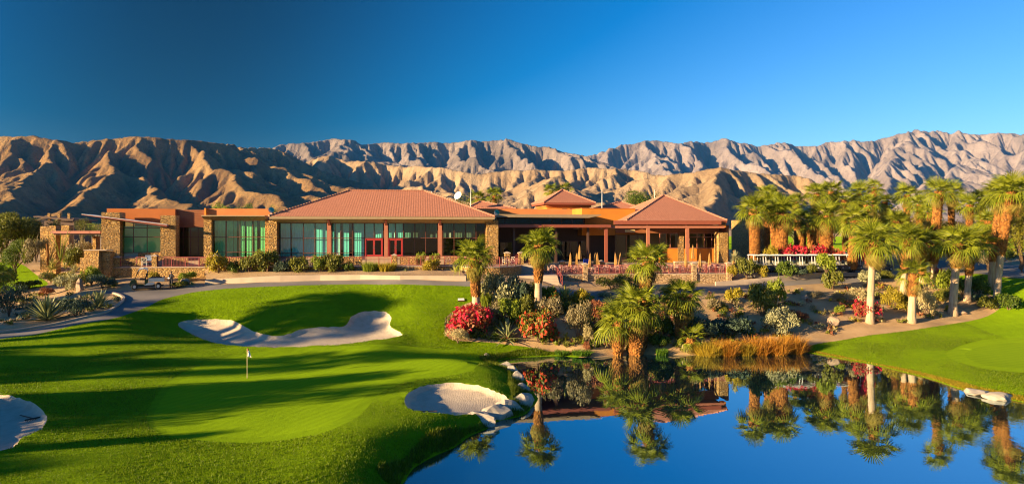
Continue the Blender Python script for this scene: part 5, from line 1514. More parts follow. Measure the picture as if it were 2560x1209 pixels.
def agave_leaf(kind, curve, seed):
    key = ('al', kind, curve, seed)
    if key in _cache: return _cache[key]
    mb = MB().mat(LM[kind]); vs = []; n = 5
    for i in range(n+1):
        t = i/n; x = t*(1-.25*curve*t); z = curve*.30*math.sin(t*2.2)*.6 - curve*.42*t*t; w = .075*(1-t)**.6*(.75+.6*t)+.004
        vs += [(x, -w, z+.03*(1-t)), (x, 0, z-.02*(1-t)), (x, w, z+.03*(1-t))]
    fs = []
    for i in range(n): fs += [(i*3, i*3+1, i*3+4, i*3+3), (i*3+1, i*3+2, i*3+5, i*3+4)]
    mb.quadmesh(vs, fs); _cache[key] = mb.mesh('leaf'); return _cache[key]
def agave(label, base, R, n=34, kind='agave', top=80, low=2, curve=.4, group='agaves and yuccas', stem=0.0, name='agave'):
    rng = random.Random(hash(label) % 1000 if False else int(abs(base[0]*37+base[1]*91)))
    r = empty(name, base, rng.uniform(0, 6.28), label, 'agave' if name == 'agave' else 'yucca', group)
    if stem: MB().mat(M['bark']).tube([(0,0,-.1),(0,0,stem)], [.12,.09], 7).build('stem', r)
    for i in range(n):
        t = i/(n-1); pit = math.radians(top-(top-low)*t+rng.uniform(-8, 8))
        o = link_mesh('leaf', agave_leaf(kind, curve, 0), r); o.location = (0, 0, stem)
        o.rotation_euler = (0, -pit, i*2.39996+rng.uniform(-.2, .2)); s_ = R*rng.uniform(.8, 1.05); o.scale = (s_, s_*.9, s_)
    return r
def ground_at(px, py, d=None, z=None):
    if z is not None: return G(px, py, z) if d is None else Vector(((px-1280)*d/F, d, z))
    if d is not None:
        p = P(px, py, d); return p
    p = hit(px, py); p.z = gz(p.x, p.y)-.03; return p
_sc = [0]
def shrub(px, py, w, h, kind, label, d=None, z=None, style='blob', n=1500, size=.11, blossom=None, bn=260, cat='shrub', group='desert shrubs', name='shrub'):
    _sc[0] += 1; sd = _sc[0] % 4
    b = ground_at(px, py, d, z); s_ = b.y/F
    r = empty(name, b, random.Random(_sc[0]*13).uniform(0, 6.28), label, cat, group)
    rx = w*s_/2; hh = h*s_*1.08
    if style == 'blob': f = link_mesh('foliage', blob_mesh(kind, n, size, sd), r)
    elif style == 'fine': f = link_mesh('foliage', blob_mesh(kind, int(n*1.5), size*.6, sd+10, .35, .3, .9), r)
    else: f = link_mesh('foliage', blades_mesh(kind, n, sd, w=.03 if style == 'grass' else .016, lean=.5 if style == 'grass' else .75, h0_=.55 if style == 'grass' else .28), r)
    f.scale = (rx, rx, hh)
    if style in ('blob', 'fine'):
        st_ = link_mesh('stems', stems_mesh(sd), r); st_.scale = (rx*.9, rx*.9, hh*.9)
    if blossom:
        bl_ = link_mesh('blossom', blob_mesh(blossom, int(bn*1.6), .10, sd+20, .5, .80, .1), r); bl_.scale = (rx*1.04, rx*1.04, hh*1.05)
    return r
def tree(px, py, w, h, kind, label, d, trunk=.3, n=5200, size=.075, z=None, group='desert trees', seed=1, fine=True):
    b = P(px, py, d); b.z = gz(b.x, b.y) if z is None else z
    s_ = d/F; rx = w*s_/2; top = P(px, py-h, d).z; hh = top-b.z
    r = empty('desert_tree', b, seed*1.3, label, 'tree', group)
    rng = random.Random(seed*17+3)
    tk = MB().mat(M['bark']); ctr = []
    nb = 7; t0 = hh*trunk
    tk.tube([(0,0,-.2),(.05*rx,.03*rx,t0*.5),(0,0,t0)], [.06*hh**.8, .05*hh**.8, .04*hh**.8], 7)
    for i in range(nb):
        a = i*2.4+rng.uniform(-.3,.3); e = rng.uniform(.45, .85); zz = t0+(hh-t0)*rng.uniform(.35, .85)
        c_ = Vector((math.cos(a)*rx*e, math.sin(a)*rx*e, zz)); ctr.append(c_)
        tk.tube([(0,0,t0*.9), tuple(c_*.5+Vector((0,0,t0*.5))), tuple(c_)], [.03*hh**.8, .02*hh**.8, .008*hh**.8], 5, False)
    ctr.append(Vector((0,0,t0+(hh-t0)*.75)))
    tk.build('trunk', r)
    mb = MB().mat(LM[kind])
    rad = [Vector((rx*rng.uniform(.36,.55), rx*rng.uniform(.36,.55), (hh-t0)*rng.uniform(.20,.30))) for _ in ctr]
    for i in range(n):
        j = rng.randrange(len(ctr)); d_ = rdir(rng); q = rng.random()**.4
        p = ctr[j]+Vector((d_.x*rad[j].x*q, d_.y*rad[j].y*q, d_.z*rad[j].z*q))
        if p.z > hh: p.z = hh-rng.random()*.2
        if p.z < t0*.6: p.z = t0*.6+rng.random()*.3
        l = size*max(rx, 1.2)*rng.uniform(.6, 1.3)
        leaf(mb, p, (d_+rdir(rng)).normalized(), Vector((0,0,.3))+rdir(rng), l*(.35 if fine else .8), l*1.3)
    mb.build('crown', r); return r
def rock(base, s_, label, mat, seed=1, cat='rock', group=None, flat=1.0):
    bm = bmesh.new(); bmesh.ops.create_icosphere(bm, subdivisions=3, radius=1.0)
    rng = random.Random(seed); o_ = Vector((rng.uniform(0, 50), rng.uniform(0, 50), 0))
    pl = [(rdir(rng), rng.uniform(.55, .85)) for _ in range(9)]
    for v in bm.verts:
        c = v.co.copy()
        for n_, k_ in pl:
            e = c.dot(n_)-k_
            if e > 0: c -= n_*e*.92
        c *= 1+.10*mnoise.fractal(v.co*1.8+o_, 1.0, 2.0, 4)
        v.co = Vector((c.x*s_[0], c.y*s_[1], c.z*s_[2]))
    me = bpy.data.meshes.new('boulder'); bm.to_mesh(me); bm.free(); me.materials.append(mat)
    o = link_mesh('boulder', me, loc=base); o.rotation_euler = (0, 0, rng.uniform(0, 6.28))
    return tag(o, label, cat, group)
M['rockw'] = plain('white_limestone', (0.40, 0.35, 0.275), .9, var=.3, scale=2.5, bump=.8)
M['rockb'] = plain('brown_boulder', (0.36, 0.25, 0.17), .9, var=.3, scale=3, bump=.8)

S = shrub
# ---- left garden
tree(10, 655, 130, 122, 'olive', 'dense yellow green desert tree at the far left edge', 88, .1, 8500, .105, seed=2)
tree(82, 652, 110, 110, 'olive', 'dense desert tree left of the stone pergola', 90, .1, 8500, .105, seed=3)
tree(38, 660, 70, 60, 'green', 'lower darker bush tree between the two trees on the far left', 82, .1, 5000, .12, seed=4)
tree(205, 610, 36, 66, 'olive', 'slim tree behind the flat pergola roof', 100, .35, 2200, .1, seed=5)
tree(240, 600, 46, 42, 'bright', 'round bright tree beside the left stone pier of the lounge wing', 96, .3, 2200, .1, seed=6)
S(90, 652, 60, 52, 'grey', 'grey brown bush in front of the left stone pergola pier', 78, style='fine')
S(198, 650, 64, 46, 'grey', 'grey twiggy bush under the pergola roof', 77, style='fine')
S(183, 668, 52, 44, 'olive', 'golden green shrub left of the stone pedestal', 73.5)
for i, (px, py, d, h, nm) in enumerate(((62, 660, 79, 78, 'ocotillo with thin green wands left of the pergola'), (152, 655, 78, 88, 'ocotillo with thin green wands in front of the pergola pier'))):
    b = P(px, py, d); hm = h*d/F; r = empty('ocotillo', b, i, nm, 'ocotillo', 'ocotillos by the pergola')
    for j in range(11):
        a = j*2.4; l = hm*random.Random(j).uniform(.75, 1.0); e = random.Random(j+50).uniform(.15, .42)*hm
        MB().mat(LM['bright']).tube([(0,0,0), (math.cos(a)*e*.35, math.sin(a)*e*.35, l*.5), (math.cos(a)*e, math.sin(a)*e, l)], [.035,.03,.012], 5).build('wand', r)
b = P(119, 662, 74); r = empty('column_cactus', b, 0, 'orange lit columnar cactus trunk in the left garden', 'cactus')
mb = MB().mat(M['boot'])
for j in range(10):
    a0, a1 = j*.628, (j+.5)*.628
    mb.tube([(.07*math.cos(a0),.07*math.sin(a0),-.1), (.08*math.cos(a0)+.03,.08*math.sin(a0),1.1), (.07*math.cos(a0)-.1,.07*math.sin(a0),2.3)], [.04,.04,.03], 5)
mb.build('ribbed_stem', r)
agave('yellow spiked yucca beside the columnar cactus', P(132, 672, 75), 1.3, 40, 'agavey', 85, -15, .2)
agave('yellow edged agave at the corner of the small left lawn', P(118, 697, 72), 1.15, 34, 'agavey', 80, 0)
agave('pale silver agave left of the stone pedestal', P(187, 680, 72), 1.1, 28, 'sage', 84, 15, .2)
S(127, 706, 46, 24, 'olive', 'clipped round shrub at the edge of the small left lawn')
S(164, 712, 60, 30, 'yellow', 'golden low shrub right of the clipped round shrub')
S(168, 727, 66, 44, 'sage', 'grey flowering bush left of the upright brown boulder', style='fine')
S(228, 712, 52, 42, 'bright', 'bright green bush in front of the stone pedestal')
S(256, 722, 64, 34, 'blue', 'blue green bush at the foot of the terrace wall', style='fine')
S(70, 722, 60, 20, 'green', 'dark low shrub on the shaded front of the small left lawn')
S(118, 737, 36, 18, 'rust', 'small dry rust shrub on the shaded garden bed')
agave('big dark yucca in shade beside the left cart path', hit(118, 800), 2.3, 60, 'agave', 88, 0, .15, name='yucca')
agave('dark yucca in shade near the curved kerb', hit(247, 768), 1.75, 54, 'agave', 88, 2, .15, name='yucca')
S(188, 790, 80, 44, 'blue', 'soft blue grey shrub between the two dark yuccas', style='fine')
S(22, 790, 80, 70, 'blue', 'dark bush at the shaded left edge', style='fine')
S(-10, 735, 90, 60, 'green', 'dark bush cut by the left edge above the shaded bed')
rock(hit(200, 728)+Vector((0,0,.45)), (.42, .38, .85), 'upright brown boulder in the left garden', M['rockb'], 3, 'boulder')
rock(hit(152, 702)+Vector((0,0,.2)), (.75, .6, .4), 'tan boulder beside the clipped round shrub', M['rockb'], 4, 'boulder')
rock(hit(463, 712)+Vector((0,0,.3)), (.55, .45, .45), 'tan boulder right of the person', M['rockb'], 5, 'boulder')
S(386, 706, 30, 26, 'yellow', 'yellow shrub behind the bed of the utility cart', 71.5)
S(278, 716, 28, 16, 'green', 'small dark shrub at the foot of the stone terrace wall')
S(445, 719, 50, 16, 'olive', 'low mounded shrub behind the person')
S(468, 704, 46, 22, 'bright', 'leafy shrub at the terrace wall right of the person', 72)
agave('yellow edged agave right of the boulder near the person', P(480, 716, 70), .8, 30, 'agavey', 80, 0)
# ---- planting bed below the hall
for px, w, h, kd, nm in ((545, 58, 44, 'yellow', 'first golden bush at the left end of the bed below the hall'), (583, 38, 26, 'green', 'dark bush right of the first golden one in the bed'), (624, 56, 40, 'olive', 'olive bush below the green glass wing'),
        (668, 58, 50, 'olive', 'tallest olive bush below the left stone pier of the hall'), (708, 46, 28, 'blue', 'dark bush just right of the left hall pier'), (745, 56, 36, 'olive', 'spreading olive bush below the first teal panes'),
        (798, 44, 38, 'bright', 'bright green bush left of the first red hall column'), (830, 54, 42, 'olive', 'bushy shrub below the first red hall column'), (872, 36, 24, 'green', 'small dark shrub right of the first red hall column')):
    S(px, 690, w, h, kd, nm, 73.0+(px-540)*.0028, 6.22, style='blob', n=1300)
S(925, 0, 42, 30, 'bright', 'tufted grass clump below the hall doors, left half', 74.0, 6.25, 'grass', 700)
S(968, 0, 46, 28, 'yellow', 'tufted grass clump below the hall doors, right half', 74.1, 6.25, 'grass', 700)
S(1078, 0, 50, 28, 'yellow', 'golden mound left of the left lone palm', 74.4, 6.25)
agave('small agave in the bed right of the hall doors', Vector((*xy(1014, 74.0), 6.25)), .55, 26, 'agave', 82, 5)
agave('bright agave left of the curved bastion', Vector((*xy(1137, 73.9), 6.15)), .95, 32, 'agavey', 84, 5, .2)
S(655, 0, 50, 36, 'bright', 'yellow green bush on the terrace at the left hall pier', 76.2, ZT, 'fine')
S(1052, 0, 32, 28, 'bright', 'leafy green planter shrub left of the third red column', 77.2, ZT)
S(1085, 0, 36, 26, 'bright', 'leafy green planter shrub at the third red column', 77.4, ZT)
# ---- slope below the steps
S(1252, 772, 96, 80, 'sage', 'big rounded silver sage bush below the steps', n=2600, size=.085)
S(1302, 768, 64, 64, 'blue', 'blue green bush right of the silver sage', n=1800)
S(1216, 770, 46, 50, 'bright', 'spiky bright grass left of the silver sage', None, None, 'grass', 500)
S(1330, 764, 50, 54, 'olive', 'green shrub in front of the tall lone palm trunk base path')
S(1275, 805, 66, 54, 'bright', 'bright green bush below the silver sage')
S(1240, 805, 66, 48, 'grey', 'grey twiggy bush right of the left lone palm', style='fine')
S(1318, 800, 56, 56, 'olive', 'olive shrub left of the tall lone palm trunk')
S(1378, 800, 66, 54, 'grey', 'grey green twiggy shrub right of the tall lone palm trunk', style='fine')
S(1176, 834, 130, 62, 'rust', 'big red bougainvillea around the left lone palm', None, None, 'blob', 1700, .10, 'red', 620, 'bougainvillea', 'red bougainvilleas', 'bougainvillea')
S(1346, 854, 108, 68, 'olive', 'red flecked bougainvillea around the tall lone palm', None, None, 'blob', 1900, .10, 'orangered', 300, 'bougainvillea', 'red bougainvilleas', 'bougainvillea')
S(1388, 772, 30, 40, 'green', 'leggy green shrub with a few red flowers right of the tall palm trunk', None, None, 'blob', 700, .13, 'orangered', 40)
S(1145, 856, 60, 34, 'cream', 'dry straw shrub left of the red bougainvillea', style='fine')
agave('large grey green agave between the two bougainvilleas', hit(1268, 850), 2.1, 42, 'agave', 86, -8, .25)
agave('tall yellow green agave below the patio wall right of the steps', hit(1412, 750), 1.7, 42, 'agavey', 88, 5, .1)
S(1372, 752, 42, 34, 'bright', 'green shrub between the tall palm and the yellow agave')
S(1410, 778, 44, 28, 'olive', 'green shrub below the yellow agave')
S(1456, 766, 50, 40, 'yellow', 'yellow rounded shrub at the path edge right of the agave')
S(1445, 846, 78, 84, 'grey', 'tall tan twiggy bush above the white rocks', style='fine', n=1600)
S(1492, 800, 58, 44, 'rust', 'rusty brown shrub left of the palm clump')
S(1472, 862, 30, 48, 'cream', 'cream coloured shrub at the left edge of the palm clump', style='fine')
S(1468, 874, 20, 20, 'rust', 'small red brown shrub above the white rocks')
S(1530, 723, 96, 30, 'olive', 'long clipped hedge mound left of the thatched palm', n=1900, size=.07)
S(1574, 721, 80, 34, 'green', 'green hedge mound behind the thatched palm', n=1700, size=.07)
S(1510, 742, 40, 12, 'sage', 'low grey shrub on the path edge left of the palm clump')
S(1405, 884, 44, 12, 'weed', 'low green waterside plants left of the white rocks, left clump', style='grass', n=500, group='waterside plants')
S(1455, 885, 56, 14, 'weed', 'low green waterside plants left of the white rocks, right clump', style='grass', n=500, group='waterside plants')
S(1655, 886, 36, 20, 'weed', 'bright green weed at the waterline between the palms and reeds', style='grass', n=300, group='waterside plants')
S(1650, 868, 60, 30, 'green', 'dark shrub behind the waterside palms')
S(1660, 836, 60, 40, 'green', 'dark shrub in the shade between the palm clump and the bushy palm')
# ---- right slope
S(1832, 756, 52, 34, 'yellow', 'round yellow shrub on the sand right of the bushy palm')
S(1905, 790, 92, 74, 'olive', 'large green bush in the middle of the sandy slope', n=2200, size=.085)
S(1940, 752, 50, 50, 'bright', 'bright topped bush above the large green one', n=1100, size=.13)
S(1945, 834, 92, 60, 'sage', 'grey green bush above the orange reeds', style='fine', n=1800)
S(1762, 845, 80, 46, 'blue', 'dark blue green mound left of the reeds, left half', n=1700)
S(1828, 842, 100, 44, 'blue', 'dark blue green mound left of the reeds, right half', n=1900)
S(1784, 772, 44, 24, 'grey', 'small brown shrub right of the bushy palm')
S(1806, 765, 18, 18, 'yellow', 'small tuft of golden grass on the sand', style='grass', n=120)
agave('dark spiked agave in the shade above the dark mounds', hit(1801, 792), .7, 30, 'agave', 80, 5)
S(1996, 800, 52, 22, 'rust', 'dark red low shrub in the shaded sand')
S(2082, 724, 52, 42, 'olive', 'dark round bush at the lower edge of the right path', n=1700)
S(2038, 745, 44, 18, 'grey', 'small grey shrub left of the path bush', style='fine')
S(2146, 760, 62, 38, 'cream', 'creamy shrub left of the long pale palm trunk', style='fine')
S(2098, 786, 32, 22, 'bright', 'small green shrub on the open sand')
S(2092, 752, 34, 20, 'grey', 'small tan shrub above the creamy one', style='fine')
S(2170, 798, 70, 44, 'rust', 'small red bougainvillea around the long pale palm trunk', None, None, 'blob', 700, .12, 'red', 260, 'bougainvillea', 'red bougainvilleas', 'bougainvillea')
agave('small agave right of the long pale palm trunk', hit(2208, 778), .75, 26, 'sage', 80, 5)
S(2236, 772, 66, 48, 'yellow', 'golden twiggy bush between the two pale palm trunks', style='fine')
S(2258, 768, 40, 30, 'olive', 'green bush at the left of the short palm')
S(2316, 788, 64, 56, 'cream', 'pale yellow twiggy bush right of the short palm', style='fine')
S(2340, 706, 36, 34, 'rust', 'red flowering bush beside the very tall palm', None, None, 'blob', 500, .13, 'red', 200, 'bougainvillea', 'red bougainvilleas', 'bougainvillea')
S(2366, 726, 58, 48, 'bright', 'rounded green bush right of the very tall palm')
S(2360, 752, 50, 28, 'olive', 'olive bush in front of the rounded green one')
S(2408, 742, 50, 44, 'green', 'dark green bush behind the white trunked palms')
S(2446, 736, 56, 40, 'green', 'green bush left of the dark tall trunk')
S(2470, 772, 52, 30, 'olive', 'low bush at the edge of the right lawn, left of the leaning palm')
S(2522, 774, 64, 36, 'green', 'green bush at the edge of the right lawn, right of the leaning palm')
S(2452, 760, 44, 22, 'blue', 'blue green shrub in the palm shade')
S(2175, 706, 56, 26, 'sage', 'low grey hedge below the right end of the carts, left', 79.5)
S(2212, 700, 40, 22, 'olive', 'low olive hedge below the right end of the carts, right', 81)
# ---- bed above the right retaining wall
for px, py, w, h, kd, nm, st_ in ((1866, 692, 52, 42, 'olive', 'round yellow green bush at the left of the cart row', 'blob'), (1904, 692, 34, 28, 'yellow', 'smaller golden bush right of the round yellow green one', 'blob'), (1832, 690, 30, 24, 'yellow', 'golden tuft at the foot of the white yucca', 'blob'),
        (1962, 690, 54, 34, 'green', 'dark green mound below the carts', 'blob'), (1998, 690, 44, 16, 'blue', 'low blue grey mound below the carts', 'blob'), (2066, 682, 58, 44, 'bright', 'bright green bush in front of the golf carts', 'blob'), (2028, 684, 28, 22, 'olive', 'small green bush left of the bright one by the carts', 'blob'), (1930, 660, 40, 42, 'yellow', 'yellow bush behind the left golf carts', 'fine')):
    d_ = 79.3 if py > 670 else 83.8
    p = P(px, py, d_); S(px, py, w, h, kd, nm, d_, None, st_)
agave('white frosted yucca ball at the right end of the patio', P(1838, 664, 80.8), 1.05, 70, 'sage', 88, -45, .1, stem=.9, name='yucca')
for px, w, h, nm in ((1972, 62, 44, 'vivid red bougainvillea behind the middle golf carts, left of two'), (2028, 72, 42, 'vivid red bougainvillea behind the middle golf carts, right of two'), (2092, 44, 34, 'orange red bougainvillea right of the shaggy palm'), (2152, 56, 46, 'red bougainvillea right of the golf cart row')):
    S(px, 660, w, h, 'rust', nm, 84.6 if px < 2100 else 83, None, 'blob', 900, .11, 'orangered' if px == 2092 else 'red', 560, 'bougainvillea', 'red bougainvilleas', 'bougainvillea')
# ---- reeds
for i, (px, py, w, h, kd, nm) in enumerate(((1772, 886, 76, 40, 'reedy', 'yellow reed clump left of the white waterside stone'), (1818, 886, 70, 46, 'reed', 'orange reed clump behind the white waterside stone'), (1858, 885, 66, 36, 'reedy', 'yellowish reed clump in the middle of the reed bed'), (1896, 884, 70, 50, 'reed', 'orange reed clump right of the middle of the reed bed'),
        (1940, 883, 76, 52, 'reed', 'tall orange reed clump near the right end'), (1984, 881, 64, 52, 'reed', 'tall orange reed clump at the right end of the reed bed'), (2008, 878, 34, 26, 'rust', 'small brown reed tuft touching the right lawn'))):
    S(px, py, w, h, kd, nm, None, None, 'reed', 1500, cat='reeds', group='reeds along the pond', name='reed_clump')
# ---- background trees
tree(1600, 560, 92, 82, 'green', 'round green tree behind the orange block', 122, .35, 5200, .07, seed=11)
tree(1645, 560, 40, 58, 'olive', 'small tree right of the round green tree', 124, .35, 2600, .09, seed=12)
tree(1150, 560, 64, 86, 'olive', 'feathery yellow green tree behind the big roof', 120, .35, 3600, .085, seed=13)
tree(545, 580, 84, 82, 'bright', 'spiky yellow green tree top behind the lounge wing parapet', 105, .4, 2600, .09, seed=14)
tree(615, 580, 50, 72, 'bright', 'small tree top left of the big roof', 105, .45, 1700, .09, seed=15)
tree(678, 580, 26, 68, 'bright', 'tiny tree top beside the left roof floodlight', 107, .5, 1000, .11, seed=16)
for i, (px, py, w, h, kd, d, nm) in enumerate(((2205, 640, 130, 120, 'feather', 99, 'feathery tree behind the left part of the right grove'), (2290, 645, 130, 112, 'feather', 97, 'feathery tree behind the short palm'), (2390, 650, 120, 100, 'feather', 99, 'feathery tree behind the white trunked palms'),
        (2455, 590, 60, 76, 'green', 140, 'small dark tree with visible trunk on the far grass'), (2470, 680, 110, 110, 'feather', 92, 'wide yellow olive tree right of the white trunked palms'), (2556, 690, 120, 190, 'feather', 88, 'big olive tree cut by the right edge'), (2120, 615, 90, 70, 'green', 112, 'dark tree behind the right end of the cart row'),
        (1985, 600, 80, 40, 'green', 150, 'far dark shrub row behind the grass, left'), (2085, 600, 90, 46, 'green', 155, 'far dark shrub row behind the grass, right'), (2330, 640, 90, 66, 'grey', 94, 'tan bush behind the grove, left of the path bend'), (2420, 668, 90, 60, 'grey', 93, 'tan bush at the path bend'), (2500, 676, 70, 60, 'green', 90, 'dark bush between the two tall right palms'))):
    tree(px, py, w, h, kd, nm, d, .12 if kd != 'green' else .3, 7000, .075, seed=30+i)
# ---- rocks along the water
def shore_rock(px, py, sx, sz, label, seed, m='rockw', zz=.1, d=None):
    p = G(px, py, 0); rock(p+Vector((0, .25, zz-.05)), (sx*1.35, sx*1.05, sz), label, M[m], seed, 'rock', 'pale rocks along the pond edge')
for i, (px, py, sx, sz, nm) in enumerate(((1180, 876, .42, .5, 'pale rock at the top of the inlet'), (1192, 886, .5, .5, 'pale rock just below the top of the inlet'), (1210, 897, .5, .45, 'pale rock at the mouth of the inlet'), (1262, 917, .5, .42, 'pale rock above the waterside bunker, topmost of the row'), (1280, 932, .45, .6, 'pale rock second from the top of the row beside the green'),
        (1294, 956, .55, .8, 'tall pale rock beside the grass above the bunker'), (1304, 985, .55, .85, 'tall pale rock at the right tip of the bunker'), (1300, 1015, .8, .85, 'large pale rock at the bunker corner by the water'), (1272, 1032, .8, .7, 'large pale rock below the bunker, right'), (1238, 1046, .8, .75, 'large pale rock below the bunker, middle'),
        (1200, 1060, .85, .7, 'large pale rock below the bunker, left'), (1165, 1066, .7, .5, 'pale rock at the left end of the row below the bunker'), (1135, 1064, .45, .35, 'small pale rock half in the grass below the bunker'), (1185, 1036, .5, .35, 'pale rock lying on the front lip of the bunker'), (1252, 1002, .5, .35, 'pale rock lying in the right end of the bunker'),
        (1430, 872, .9, .6, 'broad white rock slab left of the waterside palms, leftmost'), (1465, 876, 1.0, .8, 'broad white rock slab left of the waterside palms, second'), (1500, 878, 1.1, 1.0, 'largest white rock slab left of the waterside palms'), (1528, 880, .8, .9, 'white rock slab touching the short waterside palm'), (1778, 887, .4, .6, 'white pointed stone standing in front of the reeds'),
        (2448, 985, .75, .32, 'left of two white stones on the right lawn edge'), (2502, 997, .75, .35, 'right of two white stones on the right lawn edge'))):
    shore_rock(px, py, sx, sz, nm, 60+i)
rock(hit(2084, 812)+Vector((0,0,.35)), (.6, .5, .55), 'squared tan boulder on the sand left of the long pale palm trunk', M['rockb'], 91, 'boulder')
rock(hit(2012, 748)+Vector((0,0,.2)), (.4, .35, .35), 'dark boulder in the shaded sand', M['rockb'], 92, 'boulder')
rock(hit(1420, 806)+Vector((0,0,.2)), (.5, .4, .3), 'small tan boulder on the slope below the agave', M['rockb'], 93, 'boulder')
rock(hit(2405, 785)+Vector((0,0,.1)), (.5, .4, .25), 'flat stone at the foot of the thick white palm trunk', M['rockb'], 94, 'boulder')
# ================================================================ trees outside the frame whose long shadows cross the course
def on_course(s_, q):
    x = s_*math.cos(SUN_AZ)-q*math.sin(SUN_AZ); y = s_*math.sin(SUN_AZ)+q*math.cos(SUN_AZ)
    return Vector((x, y, gz(x, y)))
def shade_tree(s_, q, w, h, label, seed, t0=.3):
    b = on_course(s_, q); d = b.y
    r = empty('desert_tree', b, seed, label, 'tree', 'trees standing outside the left edge'); rng = random.Random(seed)
    tk = MB().mat(M['bark']); tk.tube([(0,0,-.2),(.1,.1,h*t0*.6),(0,0,h*t0)], [.28,.22,.18], 8); ctr = []
    for i in range(9):
        a = i*2.4; e = rng.uniform(.2, .8)*w/2; z = h*rng.uniform(t0+.12, .86); c = Vector((math.cos(a)*e, math.sin(a)*e, z)); ctr.append(c)
        tk.tube([(0,0,h*t0*.9), tuple(c*.5+Vector((0,0,h*t0*.45))), tuple(c)], [.14,.08,.03], 5, False)
    tk.build('trunk', r)
    mb = MB().mat(LM['olive'])
    for i in range(5000):
        c = rng.choice(ctr); d_ = rdir(rng); qv = rng.random()**.45
        p = c+Vector((d_.x*w*.24*qv, d_.y*w*.24*qv, d_.z*h*.14*qv))
        leaf(mb, p, (d_+rdir(rng)).normalized(), rdir(rng), rng.uniform(.12,.25), rng.uniform(.25,.5))
    mb.build('crown', r)
for i, (s_, q, w, h, nm) in enumerate(((-33, 42.5, 8.0, 10.4, 'broad tree outside the left edge shading the putting green'), (-29, 45.0, 5.5, 7.8, 'lower tree outside the left edge beside the broad one'), (-36, 54.0, 5.5, 8.8, 'tree outside the left edge shading the grass behind the flag'),
        (-42, 58, 4.5, 8.6, 'narrow tree outside the left edge left of the middle bunker shade'), (-47, 67.5, 6.5, 9.8, 'tree outside the left edge shading the dark yuccas'), (-47, 72.5, 6.5, 11.6, 'taller tree outside the left edge shading the cart path bend'), (-46, 77.0, 5.5, 11.4, 'tall tree outside the left edge shading the utility cart'), (-52, 84, 5.0, 7.5, 'tree outside the left edge shading the small left lawn'),
        (-34, 26.0, 2.6, 7.8, 'slim tree outside the lower left corner'), (-30, 36, 2.2, 6.4, 'small tree outside the left edge near the left bunker'))):
    shade_tree(s_, q, w, h, nm, 70+i)
for i, (s_, q, h) in enumerate(((-44, 62.5, 11.2), (-41, 65.0, 11.8), (-46, 60.3, 10.6), (-52, 33.5, 7.4), (-50, 27.0, 7.6), (-42, 50.5, 9.6), (-40, 63.5, 11.4))):
    b = on_course(s_, q)
    palm(['tall palm outside the left edge shading the middle bunker, centre', 'tall palm outside the left edge shading the middle bunker, rear', 'tall palm outside the left edge shading the middle bunker, front', 'palm outside the lower left corner shading the near turf', 'second palm outside the lower left corner', 'palm outside the left edge shading the flag', 'tall palm outside the left edge nearest the cart path'][i], b, b+Vector((.2, .1, h)), .3, 2.6, .6, 52, seed=200+i, group='palms standing outside the left edge')

# ================================================================ grass blades on rough and banks
def grass_field(name, poly, n, hmin, hmax, w, mat, cond, seed, lean=.5):
    rng = np.random.RandomState(seed); pl = np.asarray(poly); lo = pl.min(0); hi = pl.max(0)
    lo = np.maximum(lo, [-46, 21]); hi = np.minimum(hi, [45, 76])
    pts = np.zeros((0, 2))
    while len(pts) < n:
        # nearer ground gets more blades
        c = lo + (hi-lo)*np.stack([rng.rand(60000), rng.rand(60000)**1.6], 1)
        c = c[(np.abs(c[:, 0]) < .76*c[:, 1]+1.5)]
        c = c[inside(poly, c[:, 0], c[:, 1])]; c = c[cond(c[:, 0], c[:, 1])]
        pts = np.concatenate([pts, c])
        if len(c) == 0: break
    pts = pts[:n]; m = len(pts)
    z = hfin(pts[:, 0], pts[:, 1])
    ok = z > .02; pts = pts[ok]; z = z[ok]; m = len(pts)
    a = rng.rand(m)*6.283; hgt = hmin+(hmax-hmin)*rng.rand(m); b = rng.rand(m)*6.283; ln = lean*rng.rand(m)*hgt
    sx, sy = np.cos(a)*w, np.sin(a)*w
    v = np.empty((m, 3, 3))
    v[:, 0] = np.stack([pts[:, 0]-sx, pts[:, 1]-sy, z-.01], 1); v[:, 1] = np.stack([pts[:, 0]+sx, pts[:, 1]+sy, z-.01], 1)
    v[:, 2] = np.stack([pts[:, 0]+np.cos(b)*ln, pts[:, 1]+np.sin(b)*ln, z+hgt], 1)
    me = bpy.data.meshes.new(name); me.vertices.add(m*3); me.vertices.foreach_set('co', v.ravel())
    me.loops.add(m*3); me.loops.foreach_set('vertex_index', np.arange(m*3, dtype=np.int32)); me.polygons.add(m)
    me.polygons.foreach_set('loop_start', np.arange(0, m*3, 3, dtype=np.int32)); me.polygons.foreach_set('loop_total', np.full(m, 3, np.int32))
    me.update(calc_edges=True); me.materials.append(mat); return link_mesh(name, me)
M['blade'] = leafmat('grass_blade', (0.065,0.115,0.002), (0.20,0.285,0.005), .4, .3)
M['blade2'] = leafmat('bank_grass_blade', (0.05,0.09,0.003), (0.20,0.24,0.012), .4, .3)
M['blade3'] = leafmat('dry_edge_blade', (0.22,0.17,0.008), (0.42,0.32,0.02), .35, .3)
notfine = lambda x, y: ~(inside(COLLAR, x, y) | inside(BUNK[0], x, y) | inside(BUNK[1], x, y) | inside(BUNK[2], x, y) | inside(COLLAR2, x, y) | inside(PATH, x, y))
tag(grass_field('rough_grass', LAWN, 150000, .035, .09, .016, M['blade'], notfine, 1), 'short rough grass over the left fairway mounds', 'grass', kind='stuff')
tag(grass_field('rough_grass', LAWN2, 50000, .035, .08, .018, M['blade'], notfine, 2), 'short grass of the right hand lawn', 'grass', kind='stuff')
_sh = np.array([tuple(G(x, y, 0)[:2]) for x, y in SHORE_PX])
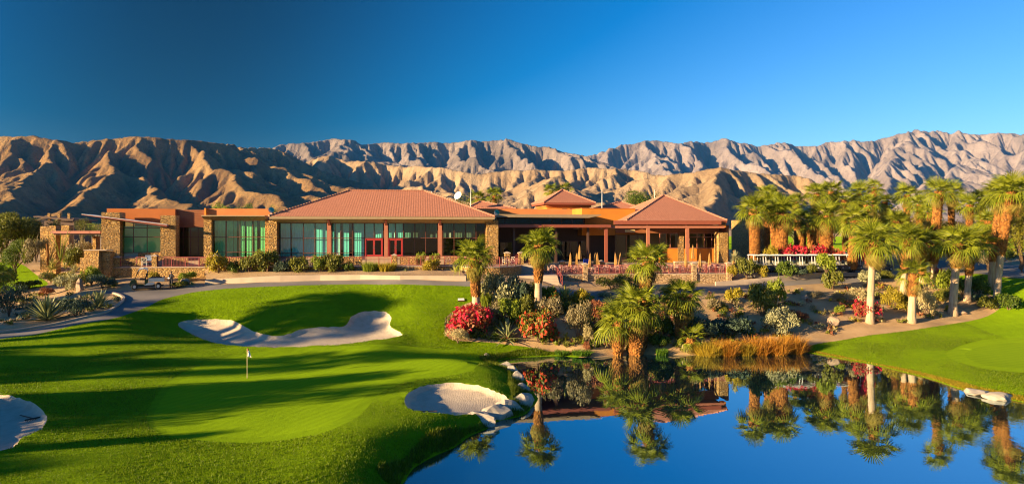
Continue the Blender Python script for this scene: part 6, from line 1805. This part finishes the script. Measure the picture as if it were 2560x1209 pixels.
def near_shore(w):
    def f(x, y):
        best = np.full(len(x), 1e9)
        for i in range(len(_sh)-1):
            a, b_ = _sh[i], _sh[i+1]; ab = b_-a; t = np.clip(((x-a[0])*ab[0]+(y-a[1])*ab[1])/(ab**2).sum(), 0, 1)
            best = np.minimum(best, (x-a[0]-t*ab[0])**2+(y-a[1]-t*ab[1])**2)
        return (np.sqrt(best) < w*(.55+.4*np.sin(x*.7)*np.cos(y*.5))) & notfine(x, y)
    return f
tag(grass_field('bank_grass', LAWN, 22000, .10, .30, .018, M['blade2'], near_shore(1.5), 3, .8), 'long lush grass on the left bank of the pond', 'grass', kind='stuff')
tag(grass_field('bank_grass', LAWN2, 14000, .06, .16, .018, M['blade3'], near_shore(1.1), 4, .8), 'yellow dry grass edging the right lawn by the water', 'grass', kind='stuff')

# ---- low growth that carpets the bank: nobody could count it
def ground_cover(name, loop, n, kinds, seed, label, thr=.0, hmax=.5):
    rng = random.Random(seed); pl = np.asarray(loop); lo, hi = pl.min(0), pl.max(0); mb = MB(); k = 0; tries = 0
    while k < n and tries < n*40:
        tries += 1
        x = rng.uniform(lo[0], hi[0]); y = rng.uniform(lo[1], hi[1])
        if not inside(loop, np.array([x]), np.array([y]))[0] or inside(PATH, np.array([x]), np.array([y]))[0]: continue
        if mnoise.noise(Vector((x*.35, y*.35, seed))) < thr: continue
        z = float(h0(x, y)[0])
        if z < .05: continue
        k += 1; mb.mat(LM[rng.choice(kinds)]); R = rng.uniform(.18, .55); hh = rng.uniform(.15, hmax)
        for i in range(int(24*R/.3)):
            d = rdir(rng); p = Vector((x+d.x*R*rng.random()**.5, y+d.y*R*rng.random()**.5, z-.03+hh*rng.random()))
            leaf(mb, p, (d+Vector((0,0,.5))).normalized(), Vector((0,0,1))+rdir(rng)*.7, rng.uniform(.07,.16), rng.uniform(.16,.36))
    tag(mb.build(name), label, 'ground cover', kind='stuff')
BANK = loop_from_px([(1205,728),(1290,748),(1480,756),(1620,752),(1760,740),(1850,770),(1890,850),(1760,880),(1560,878),(1480,872),(1330,862),(1195,850),(1122,830),(1128,795),(1195,762)], 3)
SLOPE = loop_from_px([(1860,735),(1960,728),(2110,716),(2260,712),(2360,725),(2440,765),(2380,795),(2250,808),(2100,835),(2030,845),(1900,845)], 3)
BEDR = loop_from_px([(60,740),(180,735),(285,742),(295,760),(240,778),(120,805),(40,815),(0,800)], 3)
ground_cover('ground_cover', BANK, 900, ['olive', 'green', 'grey', 'bright', 'yellow', 'rust', 'olive'], 3, 'tangled low growth carpeting the bank below the terrace', -.12, .7)
ground_cover('ground_cover', SLOPE, 260, ['olive', 'grey', 'yellow', 'cream', 'rust'], 5, 'sparse dry tufts scattered over the sandy slope', .08, .35)
ground_cover('ground_cover', BEDR, 90, ['blue', 'grey', 'olive'], 6, 'sparse low plants in the shaded left garden bed', .0, .35)

# ================================================================ flag, rakes, course bits
b = hit(618, 943); b.z = gz(b.x, b.y); s_ = b.y/F
fl = empty('golf_flag', b, 0, 'golf flagstick with a limp white and red flag on the green', 'golf flag')
hp = 73*s_
MB().mat(plain('flagstick_yellow', (.75,.62,.30), .4)).tube([(0,0,-.05),(0,0,hp)], [.022,.018], 8).build('stick', fl)
def flag(mat, z0, z1, w0):
    mb = MB().mat(mat); vs = []; n = 8
    for i in range(n+1):
        t = i/n
        for j in range(5):
            u = j/4; vs.append((.02+w0*u*(.35+.65*t)*.62, .05*math.sin(u*7+t*3), z1-(z1-z0)*t-.10*u*t))
    fs = [(i*5+j, i*5+j+1, (i+1)*5+j+1, (i+1)*5+j) for i in range(n) for j in range(4)]
    mb.quadmesh(vs, fs); return mb
flag(plain('flag_white', (.80,.79,.78), .8), hp-.52, hp-.14, .42).build('flag', fl)
flag(plain('flag_red', (.55,.03,.03), .8), hp-.16, hp-.0, .16).build('flag_trim', fl)
MB().mat(M['black']).tube([(0,0,.003),(0,0,.006)], .054, 12).build('cup', fl)
def rake(px, py, label, yaw):
    p = hit(px, py); p.z = gz(p.x, p.y)
    r = empty('bunker_rake', p, yaw, label, 'rake')
    MB().mat(M['darkwood']).bar((0,0,.08),(1.35,0,.06),.04).build('handle', r)
    mb = MB().mat(M['black']).bar((0,-.36,.07),(0,.36,.07),.06)
    for i in range(10): mb.bar((0,-.33+.073*i,.06),(-.04,-.33+.073*i,-.02),.02)
    mb.build('head', r)
rake(82, 1034, 'rake lying in the left bunker', 2.6); rake(1032, 1019, 'rake lying in the waterside bunker', .1)
p = hit(1153, 751); p.z = gz(p.x, p.y); r = empty('yardage_plate', p, .2, 'small white plate on a dark base in the grass left of the tall shrubs', 'marker')
MB().mat(M['white']).prism_yz([(-.14,.05),(.16,.05),(.16,.22)], -.3, .3).build('plate', r); MB().mat(M['darkwood']).box(-.32,.32,-.16,.18,-.05,.045).build('base', r)

# ================================================================ vehicles
def wheel(parent, x, y, r, w, axis='x', hub=None):
    mb = MB().mat(M['black']); a = Vector((w/2,0,0)) if axis == 'x' else Vector((0,w/2,0)); c = Vector((x,y,r))
    mb.tube([c-a, c-a*.8, c+a*.8, c+a], [r*.9, r, r, r*.9], 16); o = mb.build('wheel', parent)
    MB().mat(hub or M['white']).tube([c-a*1.06, c+a*1.06], r*.5, 12).build('hub', o); return o
M['cartbody'] = plain('dark_cart_body', (.045,.045,.05), .35)
M['cartseat'] = plain('cream_vinyl', (.55,.50,.40), .6)
M['darkgreen'] = plain('dark_green_paint', (.018,.045,.022), .3)
M['steel'] = plain('pale_blue_steel', (.50,.54,.56), .4, metal=.3)
M['clear'] = m_glass('windscreen', (.8,.85,.85), .08)
def golf_cart(loc, yaw, label):
    r = empty('golf_cart', loc, yaw, label, 'golf cart', 'golf carts parked in a row')
    W = .58
    MB().mat(M['cartbody']).prism_yz([(-1.15,.28),(-1.15,.62),(-.75,.78),(-.55,.42),(.15,.42),(.15,.66),(.75,.70),(1.05,.62),(1.05,.30)], -W, W).build('body', r)
    MB().mat(M['black']).box(-W+.03, W-.03, -1.1, 1.0, .18, .277).build('chassis', r)
    MB().mat(M['cartseat']).box(-W+.06, W-.06, .12, .62, .705, .85).build('seat', r)
    MB().mat(M['cartseat']).prism_yz([(.62,.86),(.74,.86),(.82,1.25),(.72,1.25)], -W+.06, W-.06).build('backrest', r)
    rf = MB().mat(M['white']); rf.prism_xz([(-W-.06,1.79),(-W+.08,1.87),(0,1.90),(W-.08,1.87),(W+.06,1.79)], -.95, 1.05); rf.build('roof', r)
    for sx in (-1, 1):
        MB().mat(M['white']).bar((sx*(W-.05), -.75, .76), (sx*(W-.03), -.6, 1.81), .055).build('roof_post', r)
        MB().mat(M['white']).bar((sx*(W-.05), .85, .66), (sx*(W-.03), .85, 1.81), .055).build('roof_post', r)
    MB().mat(M['clear']).face([(-W+.08,-.77,.80),(W-.08,-.77,.80),(W-.08,-.62,1.72),(-W+.08,-.62,1.72)]).build('windscreen', r)
    MB().mat(M['black']).tube([(-.25,-.35,1.05),(-.25,-.52,.72)], .02, 6).build('steering_column', r)
    for sx in (-1, 1):
        for yy in (-.82, .72): wheel(r, sx*(W-.06), yy, .23, .2)
        MB().mat(M['white']).box(sx*.38-.08, sx*.38+.08, -1.175, -1.151, .48, .56).build('headlight', r)
    return r
slab('cart_park', [xy(1868, 79.9), xy(1960, 80.2), xy(2145, 81.5), xy(2175, 86.5), xy(1868, 86)], 5.3, 5.74, M['path'])
g0 = None; n = 10
ordn = ['leftmost golf cart in the row, beside the round yellow green bush', 'second golf cart from the left in the row', 'third golf cart from the left in the row', 'fourth golf cart from the left, before the left red bougainvillea', 'fifth golf cart from the left in the row', 'fourth golf cart from the right end, left of the bright green bush', 'third golf cart from the right end of the row', 'second golf cart from the right end of the row', 'rightmost golf cart in the row']
for i in range(9):
    px = 1890 + i*30.2; d = 81.0 + .10*i
    loc = Vector((*xy(px, d+1.2), 5.745))
    if g0 is None: g0 = golf_cart(loc, .06, ordn[0]); g0.scale = (1.06, 1.06, 1.13)
    else:
        c = clone(g0); c.location = loc; c.rotation_euler = (0, 0, .06+.03*math.sin(i*3)); c['label'] = ordn[i]
for i, (px, d, yw, nm) in enumerate(((2205, 92, 1.9, 'golf cart parked in the shade under the right palms'), (2090, 90, .2, 'blue shaded golf cart behind the shaggy palm'), (2118, 90.4, .2, 'blue shaded golf cart left of the right end palm'))):
    c = clone(g0); x, y = xy(px, d); c.location = (x, y, gz(x, y)+.02); c.rotation_euler = (0, 0, yw); c['label'] = nm; c['group'] = 'golf carts parked behind'

def utility_cart():
    b = hit(368, 723); b.z = gz(b.x, b.y)+.03
    r = empty('utility_cart', b, math.atan2(hit(420, 721).y-hit(330, 726).y, hit(420, 721).x-hit(330, 726).x), 'dark green utility cart with white roof and pale cargo bed on the cart path', 'utility cart')
    r.scale = (1.0, 1.0, 1.14)
    W = .62
    MB().mat(M['darkgreen']).prism_xz([(-1.5,.35),(-1.5,.62),(-1.38,.80),(-1.0,.92),(-.85,.50),(-.20,.45),(-.20,.82),(.08,.86),(.08,.35)], -W, W).build('body', r)
    MB().mat(M['black']).box(-1.3, 1.45, -W+.05, W-.05, .26, .345).build('chassis', r)
    MB().mat(M['black']).box(-.62, -.12, -W+.06, W-.06, .83, .95).build('seat', r)
    MB().mat(M['black']).prism_xz([(-.18,.96),(-.06,.96),(.02,1.35),(-.10,1.35)], -W+.06, W-.06).build('backrest', r)
    MB().mat(M['white']).prism_xz([(-.80,1.66),(-.66,1.80),(-.30,1.86),(.02,1.80),(.10,1.62),(.04,1.60),(-.02,1.72),(-.30,1.78),(-.62,1.72),(-.74,1.62)], -W, W).build('roof', r)
    for sy in (-1, 1):
        MB().mat(M['black']).bar((-1.05, sy*(W-.04), .92), (-.74, sy*(W-.04), 1.66), .06).build('roof_post', r)
        MB().mat(M['black']).bar((.06, sy*(W-.04), .86), (.05, sy*(W-.04), 1.64), .06).build('roof_post', r)
        for x in (-1.08, .98): wheel(r, x, sy*(W-.06), .27, .2, 'y', M['steel'])
        MB().mat(M['white']).box(-1.515, -1.501, sy*.40-.09, sy*.40+.09, .52, .63).build('headlight', r)
    MB().mat(M['clear']).face([(-1.0,-W+.08,.95),(-1.0,W-.08,.95),(-.74,W-.08,1.62),(-.74,-W+.08,1.62)]).build('windscreen', r)
    bed = MB().mat(M['steel']).box(.14,1.52,-W-.02,W+.02,.66,.70).box(.14,1.52,-W-.02,-W+.03,.702,.98).box(.14,1.52,W-.03,W+.02,.702,.98).box(.14,.19,-W+.032,W-.032,.702,.98).box(1.47,1.52,-W+.032,W-.032,.702,.98).build('cargo_bed', r)
    MB().mat(M['black']).box(.3,1.3,-W+.1,W-.1,.702,1.06).build('load', bed)
    MB().mat(M['steel']).prism_xz([(-.28,.36),(.55,.40),(.70,.62),(.20,.64)], -W-.03, -W+.0).build('fender', r)
utility_cart()

# ================================================================ person
def person():
    b = hit(428, 722.5); b.z = gz(b.x, b.y)+.02
    r = empty('person', b, -.25, 'person in dark cap, jacket and trousers holding a pale box beside the utility cart', 'person')
    J = {'pel': (0,0,.95,.135), 'abd': (0,0,1.10,.125), 'ch': (0,.01,1.32,.15), 'nk': (0,0,1.50,.06), 'hd0': (0,-.02,1.58,.075), 'hd1': (0,-.015,1.66,.098), 'hd2': (0,-.005,1.74,.07)}
    E = [('pel','abd'),('abd','ch'),('ch','nk'),('nk','hd0'),('hd0','hd1'),('hd1','hd2')]
    for s_, t in ((-1,'l'),(1,'r')):
        J.update({'hip'+t: (.09*s_,0,.90,.095), 'kn'+t: (.11*s_,-.02,.50,.065), 'an'+t: (.115*s_,.02,.09,.045), 'toe'+t: (.13*s_,-.15,.035,.04),
                  'sh'+t: (.19*s_,.01,1.42,.065), 'el'+t: (.25*s_,.03,1.14,.048), 'wr'+t: (.12*s_,-.20,1.12,.033), 'pa'+t: (.10*s_,-.27,1.13,.035)})
        E += [('pel','hip'+t),('hip'+t,'kn'+t),('kn'+t,'an'+t),('an'+t,'toe'+t),('ch','sh'+t),('sh'+t,'el'+t),('el'+t,'wr'+t),('wr'+t,'pa'+t)]
        for f in range(4):
            J['f%d%s' % (f,t)] = ((.10-.05)*s_, -.30-.004*f, 1.15-.022*f, .0095); J['g%d%s' % (f,t)] = ((.10-.10)*s_+.02*s_, -.315, 1.145-.022*f, .008)
            E += [('pa'+t,'f%d%s' % (f,t)),('f%d%s' % (f,t),'g%d%s' % (f,t))]
        J['th'+t] = (.085*s_,-.24,1.185,.011); E.append(('pa'+t,'th'+t))
    names = list(J); me = bpy.data.meshes.new('body')
    me.from_pydata([J[n_][:3] for n_ in names], [(names.index(a), names.index(c)) for a, c in E], [])
    o = link_mesh('body_cage', me); sk = o.modifiers.new('skin', 'SKIN'); o.modifiers.new('sub', 'SUBSURF').levels = 1
    for i, n_ in enumerate(names):
        sv = me.skin_vertices[0].data[i]; sv.radius = (J[n_][3], J[n_][3]*(.8 if n_ in ('pel','abd','ch') else 1)); sv.use_root = (n_ == 'pel')
    dg = bpy.context.evaluated_depsgraph_get(); em = bpy.data.meshes.new_from_object(o.evaluated_get(dg)); bpy.data.objects.remove(o)
    em.materials.clear()
    for m in (plain('navy_jacket', (.020,.022,.035), .8), plain('dark_trousers', (.022,.024,.034), .8), plain('skin', (.45,.26,.17), .5), M['black']): em.materials.append(m)
    for p in em.polygons:
        c = p.center; p.use_smooth = True
        p.material_index = 2 if (c.z > 1.50 or (c.y < -.215 and c.z > 1.0)) else 0 if c.z > .93 else 3 if c.z < .10 else 1
    link_mesh('body', em, r)
    mb = MB().mat(M['black']); mb.tube([(0,-.005,1.68),(0,-.005,1.75),(0,-.005,1.79)], [.108,.10,.04], 12); mb.prism([(-.08,-.09),(.08,-.09),(.07,-.20),(-.07,-.20)], 1.685, 1.70); mb.build('cap', r)
    MB().mat(plain('eyes_dark', (.02,.015,.01), .3)).tube([(-.04,-.112,1.655),(-.025,-.114,1.655)], .009, 6).tube([(.025,-.114,1.655),(.04,-.112,1.655)], .009, 6).build('eyes', r)
    MB().mat(em.materials[2]).prism_yz([(-.10,1.60),(-.135,1.61),(-.105,1.66)], -.014, .014).build('nose', r)
    bx_ = MB().mat(M['white']).box(b.x*0-.09,.09,-.36,-.32,1.06,1.18).build('held_box'); bx_.location = Vector(b)+Vector((0,0,0)); bx_.rotation_euler = (0,0,-.25)
    tag(bx_, 'small pale box held in the hands of the person', 'box')
person()

# ================================================================ patio furniture
M['chair'] = plain('dusty_rose_metal', (.50,.28,.24), .5)
M['canvas'] = plain('tan_canvas', (.42,.24,.07), .9, var=.25, scale=6)
M['tabletop'] = plain('pale_tabletop', (.50,.42,.38), .4)
def chair_proto(loc, mat, label, group):
    r = empty('patio_chair', loc, 0, label, 'chair', group)
    MB().mat(mat).box(-.25,.25,-.24,.24,.43,.47).build('seat', r)
    bk = MB().mat(mat).bar((-.23,.24,.47),(-.23,.32,.95),.04).bar((.23,.24,.47),(.23,.32,.95),.04).bar((-.25,.32,.94),(.25,.32,.94),.05).bar((-.23,.25,.55),(.23,.25,.55),.035)
    bk.bar((-.21,.26,.57),(.21,.315,.92),.028).bar((.21,.26,.57),(-.21,.315,.92),.028); bk.build('backrest', r)
    for sx in (-1,1):
        MB().mat(mat).bar((sx*.22,-.21,0),(sx*.22,-.21,.66),.035).build('leg', r)
        MB().mat(mat).bar((sx*.22,.24,0),(sx*.22,.22,.428),.035).build('leg', r)
        MB().mat(mat).bar((sx*.22,-.22,.66),(sx*.22,.26,.68),.035).build('armrest', r)
    return r
def table_proto(loc, label, group):
    r = empty('patio_table', loc, 0, label, 'table', group)
    MB().mat(M['tabletop']).tube([(0,0,.71),(0,0,.745)], .48, 16).build('top', r)
    MB().mat(M['chair']).tube([(0,0,.0),(0,0,.04),(0,0,.08),(0,0,.71)], [.3,.28,.05,.04], 10).build('pedestal', r)
    return r
def umbrella_proto(loc, label, group, h=2.35):
    r = empty('closed_umbrella', loc, 0, label, 'umbrella', group)
    MB().mat(M['darkwood']).tube([(0,0,.0),(0,0,h+.1)], .025, 6).build('pole', r)
    MB().mat(M['concrete']).tube([(0,0,0),(0,0,.07)], [.3,.26], 12).build('base', r)
    mb = MB().mat(M['canvas']); n = 16; lv = [(h-1.75,.24),(h-1.45,.22),(h-.9,.17),(h-.75,.14),(h-.3,.10),(h+.05,.015)]
    vs = []
    for z, rr in lv:
        for i in range(n): vs.append((rr*(1 if i % 2 else .55)*math.cos(i*2*math.pi/n), rr*(1 if i % 2 else .55)*math.sin(i*2*math.pi/n), z+(.06 if i % 2 and z == lv[0][0] else 0)))
    fs = [(j*n+i, j*n+(i+1) % n, (j+1)*n+(i+1) % n, (j+1)*n+i) for j in range(len(lv)-1) for i in range(n)]
    mb.quadmesh(vs, fs); mb.build('canopy', r)
    return r
c0 = t0_ = None
CL = 'dusty rose metal patio chair with crossed back bars on the dining patio'
TL = 'small round pale table among the chairs of the dining patio'
rng = random.Random(12)
spots = []
for px in (1378, 1408, 1436, 1488, 1516, 1546, 1578, 1640, 1672, 1700, 1765, 1795):
    spots.append((px, 79.4 + (px-1380)*.0035 + rng.uniform(-.1, .3)))
for px in (1420, 1470, 1520, 1560, 1660, 1720, 1780): spots.append((px, 81.6+(px-1400)*.003))
ORD = ['first', 'second', 'third', 'fourth', 'fifth', 'sixth', 'seventh', 'eighth', 'ninth', 'tenth', 'eleventh', 'last']
for ti, (px, d) in enumerate(spots):
    x, y = xy(px, d); front = ti < 12
    where = ORD[ti if front else ti-12] + (' front row table from the steps' if front else ' back row table from the steps')
    if t0_ is None: c = t0_ = table_proto((x, y, ZQ+.002), TL, 'tables on the dining patio')
    else: c = clone(t0_); c.location = (x, y, ZQ+.002)
    c['label'] = 'small round pale patio table, ' + where.replace(' table', '')
    a0 = rng.uniform(-.3, .3)
    for k_ in range(4 if front else 3):
        a = a0+k_*math.pi/2; cx, cy = x+.66*math.cos(a), y+.66*math.sin(a)
        if c0 is None: c = c0 = chair_proto((cx, cy, ZQ+.002), M['chair'], CL, 'chairs on the dining patio')
        else: c = clone(c0); c.location = (cx, cy, ZQ+.002)
        c['label'] = 'rose chair on the ' + ['right', 'far', 'left', 'near'][k_] + ' side of the ' + where
        c.rotation_euler = (0, 0, a-math.pi/2+rng.uniform(-.2, .2))
u0_ = None
for px, d, nm in ((1426, 82.0, 'closed tan umbrella left of a pair near the tall palm'), (1440, 82.3, 'closed tan umbrella right of a pair near the tall palm'), (1474, 80.8, 'closed tan umbrella above the first stone patio post, leftmost of three'), (1487, 81.1, 'closed tan umbrella, middle of three above the first stone patio post'), (1494, 82.2, 'closed tan umbrella, rearmost of three above the first stone patio post'),
        (1541, 81.2, 'closed tan umbrella left of the thatched palm crown'), (1550, 81.6, 'slightly tilted closed tan umbrella touching the palm crown'), (1714, 80.9, 'closed tan umbrella in front of the red post right of the palm crown'), (1749, 81.2, 'closed tan umbrella above the third stone patio post'), (1774, 81.2, 'closed tan umbrella left of the last stone patio post'), (1864, 81.6, 'closed tan umbrella right of the white yucca')):
    x, y = xy(px, d); z = ZQ+.002 if px < 1830 else gz(x, y)+.1
    if u0_ is None: c = u0_ = umbrella_proto((x, y, z), nm, 'closed umbrellas on the dining patio')
    else: c = clone(u0_); c.location = (x, y, z); c['label'] = nm
    c.rotation_euler = (0, .06*math.sin(px), px*.1)
for px, d, nm in ((1449, 84.4, 'closed tan umbrella standing before the dark patio hall'), (1732, 85.4, 'closed tan umbrella in front of the orange dado'), (1835, 84.0, 'closed tan umbrella behind the white yucca')):
    x, y = xy(px, d); c = clone(u0_); c.location = (x, y, ZR if px < 1800 else 6.0); c['label'] = nm
# terrace seats
for px, d, yw, m, nm in ((363, 73.9, 3.3, 'cartseat', 'pale cushioned chair on the left terrace'), (1265, 75.4, .6, 'cartseat', 'pale chair on the bastion terrace, left'), (1278, 75.8, -.8, 'cartseat', 'pale chair on the bastion terrace, right'), (822, 76.4, .2, 'tabletop', 'pale bench chair below the first red column'), (1120, 76.4, .4, 'tabletop', 'pale chair behind the left lone palm crown')):
    c = chair_proto((*xy(px, d), ZT-.05), M[m], nm, 'chairs on the upper terrace'); c.rotation_euler = (0, 0, yw); c.scale = (1.15, 1.15, 1.1)
c = chair_proto((*xy(377, 74.0), ZT-.05), plain('blue_sling', (.10,.16,.30), .7), 'blue backed lounge chair on the left terrace', 'chairs on the upper terrace'); c.rotation_euler = (0, 0, 3.14); c.scale = (1.5, 1.3, 1.35)
MB().mat(c.children[0].data.materials[0]).box(-.21, .21, .285, .30, .55, .93).build('sling', c)
r = empty('stone_planter', (*xy(1598, 78.6), ZQ-.4), 0, 'pale tapered stone planter on the patio wall left of the thatched palm', 'planter')
MB().mat(M['stone2']).tube([(0,-.1,-.3),(0,-.1,.6),(0,-.1,1.0)], [.32,.42,.5], 12).build('pot', r)
x, y = xy(1468, 83.2); r = empty('blue_cooler', (x, y, ZR+.15), 0, 'blue covered cooler on the low wall before the dark hall', 'cooler')
MB().mat(plain('blue_plastic', (.01,.05,.45), .4)).box(-.45,.45,-.25,.25,0,.42).build('box', r); MB().mat(plain('blue_lid', (.015,.07,.5), .4)).prism_xz([(-.47,.423),(.47,.423),(.40,.52),(-.40,.52)], -.27, .27).build('lid', r)
# ================================================================ desert air
def haze():
    top = max((o.matrix_world @ Vector(c)).z for o in bpy.data.objects if o.type == 'MESH' and o.name.startswith(('mountain', 'foothills', 'badlands')) for c in o.bound_box) + 40
    me = MB().box(-12500, 12500, -12500, 12500, -3.5, top).mesh('haze')
    m = bpy.data.materials.new('desert_air'); m.use_nodes = True; t = m.node_tree; t.nodes.clear()
    o_ = t.nodes.new('ShaderNodeOutputMaterial'); v = t.nodes.new('ShaderNodeVolumePrincipled')
    v.inputs['Color'].default_value = (0.07, 0.36, 1.0, 1); v.inputs['Density'].default_value = 2.0e-5; v.inputs['Anisotropy'].default_value = 0.0
    t.links.new(v.outputs[0], o_.inputs['Volume']); me.materials.append(m)
    h_ = link_mesh('haze', me); h_['kind'] = 'stuff'; tag(h_, 'thin bluish desert haze in front of the far mountains', 'haze')
haze()
SC.cycles.volume_bounces = 0
